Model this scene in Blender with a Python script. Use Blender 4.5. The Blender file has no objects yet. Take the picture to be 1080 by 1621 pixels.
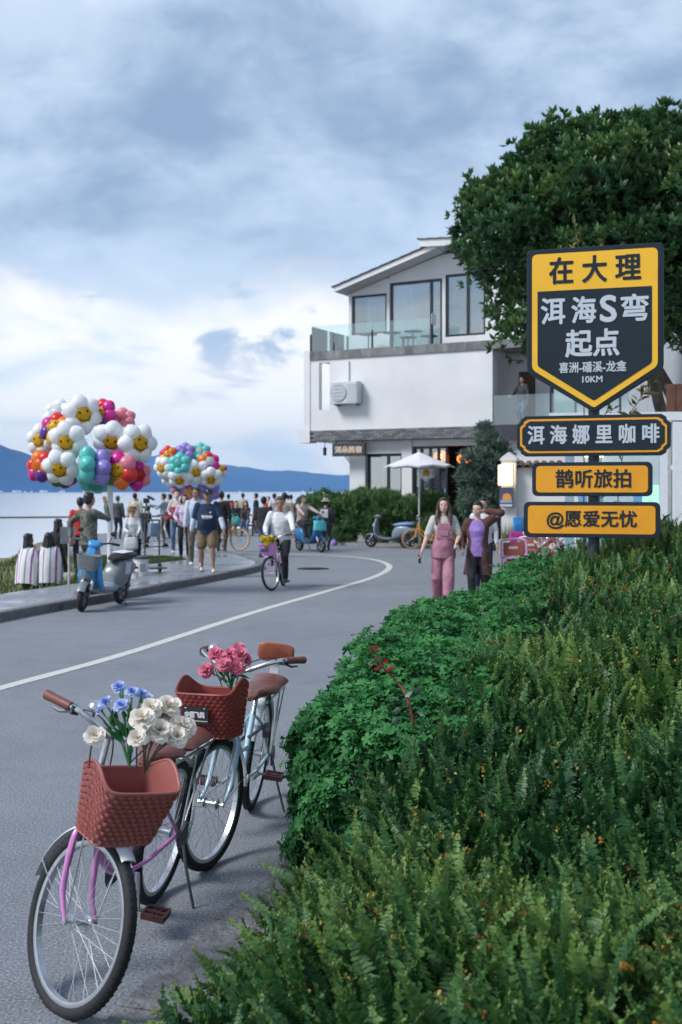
import bpy, bmesh, math, random
import numpy as np
from mathutils import Vector, Matrix, Euler, noise as mnoise

random.seed(11)
rng = np.random.default_rng(11)
SC = bpy.context.scene
C = SC.collection
R = math.radians
PI = math.pi

# ------------------------------------------------------------------ camera
cam_d = bpy.data.cameras.new('camera')
cam = bpy.data.objects.new('camera', cam_d)
C.objects.link(cam)
cam.location = (0, 0, 1.75)
cam.rotation_euler = (R(90), 0, 0)
cam_d.sensor_fit = 'HORIZONTAL'
cam_d.sensor_width = 36
cam_d.lens = 60
cam_d.shift_y = -0.0301
cam_d.clip_start = 0.05
cam_d.clip_end = 40000
cam_d.dof.use_dof = True
cam_d.dof.focus_distance = 5.6
cam_d.dof.aperture_fstop = 6.5
SC.camera = cam

# ------------------------------------------------------------------ world: overcast evening sky
SUN_EL, SUN_AZ = 46.0, -112.0          # azimuth measured from +Y towards +X
world = bpy.data.worlds.new('World')
SC.world = world
world.use_nodes = True
nt = world.node_tree
for n in list(nt.nodes):
    nt.nodes.remove(n)
def wn(t, **k):
    n = nt.nodes.new(t)
    for a, b in k.items():
        setattr(n, a, b)
    return n
def wl(a, b):
    nt.links.new(a, b)
def wmath(op, a, b=None, c=None, clamp=False):
    n = wn('ShaderNodeMath', operation=op)
    n.use_clamp = clamp
    for i, v in enumerate((a, b, c)):
        if v is None:
            continue
        if isinstance(v, (int, float)):
            n.inputs[i].default_value = v
        else:
            wl(v, n.inputs[i])
    return n.outputs[0]
def wmix(f, a, b):
    n = wn('ShaderNodeMix', data_type='RGBA')
    n.clamp_factor = True
    if isinstance(f, (int, float)):
        n.inputs['Factor'].default_value = f
    else:
        wl(f, n.inputs['Factor'])
    for k, v in (('A', a), ('B', b)):
        s = [x for x in n.inputs if x.name == k and x.type == 'RGBA'][0]
        if isinstance(v, tuple):
            s.default_value = v
        else:
            wl(v, s)
    return [x for x in n.outputs if x.type == 'RGBA'][0]
def wstep(v, lo, hi):
    n = wn('ShaderNodeMapRange', interpolation_type='SMOOTHSTEP')
    wl(v, n.inputs['Value'])
    n.inputs['From Min'].default_value = lo
    n.inputs['From Max'].default_value = hi
    return n.outputs['Result']
def wnoise(vec, scale, detail, rough, dist=0.0):
    n = wn('ShaderNodeTexNoise')
    wl(vec, n.inputs['Vector'])
    n.inputs['Scale'].default_value = scale
    n.inputs['Detail'].default_value = detail
    n.inputs['Roughness'].default_value = rough
    n.inputs['Distortion'].default_value = dist
    return n.outputs['Fac']
def wscale(vec, sx, sy, sz, ox=0, oy=0, oz=0):
    n = wn('ShaderNodeMapping')
    wl(vec, n.inputs['Vector'])
    n.inputs['Scale'].default_value = (sx, sy, sz)
    n.inputs['Location'].default_value = (ox, oy, oz)
    return n.outputs['Vector']
sky = wn('ShaderNodeTexSky', sky_type='NISHITA')
sky.sun_disc = False
sky.sun_elevation = R(SUN_EL)
sky.sun_rotation = R(SUN_AZ)
sky.altitude = 1900
sky.air_density = 1.0
sky.dust_density = 1.5
tc = wn('ShaderNodeTexCoord')
D = tc.outputs['Generated']
sep = wn('ShaderNodeSeparateXYZ')
wl(D, sep.inputs[0])
el = sep.outputs['Z']
SKYK = 10.0      # cloud radiance in the units of the sky texture (strength 0.1 below)
def cc(r, g, b):
    return (r * SKYK, g * SKYK, b * SKYK, 1)
# high overcast deck, mottled blue-grey, with a paler layer
n1 = wnoise(wscale(D, 1.0, 1.0, 1.7, 3.1, 0.4, 1.7), 3.3, 8, 0.56, 0.2)
n2 = wnoise(wscale(D, 1.0, 1.0, 1.9, 7.3, 2.2, 0.2), 9.0, 9, 0.6, 0.35)
nb = wmath('ADD', wmath('MULTIPLY', n1, 0.68), wmath('MULTIPLY', n2, 0.32))
deck = wmix(wstep(nb, 0.40, 0.60), cc(0.126, 0.176, 0.252), cc(0.27, 0.325, 0.40))
deck = wmix(wmath('MULTIPLY', wstep(nb, 0.585, 0.72), 0.75), deck, cc(0.40, 0.43, 0.465))
# bright band low over the lake with broken blue puffs
n3 = wnoise(wscale(D, 1.0, 1.0, 2.7, 0.9, 5.1, 3.3), 6.5, 8, 0.58, 0.5)
low = wmix(wstep(n3, 0.32, 0.50), cc(0.365, 0.41, 0.455), cc(0.52, 0.505, 0.48))
n4 = wnoise(wscale(D, 1.0, 1.0, 2.6, 4.4, 8.1, 6.3), 9.0, 8, 0.58, 0.5)
puff = wmath('MULTIPLY', wstep(n4, 0.535, 0.64), wstep(el, 0.05, 0.14))
low = wmix(wmath('MULTIPLY', puff, 0.85), low, cc(0.165, 0.225, 0.32))
edge = wmath('ADD', el, wmath('MULTIPLY', wmath('SUBTRACT', nb, 0.5), 0.30))
mixed = wmix(wstep(edge, 0.155, 0.215), low, deck)
final = wmix(0.93, sky.outputs['Color'], mixed)
bg = wn('ShaderNodeBackground')
wl(final, bg.inputs['Color'])
bg.inputs['Strength'].default_value = 0.1
wo = wn('ShaderNodeOutputWorld')
wl(bg.outputs[0], wo.inputs['Surface'])

# ------------------------------------------------------------------ sun behind the clouds
sun_d = bpy.data.lights.new('sun', 'SUN')
sun = bpy.data.objects.new('sun', sun_d)
C.objects.link(sun)
sun_d.energy = 1.5
sun_d.angle = R(20)
sun_d.color = (1.0, 0.975, 0.945)
az, e_ = R(SUN_AZ), R(SUN_EL)
to_sun = Vector((math.sin(az) * math.cos(e_), math.cos(az) * math.cos(e_), math.sin(e_)))
sun.rotation_euler = to_sun.to_track_quat('Z', 'Y').to_euler()

SC.view_settings.view_transform = 'Standard'
SC.view_settings.look = 'None'
SC.view_settings.gamma = 1
SC.view_settings.use_curve_mapping = False
SC.view_settings.exposure = 1.30
SC.cycles.use_denoising = True
SC.cycles.max_bounces = 6
SC.cycles.diffuse_bounces = 3
SC.cycles.glossy_bounces = 3
SC.cycles.transmission_bounces = 4
SC.cycles.transparent_max_bounces = 8
SC.cycles.volume_bounces = 0
SC.cycles.caustics_reflective = False
SC.cycles.caustics_refractive = False

HAZE_D = 6e-5
# ------------------------------------------------------------------ materials
_mats = {}
def mat(key, col=(.5, .5, .5), rough=.6, metal=0.0, var=.12, scale=18.0, bump=0.0, bscale=None, spec=.5,
        coat=0.0, emit=None, estr=0.0, alpha=1.0, trans=0.0, sheen=0.0):
    if key in _mats:
        return _mats[key]
    m = bpy.data.materials.new(key)
    m.use_nodes = True
    t = m.node_tree
    b = t.nodes['Principled BSDF']
    b.inputs['Roughness'].default_value = rough
    b.inputs['Metallic'].default_value = metal
    b.inputs['Specular IOR Level'].default_value = spec
    b.inputs['Coat Weight'].default_value = coat
    b.inputs['Transmission Weight'].default_value = trans
    b.inputs['Sheen Weight'].default_value = sheen
    b.inputs['Alpha'].default_value = alpha
    b.inputs['Base Color'].default_value = (*col, 1)
    if emit:
        b.inputs['Emission Color'].default_value = (*emit, 1)
        b.inputs['Emission Strength'].default_value = estr
    if var > 0 or bump > 0:
        tcn = t.nodes.new('ShaderNodeTexCoord')
        no = t.nodes.new('ShaderNodeTexNoise')
        no.inputs['Scale'].default_value = scale
        no.inputs['Detail'].default_value = 5
        t.links.new(tcn.outputs['Object'], no.inputs['Vector'])
        if var > 0:
            mr = t.nodes.new('ShaderNodeMapRange')
            mr.inputs['From Min'].default_value = .3
            mr.inputs['From Max'].default_value = .7
            mr.inputs['To Min'].default_value = 1 - var
            mr.inputs['To Max'].default_value = 1 + var
            t.links.new(no.outputs['Fac'], mr.inputs['Value'])
            hs = t.nodes.new('ShaderNodeHueSaturation')
            hs.inputs['Color'].default_value = (*col, 1)
            t.links.new(mr.outputs['Result'], hs.inputs['Value'])
            t.links.new(hs.outputs['Color'], b.inputs['Base Color'])
        if bump > 0:
            nb_ = t.nodes.new('ShaderNodeTexNoise')
            nb_.inputs['Scale'].default_value = bscale or scale * 3
            nb_.inputs['Detail'].default_value = 6
            t.links.new(tcn.outputs['Object'], nb_.inputs['Vector'])
            bp = t.nodes.new('ShaderNodeBump')
            bp.inputs['Strength'].default_value = bump
            bp.inputs['Distance'].default_value = .01 if bump < .6 else .05
            t.links.new(nb_.outputs['Fac'], bp.inputs['Height'])
            t.links.new(bp.outputs['Normal'], b.inputs['Normal'])
    _mats[key] = m
    return m

def ramp_mat(key, cols, scale, rough=.7, bump=.2, bscale=60, detail=8, coords='Object', rough2=None, metal=0, dist=.01, stretch=(1, 1, 1)):
    """noise -> colour ramp material with a fine bump; rough2: second roughness driven by a broad noise"""
    if key in _mats:
        return _mats[key]
    m = bpy.data.materials.new(key)
    m.use_nodes = True
    t = m.node_tree
    b = t.nodes['Principled BSDF']
    tcn = t.nodes.new('ShaderNodeTexCoord')
    mp = t.nodes.new('ShaderNodeMapping')
    mp.inputs['Scale'].default_value = stretch
    t.links.new(tcn.outputs[coords], mp.inputs['Vector'])
    no = t.nodes.new('ShaderNodeTexNoise')
    no.inputs['Scale'].default_value = scale
    no.inputs['Detail'].default_value = detail
    no.inputs['Roughness'].default_value = .62
    t.links.new(mp.outputs['Vector'], no.inputs['Vector'])
    cr = t.nodes.new('ShaderNodeValToRGB')
    el_ = cr.color_ramp.elements
    while len(el_) < len(cols):
        el_.new(.5)
    for e, (p, c) in zip(el_, cols):
        e.position = p
        e.color = (*c, 1)
    t.links.new(no.outputs['Fac'], cr.inputs['Fac'])
    t.links.new(cr.outputs['Color'], b.inputs['Base Color'])
    b.inputs['Roughness'].default_value = rough
    b.inputs['Metallic'].default_value = metal
    if rough2 is not None:
        n2_ = t.nodes.new('ShaderNodeTexNoise')
        n2_.inputs['Scale'].default_value = .9
        n2_.inputs['Detail'].default_value = 4
        t.links.new(tcn.outputs[coords], n2_.inputs['Vector'])
        mr = t.nodes.new('ShaderNodeMapRange')
        mr.inputs['From Min'].default_value = .38
        mr.inputs['From Max'].default_value = .6
        mr.inputs['To Min'].default_value = rough
        mr.inputs['To Max'].default_value = rough2
        t.links.new(n2_.outputs['Fac'], mr.inputs['Value'])
        t.links.new(mr.outputs['Result'], b.inputs['Roughness'])
    if bump:
        nb_ = t.nodes.new('ShaderNodeTexNoise')
        nb_.inputs['Scale'].default_value = bscale
        nb_.inputs['Detail'].default_value = 4
        t.links.new(mp.outputs['Vector'], nb_.inputs['Vector'])
        bp = t.nodes.new('ShaderNodeBump')
        bp.inputs['Strength'].default_value = bump
        bp.inputs['Distance'].default_value = dist
        t.links.new(nb_.outputs['Fac'], bp.inputs['Height'])
        t.links.new(bp.outputs['Normal'], b.inputs['Normal'])
    _mats[key] = m
    return m

def leaf_mat(key, dark, mid, light, rough=.45, translucent=.25, spec=.4):
    """leaf colour from the per-leaf 'tone' attribute"""
    if key in _mats:
        return _mats[key]
    m = bpy.data.materials.new(key)
    m.use_nodes = True
    t = m.node_tree
    b = t.nodes['Principled BSDF']
    b.inputs['Roughness'].default_value = rough
    b.inputs['Specular IOR Level'].default_value = spec
    at = t.nodes.new('ShaderNodeAttribute')
    at.attribute_name = 'tone'
    cr = t.nodes.new('ShaderNodeValToRGB')
    el_ = cr.color_ramp.elements
    el_.new(.5)
    for e, (p, c) in zip(el_, ((0.0, dark), (.5, mid), (1.0, light))):
        e.position = p
        e.color = (*c, 1)
    t.links.new(at.outputs['Fac'], cr.inputs['Fac'])
    t.links.new(cr.outputs['Color'], b.inputs['Base Color'])
    tr = t.nodes.new('ShaderNodeBsdfTranslucent')
    t.links.new(cr.outputs['Color'], tr.inputs['Color'])
    mx = t.nodes.new('ShaderNodeMixShader')
    mx.inputs[0].default_value = translucent
    t.links.new(b.outputs[0], mx.inputs[1])
    t.links.new(tr.outputs[0], mx.inputs[2])
    t.links.new(mx.outputs[0], t.nodes['Material Output'].inputs['Surface'])
    _mats[key] = m
    return m

def glass_mat(key, tint=(.85, .93, .95), base=.06, rough=.02):
    """thin pane: tinted, see-through, mirror-like at a slant"""
    if key in _mats:
        return _mats[key]
    m = bpy.data.materials.new(key)
    m.use_nodes = True
    t = m.node_tree
    t.nodes.remove(t.nodes['Principled BSDF'])
    tr = t.nodes.new('ShaderNodeBsdfTransparent')
    tr.inputs['Color'].default_value = (*tint, 1)
    gl = t.nodes.new('ShaderNodeBsdfGlossy')
    gl.inputs['Roughness'].default_value = rough
    gl.inputs['Color'].default_value = (.9, .95, 1, 1)
    fr = t.nodes.new('ShaderNodeFresnel')
    fr.inputs['IOR'].default_value = 1.55
    ad = t.nodes.new('ShaderNodeMath')
    ad.operation = 'ADD'
    ad.use_clamp = True
    ad.inputs[1].default_value = base
    t.links.new(fr.outputs[0], ad.inputs[0])
    mx = t.nodes.new('ShaderNodeMixShader')
    t.links.new(ad.outputs[0], mx.inputs[0])
    t.links.new(tr.outputs[0], mx.inputs[1])
    t.links.new(gl.outputs[0], mx.inputs[2])
    t.links.new(mx.outputs[0], t.nodes['Material Output'].inputs['Surface'])
    _mats[key] = m
    return m

# ------------------------------------------------------------------ mesh helpers
class MB:
    def __init__(s, M=None):
        s.v, s.f = [], []
        s.M = M
    def add(s, vs, fs):
        o = len(s.v)
        if s.M is not None:
            vs = [s.M @ Vector(p) for p in vs]
        s.v.extend([tuple(p) for p in vs])
        s.f.extend([tuple(i + o for i in f) for f in fs])
        return s
    def box(s, c, d, rot=None):
        x, y, z = d[0] / 2, d[1] / 2, d[2] / 2
        vs = [Vector((a * x, b * y, e * z)) for e in (-1, 1) for a, b in ((-1, -1), (1, -1), (1, 1), (-1, 1))]
        if rot is not None:
            vs = [rot @ p for p in vs]
        vs = [p + Vector(c) for p in vs]
        return s.add(vs, [(0, 3, 2, 1), (4, 5, 6, 7), (0, 1, 5, 4), (1, 2, 6, 5), (2, 3, 7, 6), (3, 0, 4, 7)])
    def span(s, a, b):
        a, b = Vector(a), Vector(b)
        return s.box((a + b) / 2, [abs(t) for t in (b - a)])
    def tube(s, pts, r, n=8, closed=False, caps=True, flat=1.0):
        pts = [Vector(p) for p in pts]
        k = len(pts)
        rs = [r] * k if isinstance(r, (int, float)) else list(r)
        vs, fs = [], []
        up = None
        for i, p in enumerate(pts):
            if closed:
                t = pts[(i + 1) % k] - pts[i - 1]
            else:
                t = pts[min(i + 1, k - 1)] - pts[max(i - 1, 0)]
            t.normalize()
            if up is None:
                up = Vector((0, 0, 1)) if abs(t.z) < .9 else Vector((1, 0, 0))
                up = (up - t * up.dot(t)).normalized()
            else:
                up = (up - t * up.dot(t))
                if up.length < 1e-5:
                    up = Vector((1, 0, 0)) - t * t.x
                up.normalize()
            sd = t.cross(up)
            for j in range(n):
                a = 2 * PI * j / n
                vs.append(p + (up * math.sin(a) * flat + sd * math.cos(a)) * rs[i])
        for i in range(k if closed else k - 1):
            i2 = (i + 1) % k
            for j in range(n):
                j2 = (j + 1) % n
                fs.append((i * n + j, i * n + j2, i2 * n + j2, i2 * n + j))
        if caps and not closed:
            fs.append(tuple(range(n))[::-1])
            fs.append(tuple((k - 1) * n + j for j in range(n)))
        return s.add(vs, fs)
    def ell(s, c, r, nu=12, nv=8, rot=None):
        if isinstance(r, (int, float)):
            r = (r, r, r)
        vs = [Vector((0, 0, -r[2]))]
        for i in range(1, nv):
            ph = -PI / 2 + PI * i / nv
            for j in range(nu):
                a = 2 * PI * j / nu
                vs.append(Vector((r[0] * math.cos(ph) * math.cos(a), r[1] * math.cos(ph) * math.sin(a), r[2] * math.sin(ph))))
        vs.append(Vector((0, 0, r[2])))
        if rot is not None:
            vs = [rot @ p for p in vs]
        vs = [p + Vector(c) for p in vs]
        fs = [(0, 1 + (j + 1) % nu, 1 + j) for j in range(nu)]
        for i in range(nv - 2):
            for j in range(nu):
                a = 1 + i * nu + j
                b = 1 + i * nu + (j + 1) % nu
                fs.append((a, b, b + nu, a + nu))
        t = len(vs) - 1
        o = 1 + (nv - 2) * nu
        fs += [(t, o + j, o + (j + 1) % nu) for j in range(nu)]
        return s.add(vs, fs)
    def rings(s, rs, caps=True, closed=False):
        """rs: list of rings (equal point counts)"""
        n = len(rs[0])
        vs = [p for r_ in rs for p in r_]
        fs = []
        k = len(rs)
        for i in range(k if closed else k - 1):
            i2 = (i + 1) % k
            for j in range(n):
                j2 = (j + 1) % n
                fs.append((i * n + j, i * n + j2, i2 * n + j2, i2 * n + j))
        if caps and not closed:
            fs.append(tuple(range(n))[::-1])
            fs.append(tuple((k - 1) * n + j for j in range(n)))
        return s.add(vs, fs)
    def lathe(s, prof, n=16, M=None, caps=True):
        rs = []
        for r_, z in prof:
            ring = [Vector((r_ * math.cos(2 * PI * j / n), r_ * math.sin(2 * PI * j / n), z)) for j in range(n)]
            rs.append([M @ p for p in ring] if M is not None else ring)
        return s.rings(rs, caps)
    def prism(s, poly, a, b, M=None):
        """2D polygon extruded from z=a to z=b"""
        n = len(poly)
        lo = [Vector((x, y, a)) for x, y in poly]
        hi = [Vector((x, y, b)) for x, y in poly]
        if M is not None:
            lo = [M @ p for p in lo]
            hi = [M @ p for p in hi]
        fs = [tuple(range(n))[::-1], tuple(range(n, 2 * n))]
        fs += [(j, (j + 1) % n, n + (j + 1) % n, n + j) for j in range(n)]
        return s.add(lo + hi, fs)
    def grid(s, fn, nu, nv):
        vs = [fn(i / nu, j / nv) for j in range(nv + 1) for i in range(nu + 1)]
        w = nu + 1
        return s.add(vs, [(j * w + i, j * w + i + 1, (j + 1) * w + i + 1, (j + 1) * w + i) for j in range(nv) for i in range(nu)])
    def mesh(s, name, m=None, smooth=True, angle=40, fix=True, bevel=0):
        me = bpy.data.meshes.new(name)
        me.from_pydata(s.v, [], s.f)
        if fix or bevel:
            bm = bmesh.new()
            bm.from_mesh(me)
            if fix:
                bmesh.ops.recalc_face_normals(bm, faces=bm.faces)
            if bevel:
                es = [e for e in bm.edges if e.is_manifold and e.calc_face_angle(0) > .6]
                bmesh.ops.bevel(bm, geom=es, offset=bevel, segments=2, affect='EDGES', profile=.6, clamp_overlap=True)
            bm.to_mesh(me)
            bm.free()
        if m:
            me.materials.append(m)
        if smooth:
            me.shade_smooth()
            me.set_sharp_from_angle(angle=R(angle))
        me.update()
        return me
    def build(s, name, m, parent=None, **k):
        return link(name, s.mesh(name, m, **k), parent)

def link(name, me, parent=None, loc=None, rot=None):
    o = bpy.data.objects.new(name, me)
    C.objects.link(o)
    if parent is not None:
        o.parent = parent
    if loc is not None:
        o.location = loc
    if rot is not None:
        o.rotation_euler = rot
    return o
def thing(name, label, cat, loc=(0, 0, 0), rot=(0, 0, 0), group=None):
    o = bpy.data.objects.new(name, None)
    C.objects.link(o)
    o.empty_display_size = .1
    o.location = loc
    o.rotation_euler = rot if not isinstance(rot, (int, float)) else (0, 0, rot)
    return tag(o, label, cat, group)
def tag(o, label, cat, group=None):
    o['label'] = label
    o['category'] = cat
    if group:
        o['group'] = group
    return o
def structure(o):
    o['kind'] = 'structure'
    return o
def stuff(o, label=None):
    o['kind'] = 'stuff'
    if label:
        o['label'] = label
    return o
def smoothstep(a, b, x):
    t = np.clip((x - a) / (b - a), 0, 1)
    return t * t * (3 - 2 * t)
def catmull(pts, n=6, closed=False):
    P = [Vector(p) for p in pts]
    out = []
    k = len(P)
    rng_ = range(k) if closed else range(k - 1)
    for i in rng_:
        p0 = P[i - 1] if (closed or i > 0) else P[0] * 2 - P[1]
        p1, p2 = P[i], P[(i + 1) % k]
        p3 = P[(i + 2) % k] if (closed or i + 2 < k) else P[-1] * 2 - P[-2]
        for j in range(n):
            t = j / n
            out.append(.5 * ((2 * p1) + (p2 - p0) * t + (2 * p0 - 5 * p1 + 4 * p2 - p3) * t * t + (3 * p1 - p0 - 3 * p2 + p3) * t ** 3))
    if not closed:
        out.append(P[-1])
    return out

def np_mesh(name, verts, faces, m, tone=None):
    """verts (n,3), faces (k,4|3) numpy -> mesh with optional 'tone' point attribute"""
    me = bpy.data.meshes.new(name)
    k, w = faces.shape
    me.vertices.add(len(verts))
    me.vertices.foreach_set('co', np.ascontiguousarray(verts, dtype=np.float32).ravel())
    me.loops.add(k * w)
    me.loops.foreach_set('vertex_index', np.ascontiguousarray(faces, dtype=np.int32).ravel())
    me.polygons.add(k)
    me.polygons.foreach_set('loop_start', np.arange(0, k * w, w, dtype=np.int32))
    me.update(calc_edges=True)
    if tone is not None:
        a = me.attributes.new('tone', 'FLOAT', 'POINT')
        a.data.foreach_set('value', np.ascontiguousarray(tone, dtype=np.float32))
    me.materials.append(m)
    me.shade_smooth()
    return me
def frames(dirs, roll=None, local=2):
    """rotation matrices (n,3,3) taking local Z (or Y) to dirs, random roll"""
    d = dirs / np.linalg.norm(dirs, axis=1, keepdims=True)
    n = len(d)
    a = rng.normal(size=(n, 3)) if roll is None else roll
    x = np.cross(a, d)
    x /= np.linalg.norm(x, axis=1, keepdims=True) + 1e-9
    y = np.cross(d, x)
    return np.stack([x, y, d], axis=2)
def scatter(bv, bf, bt, pos, rot, scl, tone):
    """merge copies of a base mesh: bv (m,3) bf (k,w) bt (m,) tone offset"""
    n, m_ = len(pos), len(bv)
    V = np.einsum('nij,mj->nmi', rot, bv) * scl[:, None, None] + pos[:, None, :]
    F = bf[None] + (np.arange(n) * m_)[:, None, None]
    T = np.clip(tone[:, None] + bt[None], 0, 1)
    return V.reshape(-1, 3), F.reshape(-1, bf.shape[1]), T.ravel()

def text_mesh(body, m, w, h, bold=0.0, step=.0004):
    """flat lettering in the XZ plane facing -Y, centred, fitted to w x h"""
    c = bpy.data.curves.new('lettering', 'FONT')
    c.body = body
    c.resolution_u = 4
    o = bpy.data.objects.new('lettering', c)
    C.objects.link(o)
    bpy.context.view_layer.update()
    me = bpy.data.meshes.new_from_object(o.evaluated_get(bpy.context.evaluated_depsgraph_get()))
    bpy.data.objects.remove(o)
    v = np.array([p.co[:] for p in me.vertices])
    f = [tuple(p.vertices) for p in me.polygons]
    bpy.data.meshes.remove(me)
    lo, hi = v.min(0), v.max(0)
    x = (v[:, 0] - (lo[0] + hi[0]) / 2) * (w - 2 * bold) / (hi[0] - lo[0])
    z = (v[:, 1] - (lo[1] + hi[1]) / 2) * (h - 2 * bold) / (hi[1] - lo[1])
    mb = MB()
    ks = 8 if bold else 1
    for k in range(ks):
        a = 2 * PI * k / 8
        ox, oz = bold * math.cos(a), bold * math.sin(a)
        mb.add([(p + ox, -k * step, q + oz) for p, q in zip(x, z)], f)
    return mb.mesh('lettering', m, smooth=False, fix=False)
# ================================================================== THE SETTING
def poly_sheet(name, pts, z, m):
    me = bpy.data.meshes.new(name)
    bm = bmesh.new()
    vs = [bm.verts.new((x, y, z)) for x, y in pts]
    f = bm.faces.new(vs)
    if f.normal.z < 0:
        f.normal_flip()
    bmesh.ops.triangulate(bm, faces=[f])
    bm.normal_update()
    for f in bm.faces:
        if f.normal.z < 0:
            f.normal_flip()
    bm.to_mesh(me)
    bm.free()
    me.materials.append(m)
    return structure(link(name, me))

asphalt = ramp_mat('asphalt', [(.34, (.055, .062, .075)), (.46, (.165, .18, .208)), (.56, (.205, .22, .247)), (.66, (.42, .43, .46))], 90, rough=.72, rough2=.85, bump=.55, bscale=320, dist=.006)
def add_broad(m, scale, lo, hi, node_in='Base Color'):
    """multiply a base colour by a broad noise: worn and patched areas"""
    t = m.node_tree
    b = t.nodes['Principled BSDF']
    src = b.inputs['Base Color'].links[0].from_socket
    tcn = t.nodes.new('ShaderNodeTexCoord')
    no = t.nodes.new('ShaderNodeTexNoise')
    no.inputs['Scale'].default_value = scale
    no.inputs['Detail'].default_value = 5
    t.links.new(tcn.outputs['Object'], no.inputs['Vector'])
    mr = t.nodes.new('ShaderNodeMapRange')
    mr.inputs['From Min'].default_value = .35
    mr.inputs['From Max'].default_value = .65
    mr.inputs['To Min'].default_value = lo
    mr.inputs['To Max'].default_value = hi
    t.links.new(no.outputs['Fac'], mr.inputs['Value'])
    hs = t.nodes.new('ShaderNodeHueSaturation')
    t.links.new(mr.outputs['Result'], hs.inputs['Value'])
    t.links.new(src, hs.inputs['Color'])
    t.links.new(hs.outputs['Color'], b.inputs['Base Color'])
add_broad(asphalt, .40, .92, 1.06)
add_broad(asphalt, 3.1, .94, 1.05)

# land: one height field, falling away to the lake along the shore
SHORE = [(-5.2, -20), (-5.9, 8), (-6.0, 14), (-5.62, 18.3), (-4.9, 20.2), (-5.0, 22.0), (-5.4, 25.5), (-6.6, 29.0), (-8.6, 33), (-10.4, 40), (-10.5, 47),
         (-8.0, 53), (-2, 56), (8, 59), (30, 62), (90, 66)]
SH = [Vector((x, y, 0)) for x, y in SHORE]
def poly_dist(x, y, P):
    """signed distance to a polyline; positive to its right-hand side (walking along it)"""
    best, sg = None, 1
    for a, b in zip(P[:-1], P[1:]):
        ax, ay, bx, by = a[0], a[1], b[0], b[1]
        dx, dy = bx - ax, by - ay
        L = dx * dx + dy * dy
        t = np.clip(((x - ax) * dx + (y - ay) * dy) / L, 0, 1)
        ex, ey = x - ax - t * dx, y - ay - t * dy
        d = np.hypot(ex, ey)
        s = np.where(dy * (x - ax) - dx * (y - ay) >= 0, 1.0, -1.0)
        if best is None:
            best, sg = d, s
        else:
            sel = d < best - 1e-6
            best = np.where(sel, d, best)
            sg = np.where(sel, s, sg)
    return best * sg
def land_z(x, y):
    d = poly_dist(x, y, SHORE)        # positive inland
    out = np.maximum(-d, 0)
    near = -.03 - .72 * smoothstep(.1, 1.7, out) - .13 * np.clip(out - 1.7, 0, 60)
    return near + .05 * np.sin(x * 2.1 + y * .7) * smoothstep(.3, 1.5, out)
xs = np.concatenate([np.arange(-40, -14, 1.3), np.arange(-14, -3, .28), np.arange(-3, 90, 3.0)])
ys = np.concatenate([np.arange(-20, 12, 2.0), np.arange(12, 60, .5), np.arange(60, 92, 2.0)])
gx, gy = np.meshgrid(xs, ys)
gz = land_z(gx, gy)
nx, ny = len(xs), len(ys)
idx = np.arange(nx * ny).reshape(ny, nx)
gf = np.stack([idx[:-1, :-1], idx[:-1, 1:], idx[1:, 1:], idx[1:, :-1]], -1).reshape(-1, 4)
earth = ramp_mat('bank_earth', [(.3, (.07, .075, .03)), (.5, (.17, .15, .09)), (.62, (.10, .12, .04)), (.75, (.30, .27, .20))], 2.2, rough=.95, bump=.6, bscale=9, dist=.05)
structure(link('ground', np_mesh('ground', np.stack([gx, gy, gz], -1).reshape(-1, 3), gf, earth)))

# road: covers all the level ground; promenade slab stands on it
poly_sheet('road', [(-4.9, -18), (-5.3, 8), (-5.4, 14), (-5.0, 18), (-4.4, 20.2), (-4.4, 22), (-4.8, 25.5), (-6, 29), (-8, 33), (-9.8, 40), (-9.8, 47), (-7.4, 52), (-1.5, 55), (8, 58), (30, 61), (60, 62), (60, -18)], 0.0, asphalt)

LINE = catmull([(-4.9, 4.0, .004), (-4.15, 6.6, .004), (-3.03, 10.1, .004), (-2.31, 12.3, .004), (-1.27, 16.4, .004), (-.02, 20.7, .004), (.62, 23.0, .004), (1.02, 25.2, .004), (1.12, 27.2, .004), (.82, 29.2, .004), (.1, 30.6, .004), (-1.2, 31.6, .004), (-3.2, 32.6, .004), (-6, 34.2, .004)], 8)
def ribbon(name, pts, w, m, wob=0.0):
    vs, fs = [], []
    for i, p in enumerate(pts):
        t = (pts[min(i + 1, len(pts) - 1)] - pts[max(i - 1, 0)]).normalized()
        n = Vector((-t.y, t.x, 0))
        e1, e2 = random.uniform(-wob, wob), random.uniform(-wob, wob)
        vs += [p + n * (w / 2 + e1), p - n * (w / 2 + e2)]
        if i:
            fs.append((2 * i - 2, 2 * i - 1, 2 * i + 1, 2 * i))
    return MB().add(vs, fs).build(name, m, smooth=False)
line_paint = ramp_mat('worn_road_paint', [(.30, (.26, .26, .26)), (.42, (.50, .50, .47)), (.7, (.60, .60, .57))], 26, rough=.7, bump=.3, bscale=250, detail=10)
structure(ribbon('road_line', LINE, .14, line_paint, .004))

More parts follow.
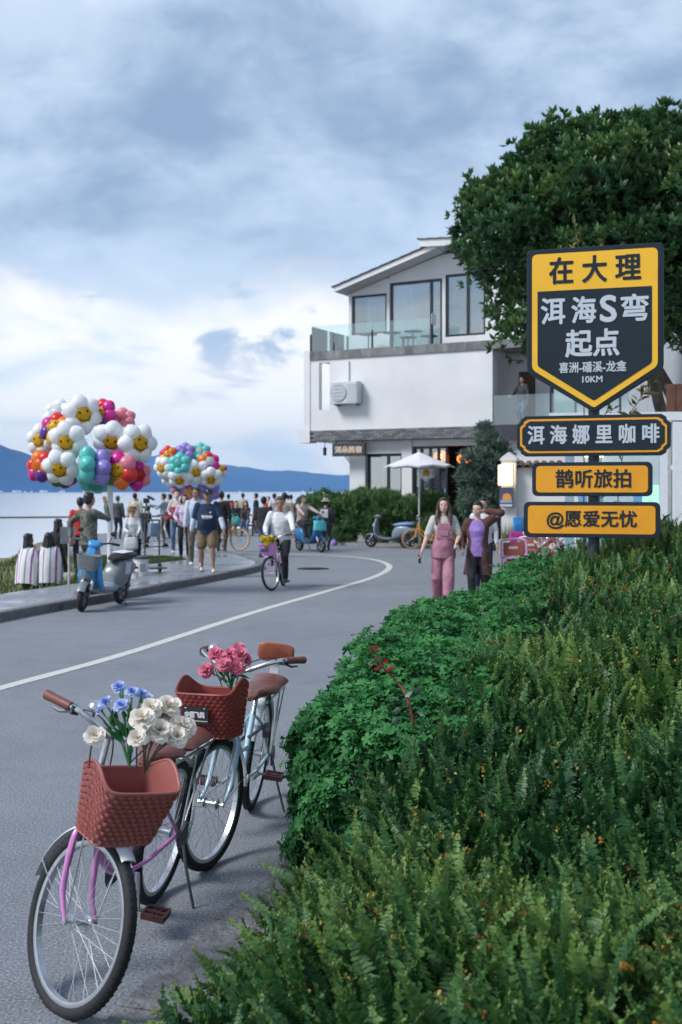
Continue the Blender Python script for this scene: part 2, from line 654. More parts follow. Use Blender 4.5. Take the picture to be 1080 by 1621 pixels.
# promenade: wet grey paving, .12 above the road, rounded at its end
KERB = catmull([(-4.75, -6), (-5.1, 6), (-5.02, 12.0), (-4.57, 15.2), (-3.25, 19.4), (-2.35, 22.6), (-1.85, 24.6), (-1.78, 25.8), (-2.05, 27.2), (-2.8, 29.4), (-4.2, 31.8), (-6.2, 34.0)] and
               [(-4.75, -6, 0), (-5.1, 6, 0), (-5.02, 12.0, 0), (-4.57, 15.2, 0), (-3.25, 19.4, 0), (-2.35, 22.6, 0), (-1.85, 24.6, 0), (-1.78, 25.8, 0), (-2.05, 27.4, 0), (-2.9, 30.4, 0), (-4.0, 33.8, 0), (-6.0, 37.0, 0)], 6)
prom_m = ramp_mat('wet_paving', [(.3, (.13, .145, .165)), (.5, (.19, .205, .225)), (.7, (.25, .265, .285))], 7, rough=.2, rough2=.5, bump=.10, bscale=45, dist=.004, detail=9)
back = [(-6.8, 37.5), (-8.0, 33), (-6.1, 29.2), (-5.1, 25.5), (-4.75, 22.0), (-4.62, 20.3), (-5.35, 18.3), (-5.75, 14), (-5.65, 8), (-5.3, -6)]
KIN = []
for i, p in enumerate(KERB):
    t = (KERB[min(i + 1, len(KERB) - 1)] - KERB[max(i - 1, 0)]).normalized()
    KIN.append(p + Vector((-t.y, t.x, 0)) * .16)
mbp = MB()
pv = [(p.x, p.y) for p in KIN] + back
bm = bmesh.new()
f = bm.faces.new([bm.verts.new((x, y, .12)) for x, y in pv])
g = bmesh.ops.extrude_face_region(bm, geom=[f])
for v in [e for e in g['geom'] if isinstance(e, bmesh.types.BMVert)]:
    v.co.z = -.5
bmesh.ops.recalc_face_normals(bm, faces=bm.faces)
bmesh.ops.triangulate(bm, faces=bm.faces)
me = bpy.data.meshes.new('promenade')
bm.to_mesh(me)
bm.free()
me.materials.append(prom_m)
promenade = structure(link('promenade', me))

kerb_m = ramp_mat('kerb_stone', [(.3, (.085, .09, .095)), (.55, (.15, .155, .16)), (.75, (.22, .22, .22))], 9, rough=.75, bump=.4, bscale=60)
def stones(name, pts, lat0, lat1, zb, zt, length, m, parent, gap=.006, jitter=.0):
    """a run of separate stones along a polyline; lateral offsets to the left are positive"""
    L = [0]
    for a, b in zip(pts[:-1], pts[1:]):
        L.append(L[-1] + (b - a).length)
    def at(s):
        s = min(max(s, 0), L[-1] - 1e-4)
        for i in range(len(L) - 1):
            if s <= L[i + 1]:
                u = (s - L[i]) / (L[i + 1] - L[i])
                t = (pts[min(i + 2, len(pts) - 1)] - pts[max(i - 1, 0)]).normalized()
                return pts[i].lerp(pts[i + 1], u), Vector((-t.y, t.x, 0))
    s = 0
    while s < L[-1] - length * .5:
        ln = length * random.uniform(.92, 1.08)
        (a, na), (b, nb2), (c, nc) = at(s + gap), at(s + ln / 2), at(s + ln - gap)
        dz = random.uniform(-jitter, jitter)
        mb = MB()
        rs = []
        for p, n in ((a, na), (b, nb2), (c, nc)):
            rs.append([p + n * lat0 + Vector((0, 0, zb)), p + n * lat0 + Vector((0, 0, zt + dz - .012)), p + n * (lat0 + .012) + Vector((0, 0, zt + dz)),
                       p + n * (lat1 - .004) + Vector((0, 0, zt + dz)), p + n * lat1 + Vector((0, 0, zb))])
        mb.rings(rs)
        mb.build(name, m, parent, smooth=False)
        s += ln
kerb = structure(thing('kerb', 'low dark stone kerb between the road and the wet promenade', 'kerb'))
del kerb['category']
stones('kerb_stone', KERB[12:], 0, .158, -.2, .127, .95, kerb_m, kerb)

# stone edging beside the planting bed (right of the parked bicycles)
BED = catmull([(-1.75, 0, 0), (-1.25, 2, 0), (-.746, 3.78, 0), (-.525, 4.57, 0), (-.155, 5.57, 0), (.16, 6.9, 0), (.42, 8.2, 0), (.76, 9.8, 0), (1.2, 11.2, 0), (2.5, 12.5, 0), (4.5, 13.2, 0), (8, 13.4, 0)], 6)
edge_m = ramp_mat('rough_edging_stone', [(.3, (.085, .088, .095)), (.5, (.16, .163, .17)), (.66, (.21, .213, .22))], 14, rough=.85, bump=.9, bscale=38, dist=.02, detail=10)
edging = structure(thing('stone_edging', 'rough grey edging slabs along the planting bed', 'edging'))
del edging['category']
stones('edging_slab', BED, 0, -.15, -.1, .016, .8, edge_m, edging, gap=.004, jitter=.003)
stones('edging_slab', BED, -.156, -.42, -.1, .022, .62, edge_m, edging, gap=.004, jitter=.004)
bed_poly = [(p.x, p.y) for p in BED]
soil = ramp_mat('planting_soil', [(.3, (.018, .016, .010)), (.6, (.04, .034, .02)), (.8, (.02, .035, .012))], 14, rough=.95, bump=.6, bscale=30)

# manhole cover far along the road
mh = MB().lathe([(.0, .004), (.33, .004), (.34, .010), (.36, .010), (.37, .004)], 28)
for k in range(5):
    mh.box((0, -.22 + .11 * k, .008), (.42 if k in (0, 4) else .56, .03, .008))
mh = mh.build('manhole_cover', mat('dark_iron', (.05, .05, .055), .6, .6, .2, 30))
mh.location = (-.63, 25.7, .001)
tag(mh, 'dark round manhole cover lying flush in the grey road before the bend', 'manhole cover')

# lake
water_m = bpy.data.materials.new('lake_water')
water_m.use_nodes = True
t = water_m.node_tree
b = t.nodes['Principled BSDF']
b.inputs['Base Color'].default_value = (.72, .76, .80, 1)
b.inputs['Metallic'].default_value = .55
b.inputs['Roughness'].default_value = .12
b.inputs['IOR'].default_value = 1.33
b.inputs['Specular IOR Level'].default_value = .75
tcn = t.nodes.new('ShaderNodeTexCoord')
mp = t.nodes.new('ShaderNodeMapping')
mp.inputs['Scale'].default_value = (.35, .9, 1)
t.links.new(tcn.outputs['Object'], mp.inputs['Vector'])
no = t.nodes.new('ShaderNodeTexNoise')
no.inputs['Scale'].default_value = 1.6
no.inputs['Detail'].default_value = 7
no.inputs['Roughness'].default_value = .62
t.links.new(mp.outputs['Vector'], no.inputs['Vector'])
bp = t.nodes.new('ShaderNodeBump')
bp.inputs['Strength'].default_value = .16
bp.inputs['Distance'].default_value = .10
t.links.new(no.outputs['Fac'], bp.inputs['Height'])
t.links.new(bp.outputs['Normal'], b.inputs['Normal'])
structure(MB().add([(-9000, -1000, -1.22), (9000, -1000, -1.22), (9000, 13500, -1.22), (-9000, 13500, -1.22)], [(0, 1, 2, 3)]).build('lake_water', water_m, smooth=False))

# mountains across the lake
mtn_m = ramp_mat('haze_blue_forest', [(.3, (.004, .06, .19)), (.6, (.007, .075, .225)), (.8, (.02, .11, .26))], .0016, rough=1, bump=0)  # forest albedo shifted to deep blue: distance haze put into the colour
def ridge(name, prof, y0, depth, seed, rough=.10):
    """prof: (x, height) skyline points at distance y0; a rough slope down to the water on both sides"""
    px_ = np.array([p[0] for p in prof], float)
    ph = np.array([p[1] for p in prof], float)
    xs_ = np.linspace(px_[0], px_[-1], 220)
    hs_ = np.interp(xs_, px_, ph)
    nv = 26
    V = np.zeros((nv + 1, len(xs_), 3))
    for j in range(nv + 1):
        u = j / nv
        k = math.sin(PI * u) ** .85
        yy = y0 - depth + 2 * depth * u
        for i, x in enumerate(xs_):
            q = mnoise.fractal(Vector((x * .0028 + seed, yy * .0028, seed)), 1.0, 2.1, 6)
            V[j, i] = (x, yy, -3 + max(hs_[i] + 3, 0) * k * (1 + rough * q * (1.6 if abs(u - .5) > .02 else .5)))
    w = len(xs_)
    ii = np.arange((nv + 1) * w).reshape(nv + 1, w)
    F = np.stack([ii[:-1, :-1], ii[:-1, 1:], ii[1:, 1:], ii[1:, :-1]], -1).reshape(-1, 4)
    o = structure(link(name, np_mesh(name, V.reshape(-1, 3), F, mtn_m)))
    return o
def sky_px(px, py, y):
    return ((px - 540) / 1800 * y, 1.75 + (778 - py) / 1800 * y)
def skyline(pts, y):
    return [sky_px(a, b_, y) for a, b_ in pts]
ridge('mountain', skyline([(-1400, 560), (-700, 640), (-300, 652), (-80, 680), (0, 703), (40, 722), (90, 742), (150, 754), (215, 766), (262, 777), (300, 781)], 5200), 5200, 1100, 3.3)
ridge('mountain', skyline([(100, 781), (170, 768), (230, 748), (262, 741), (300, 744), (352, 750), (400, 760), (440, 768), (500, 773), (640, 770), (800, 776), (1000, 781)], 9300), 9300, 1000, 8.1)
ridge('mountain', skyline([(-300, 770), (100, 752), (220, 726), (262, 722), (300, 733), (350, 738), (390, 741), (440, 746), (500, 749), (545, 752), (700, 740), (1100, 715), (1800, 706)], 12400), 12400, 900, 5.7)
# far lakeside village: white specks at the mountain's foot
mv = MB()
for k in range(46):
    x = random.uniform(-1950, -900) if k < 34 else random.uniform(-900, 100)
    w, h = random.uniform(5, 13), random.uniform(3, 7)
    y = random.uniform(4050, 4150) if x < -900 else random.uniform(5930, 6050)
    mv.box((x, y, -1 + h / 2), (w, 12, h))
vil = mv.build('lakeside_village', mat('whitewash', (.8, .8, .78), .9, 0, .05), smooth=False)
stuff(vil, 'tiny white houses along the foot of the far blue mountain')

# air: one closed box of pale haze
hz = bpy.data.materials.new('haze')
hz.use_nodes = True
t = hz.node_tree
for n in list(t.nodes):
    t.nodes.remove(n)
pvn = t.nodes.new('ShaderNodeVolumePrincipled')
pvn.inputs['Color'].default_value = (.32, .60, 1.0, 1)
pvn.inputs['Density'].default_value = HAZE_D
pvn.inputs['Anisotropy'].default_value = 0.0
on = t.nodes.new('ShaderNodeOutputMaterial')
t.links.new(pvn.outputs[0], on.inputs['Volume'])
haze = MB().box((0, 6000, 318), (30000, 15400, 652)).build('haze', hz, smooth=False)
stuff(haze)

# floating boom on the lake
boom = MB().tube(catmull([(-62, 120, -1.2), (-47, 122, -1.2), (-38, 127, -1.2), (-31, 130, -1.2), (-24, 133, -1.2), (-12, 140, -1.2), (0, 148, -1.2)], 8), .14, 6).build('floating_boom', mat('black_plastic', (.02, .02, .022), .6))
tag(boom, 'long dark floating boom curving across the pale lake', 'boom')

# ------------------------------------------------------------------ lawn and bank vegetation
grass_m = leaf_mat('grass_blade', (.03, .055, .012), (.06, .11, .02), (.15, .17, .05), .6, .2)
def blades(n, h0, h1, w):
    bv = np.array([(-w, 0, 0), (w, 0, 0), (w * .7, .12, .6), (-w * .7, .12, .6), (0, .38, 1.0), (0, .38, 1.0)], float)
    return bv
LAWN = [(-3.75, 27.2), (-4.6, 25.2), (-4.95, 23.2), (-4.95, 21.4), (-4.7, 20.5), (-6, 19), (-9, 22), (-9, 28.5), (-6.2, 29.1), (-4.6, 28.6)]
def in_poly(x, y, P):
    c = np.zeros(x.shape, bool)
    j = len(P) - 1
    for i in range(len(P)):
        xi, yi = P[i]
        xj, yj = P[j]
        c ^= ((yi > y) != (yj > y)) & (x < (xj - xi) * (y - yi) / (yj - yi + 1e-12) + xi)
        j = i
    return c
lawn_tip = [(-3.7, 27.3), (-4.4, 25.4), (-4.9, 23.6), (-5.15, 24.5), (-5.6, 26.3), (-6.2, 28.2), (-5.2, 28.5), (-4.3, 28.1)]
structure(poly_sheet('lawn', lawn_tip, .128, ramp_mat('lawn_soil', [(.3, (.03, .05, .012)), (.7, (.07, .10, .025))], 6, rough=.95, bump=.4)))
def grass_patch(name, n, poly, zfn, h0, h1, w, tone0, label):
    P = np.array(poly)
    lo, hi = P.min(0), P.max(0)
    x = rng.uniform(lo[0], hi[0], n * 3)
    y = rng.uniform(lo[1], hi[1], n * 3)
    k = in_poly(x, y, poly)
    x, y = x[k][:n], y[k][:n]
    pos = np.stack([x, y, zfn(x, y)], 1)
    bv = np.array([(-w, 0, 0), (w, 0, 0), (w * .6, .1, .6), (-w * .6, .1, .6), (0, .34, 1.0)], float)
    bf = np.array([(0, 1, 2, 3), (3, 2, 4, 4)])
    bf = np.array([(0, 1, 2), (0, 2, 3), (3, 2, 4)])
    d = np.stack([rng.normal(0, .18, len(x)), rng.normal(0, .18, len(x)), np.ones(len(x))], 1)
    s = rng.uniform(h0, h1, len(x))
    tn = np.clip(tone0 + .25 * np.sin(x * 1.7) * np.cos(y * 1.3) + rng.normal(0, .16, len(x)), 0, 1)
    V, F, T = scatter(bv, bf, np.array([-.2, -.2, 0, 0, .15]), pos, frames(d), s, tn)
    return stuff(link(name, np_mesh(name, V, F, grass_m, T)), label)
grass_patch('grass', 9000, lawn_tip, lambda x, y: np.full(x.shape, .126), .03, .07, .12, .4, 'short green lawn grass beside the promenade')
bank_poly = [(-5.7, 12), (-5.5, 18.2), (-4.8, 20.2), (-4.9, 22), (-5.3, 25.5), (-6.5, 29), (-8.5, 33), (-10.5, 37), (-17, 37), (-15, 26), (-10, 18), (-8, 12)]
grass_patch('grass', 15000, bank_poly, lambda x, y: land_z(x, y) - .02, .08, .26, .07, .55, 'rough yellow green grass on the lake bank')
rock_m = ramp_mat('bank_rock', [(.3, (.22, .20, .17)), (.6, (.40, .37, .32))], 5, rough=.9, bump=.6, bscale=20)
for k, (x, y, s) in enumerate([(-6.6, 21.0, .32), (-6.95, 20.5, .22), (-5.75, 24.0, .30), (-7.6, 22.4, .38), (-6.3, 23.4, .24), (-8.6, 25.0, .42), (-6.1, 19.6, .25)]):
    mb = MB()
    mb.ell((0, 0, 0), (s, s * .8, s * .55), 9, 6)
    mb.v = [tuple(Vector(p) * (1 + .28 * mnoise.noise(Vector(p) * 4 + Vector((k * 7, 0, 0))))) for p in mb.v]
    o = mb.build('rock', rock_m, angle=25)
    o.location = (x, y, float(land_z(np.array([x]), np.array([y]))[0]) + .05)
    tag(o, ['pale rock on the lake bank below the poncho women', 'small pale rock on the bank nearest the promenade edge', 'beige rock beneath the dark-haired woman on the bank',
            'broad rock lower down the bank toward the water', 'small rock between the bank grass tufts by the camouflage man', 'largest rock at the water side of the bank', 'rock half hidden by the promenade corner'][k], 'rock', 'rocks on the lake bank')

# ------------------------------------------------------------------ planting bed by the camera: ferns and scented geranium
BP = [(p.x, p.y) for p in BED]
def bed_top(x, y):
    """height of the foliage surface above the ground"""
    e = poly_dist(x, y, BP)
    e0 = .50 - .54 * smoothstep(4.3, 5.25, y) - .03 * smoothstep(5.6, 7.0, y)
    hm = .43 + .12 * smoothstep(1.8, 4.2, y) + .36 * smoothstep(4.2, 5.3, y) + .22 * np.clip(x - .70, 0, 2.0) * smoothstep(3.0, 7.5, y) + .26 * np.clip(x - .15, 0, 1) * (1 - smoothstep(3.6, 5.6, y))
    w = .24 + .52 * (1 - smoothstep(3.7, 5.2, y))
    tt = np.clip((e - e0) / w, 0, 1)
    back_ = 1 - smoothstep(8.7, 10.4, y - 1.5 * np.clip(x - 1.0, 0, 3)) * .75
    lump = .055 * np.sin(x * 5.1 + 1.3 * np.sin(y * 2.2)) + .05 * np.sin(y * 4.3 + x * 2.0 + 1.0) + .035 * np.sin(x * 11 + y * 6.1) * np.sin(y * 9 - x * 3)
    return np.where(e > e0, np.sqrt(1 - (1 - tt) ** 2) * hm * back_ + lump * smoothstep(.05, .5, tt), -.2), tt
def fern_boundary(y):
    return np.interp(y, [4.35, 4.6, 6.3, 10.4, 13], [-1.2, .45, .92, 1.97, 2.6])

# soil mound inside the planting, so that nothing shows through
mx_, my_ = np.meshgrid(np.arange(-1.6, 7.2, .12), np.arange(.4, 13.2, .12))
mt, _ = bed_top(mx_, my_)
mz = np.where((_ > .9) & (mt > .3), np.maximum(mt - .36, .02), -.12)
mz = np.where((my_ > 4.1) & (my_ < 5.75) & (mx_ < 1.0), np.minimum(mz, .12), mz)
ii = np.arange(mx_.size).reshape(mx_.shape)
mf = np.stack([ii[:-1, :-1], ii[:-1, 1:], ii[1:, 1:], ii[1:, :-1]], -1).reshape(-1, 4)
structure(link('planting_soil', np_mesh('planting_soil', np.stack([mx_, my_, mz], -1).reshape(-1, 3), mf, soil)))

fern_m = leaf_mat('fern_leaf', (.010, .046, .020), (.042, .132, .038), (.22, .32, .075), .45, .25, .35)
def frond_base(seed, pairs=24, curl=.25, wid=.12, crinkle=.18):
    r_ = np.random.default_rng(seed)
    v, f, tn = [], [], []
    def spine(t):
        return np.array([.03 * math.sin(3 * t + seed), curl * t * t, t * (1 - .18 * curl * t)])
    ns = 8
    for i in range(ns):
        a, b2 = spine(i / ns), spine((i + 1) / ns)
        w0, w1 = .006 * (1 - i / ns) + .002, .006 * (1 - (i + 1) / ns) + .002
        k = len(v)
        v += [a + (-w0, 0, 0), a + (w0, 0, 0), b2 + (w1, 0, 0), b2 + (-w1, 0, 0)]
        f.append((k, k + 1, k + 2, k + 3))
        tn += [.15] * 4
    for i in range(pairs):
        t0 = .10 + .88 * i / (pairs - 1)
        L = wid * (math.sin(PI * min(t0 * .8 + .18, 1)) ** .7) * r_.uniform(.82, 1.1) * (1 if t0 < .9 else .55) + .012
        for sd in (-1, 1):
            p = spine(t0)
            nx_ = spine(min(t0 + .05, 1)) - spine(t0 - .05)
            nx_ /= np.linalg.norm(nx_)
            out = np.array([sd, -.10 + r_.normal(0, crinkle), .25 + r_.normal(0, crinkle * .6)])
            out /= np.linalg.norm(out)
            hw = (.88 / pairs) * .58
            dr = np.array([0, -.22 * L, -.15 * L])
            k = len(v)
            up = nx_ * hw
            nrm = np.cross(out, nx_) * .006
            v += [p - up * .7, p + out * L * .55 - up * 1.0 + nrm, p + out * L * .55 + up * 1.05 + nrm, p + up * .7, p + out * L + dr - up * .25, p + out * L + dr + up * .35]
            f += [(k, k + 1, k + 2, k + 3), (k + 1, k + 4, k + 5, k + 2)]
            q = -.04 + .40 * t0 ** 3.5 + r_.normal(0, .06)
            tn += [q - .08, q, q, q - .08, q + .06, q + .06]
    for j in range(5):                 # curled young leaflets at the tip
        p = spine(.93 + .015 * j)
        a = j * 2.4
        o1 = np.array([math.cos(a), math.sin(a), .5 + r_.normal(0, .3)]) * .024
        o2 = np.array([math.cos(a + .7), math.sin(a + .7), 1.1]) * .022
        k = len(v)
        v += [p, p + o1, p + o1 * .7 + o2, p + o2 * .6, p + o1 * .2 + o2 * 1.1, p + o1 * .9 + o2 * .3]
        f += [(k, k + 1, k + 2, k + 3), (k + 1, k + 5, k + 4, k + 2)]
        tn += [.24, .34, .40, .24, .40, .34]
    return np.array(v), np.array(f), np.array(tn)
FR = [frond_base(1, 34, .18, .072), frond_base(2, 32, .42, .080, .2), frond_base(3, 34, .08, .064, .3), frond_base(4, 30, .6, .085), frond_base(5, 32, -.15, .068, .35), frond_base(6, 34, .25, .060, .6)]

n = 36000
x = rng.uniform(-1.3, 4.4, n)
y = rng.uniform(1.25, 10.8, n)
top, tt = bed_top(x, y)
keep = (top > .06) & (x > fern_boundary(y) + rng.normal(0, .06, n)) & (np.abs(x) < y * .33 + .5) & ((x > -1.0) | (y > 3))
dens = 1.0 - .35 * smoothstep(4.5, 9, y)
keep &= rng.uniform(0, 1, n) < dens
x, y, top, tt = x[keep], y[keep], top[keep], tt[keep]
fern_bed = thing('fern_hedge', 'dense dark green hedge of upright sword ferns with yellow tips', 'fern hedge', (0, 0, 0))
ln = rng.uniform(.24, .46, len(x)) * (1 - .40 * smoothstep(4, 9, y)) * (1 + .30 * (1 - smoothstep(1.9, 3.2, y))) * (.75 + .25 * np.clip(top / .5, 0, 1))
tilt = rng.normal(0, .20, (len(x), 2))
e_out = np.stack([-(1 - tt) * .9, -(1 - tt) * .25], 1)
d = np.concatenate([tilt + e_out, np.ones((len(x), 1))], 1)
root_z = np.maximum(top - ln * .82 + rng.normal(0, .035, len(x)), .0)
pos = np.stack([x, y, root_z], 1)
rot = frames(d)
tone = np.clip(.33 + .17 * np.sin(x * 3 + y * 2.1) + rng.normal(0, .13, len(x)) + .08 * smoothstep(4, 8, y), 0, 1)
order = np.argsort(y + .25 * np.abs(x) - 1.2 * (top > .3))
kind = rng.integers(0, len(FR), len(x))
near_ids = [i for i in order if abs(x[i]) < y[i] * .30 + .02 and y[i] > 1.7 and (1.75 - root_z[i] - ln[i]) / y[i] < .47][:300]
frond_me = {}
for k, (bv, bf, bt) in enumerate(FR):
    for q in range(4):
        frond_me[k, q] = np_mesh('frond', bv, bf, fern_m, np.clip(bt + .2 + .11 * q, 0, 1))
for i in near_ids:
    o = bpy.data.objects.new('frond', frond_me[int(kind[i]), min(int(tone[i] * 6.5), 3)])
    C.objects.link(o)
    M = Matrix([[*rot[i][0], 0], [*rot[i][1], 0], [*rot[i][2], 0], [0, 0, 0, 1]])
    o.matrix_world = Matrix.Translation(pos[i]) @ M @ Matrix.Scale(float(ln[i]), 4)
    o.parent = fern_bed
rest = np.ones(len(x), bool)
rest[near_ids] = False
VV, FF, TT, off = [], [], [], 0
for k, (bv, bf, bt) in enumerate(FR):
    s = rest & (kind == k)
    V, F, T = scatter(bv, bf, bt, pos[s], rot[s], ln[s], tone[s])
    VV.append(V)
    FF.append(F + off)
    TT.append(T)
    off += len(V)
stuff(link('foliage', np_mesh('foliage', np.concatenate(VV), np.concatenate(FF), fern_m, np.concatenate(TT)), fern_bed))
# small curled tips and buds, yellow to rust, over the ferns
bud_m = leaf_mat('fern_bud', (.20, .035, .012), (.42, .20, .03), (.50, .40, .09), .6, .2)
s = rng.choice(len(x), 420, replace=False)
bv = np.array([(0, 0, 0), (.5, .1, .35), (.1, .15, 1.0), (-.45, .1, .4), (.1, .55, .6), (0, -.4, .5)])
bf = np.array([(0, 1, 2), (0, 2, 3), (0, 4, 2), (0, 2, 5)])
bp_ = np.stack([x[s], y[s], top[s]], 1) + d[s] * 0.0 + rng.normal(0, .02, (len(s), 3)) + np.array([0, 0, .02])
V, F, T = scatter(bv, bf, np.zeros(6), np.repeat(bp_, 5, 0) + rng.normal(0, .011, (len(s) * 5, 3)), frames(rng.normal(0, .6, (len(s) * 5, 3)) + np.array([0, 0, 1])), rng.uniform(.006, .017, len(s) * 5), np.repeat(np.clip(rng.normal(.6, .3, len(s)), 0, 1), 5))
keepb = rng.uniform(0, 1, len(V)) < 2
stuff(link('bud', np_mesh('bud', V, F, bud_m, T), fern_bed))

# geranium mound
ger_m = leaf_mat('geranium_leaf', (.012, .082, .028), (.040, .195, .050), (.10, .32, .085), .55, .28, .3)
def ger_leaf(seed):
    r_ = np.random.default_rng(seed)
    m_ = 25
    v = [np.array([0, 0, 0.0])]
    for j in range(m_):
        a = -2.55 + 5.1 * j / (m_ - 1)
        lobe = abs(math.cos(2.5 * a)) ** .8
        teeth = .12 * (j % 2)
        rr = .42 + .58 * lobe - teeth + r_.normal(0, .04)
        v.append(np.array([rr * math.sin(a), rr * math.cos(a), .22 * rr * math.cos(5 * a + seed) * .6 + .16 * rr * rr * (1 if seed % 2 else -1) + r_.normal(0, .05)]))
    f = [(0, j, j + 1) for j in range(1, m_)]
    k = len(v)
    v += [np.array([-.02, 0, 0]), np.array([.02, 0, 0]), np.array([0, -.3, -1.1])]
    f.append((k, k + 1, k + 2))
    tn = [-.15] + [.08 * (j % 2) for j in range(m_)] + [0, 0, 0]
    return np.array(v), np.array(f), np.array(tn)
n = 130000
x = rng.uniform(-.5, 6.2, n)
y = rng.uniform(3.6, 12.6, n)
top, tt = bed_top(x, y)
k = (tt > .55) & (top > .02) & (y > 5.02 - 1.1 * np.clip(x + .15, 0, .7) + rng.normal(0, .05, n)) & (x < fern_boundary(y) + .12 + rng.normal(0, .05, n)) & ((x < 3.0) | (y > 10))
k &= rng.uniform(0, 1, n) < np.where((tt < .5) | (y < 5.4), 1.0, .66)
x, y, top, tt = x[k], y[k], top[k], tt[k]
# the steep edge gets extra leaves spread over its height
zz = top - np.abs(rng.normal(0, .06, len(x)))
en = 2
ex = -(1 - tt) ** 1.2
grad = np.stack([ex * 1.0, ex * .35 - .15, .25 + tt * .9], 1) + rng.normal(0, .38, (len(x), 3))
clump = .5 + .5 * np.sin(x * 13 + 2 * np.sin(y * 6.0)) * np.sin(zz * 14 + y * 9)
pos = np.stack([x + ex * rng.uniform(-.02, .05, len(x)), y, zz + .045 * clump], 1)
tone = np.clip(.38 + .24 * (clump - .5) + rng.normal(0, .14, len(x)) + .1 * (tt > .7), 0, 1)
# the steep faces of the mound: leaves spread evenly over their height
WALL = catmull([(.75, 4.95, 0), (.45, 4.78, 0), (.15, 4.86, 0), (-.08, 5.08, 0), (-.17, 5.36, 0), (-.12, 5.62, 0), (.02, 6.25, 0), (.16, 6.9, 0), (.42, 8.2, 0), (.76, 9.8, 0), (1.1, 10.8, 0)], 10)
wp = np.array([p[:2] for p in WALL])
sl = np.concatenate([[0], np.cumsum(np.hypot(*np.diff(wp, axis=0).T))])
nw = 15000
su = rng.uniform(0, sl[-1], nw) * rng.uniform(.55, 1, nw) ** .6
wx, wy = np.interp(su, sl, wp[:, 0]), np.interp(su, sl, wp[:, 1])
tx, ty = np.interp(su + .05, sl, wp[:, 0]) - np.interp(su - .05, sl, wp[:, 0]), np.interp(su + .05, sl, wp[:, 1]) - np.interp(su - .05, sl, wp[:, 1])
tl = np.hypot(tx, ty) + 1e-9
ox, oy = -ty / tl, tx / tl
hw_ = np.interp(wy, [4.7, 5.0, 5.5, 6.5, 9, 11], [.62, .74, .84, .88, .86, .6])
uz = rng.uniform(.02, 1.0, nw)
wob = .045 * np.sin(su * 9) * np.sin(uz * 8 + su * 3) + .03 * np.sin(su * 21 + uz * 15)
off_ = .055 * np.sin(uz * PI * .85) - .22 * np.maximum(uz - .62, 0) ** 1.5 * 4 + wob + rng.normal(0, .018, nw)
wpos = np.stack([wx + ox * off_, wy + oy * off_, uz * hw_], 1)
wn_ = np.stack([ox * (1.1 - .7 * uz), oy * (1.1 - .7 * uz), .35 + .7 * uz], 1) + rng.normal(0, .36, (nw, 3))
pos = np.concatenate([pos, wpos])
grad = np.concatenate([grad, wn_])
tone = np.concatenate([tone, np.clip(.40 + 2.6 * wob + rng.normal(0, .14, nw), 0, 1)])
x, y = pos[:, 0], pos[:, 1]
zz = pos[:, 2]
tt = np.concatenate([tt, np.full(nw, .5)])
rot = frames(grad)
scl = rng.uniform(.021, .040, len(x))
geranium = thing('geranium_hedge', 'rounded bright green hedge of lobed geranium leaves edging the road', 'geranium hedge')
LV = [ger_leaf(s_) for s_ in (1, 2, 3, 4)]
kind = rng.integers(0, 4, len(x))
vis = np.argsort(y + 1.2 * np.abs(x) + 2 * (zz < .25) - .8 * zz)[:300]
lm = {}
for a in range(4):
    for q in range(3):
        lm[a, q] = np_mesh('leaf', *LV[a][:2], ger_m, np.clip(LV[a][2] + .3 + .17 * q, 0, 1))
for i in vis:
    o = bpy.data.objects.new('leaf', lm[int(kind[i]), min(int(tone[i] * 4), 2)])
    C.objects.link(o)
    M = Matrix([[*rot[i][0], 0], [*rot[i][1], 0], [*rot[i][2], 0], [0, 0, 0, 1]])
    o.matrix_world = Matrix.Translation(pos[i]) @ M @ Matrix.Scale(float(scl[i]), 4)
    o.parent = geranium
rest = np.ones(len(x), bool)
rest[vis] = False
VV, FF, TT, off = [], [], [], 0
for a in range(4):
    s = rest & (kind == a)
    V, F, T = scatter(*LV[a], pos[s], rot[s], scl[s], tone[s])
    VV.append(V)
    FF.append(F + off)
    TT.append(T)
    off += len(V)
# taller sprays of leaves along the top of the mound
sp = [(.86, 10.2, .92, .30), (.86, 10.2, .86, .22), (1.06, 10.6, .9, .24), (.70, 9.9, .8, .16), (.55, 9.2, .76, .13), (1.35, 9.6, .95, .2), (1.55, 9.2, 1.02, .22), (.3, 7.6, .72, .14), (1.75, 9.4, 1.08, .24), (1.2, 8.4, .92, .16)]
for (sx, sy, sz, sh) in sp:
    sz = float(bed_top(np.array([sx]), np.array([sy]))[0][0]) + .02
    m_ = 26
    u = rng.uniform(0, 1, m_)
    pz = np.stack([sx + rng.normal(0, .05, m_) * (.5 + u), sy + rng.normal(0, .05, m_), sz - .1 + sh * u], 1)
    V, F, T = scatter(*LV[int(rng.integers(0, 4))], pz, frames(rng.normal(0, .7, (m_, 3)) + np.array([0, -.2, .8])), rng.uniform(.03, .05, m_), np.clip(rng.normal(.5, .12, m_), 0, 1))
    VV.append(V)
    FF.append(F + off)
    TT.append(T)
    off += len(V)
stuff(link('foliage', np_mesh('foliage', np.concatenate(VV), np.concatenate(FF), ger_m, np.concatenate(TT)), geranium))

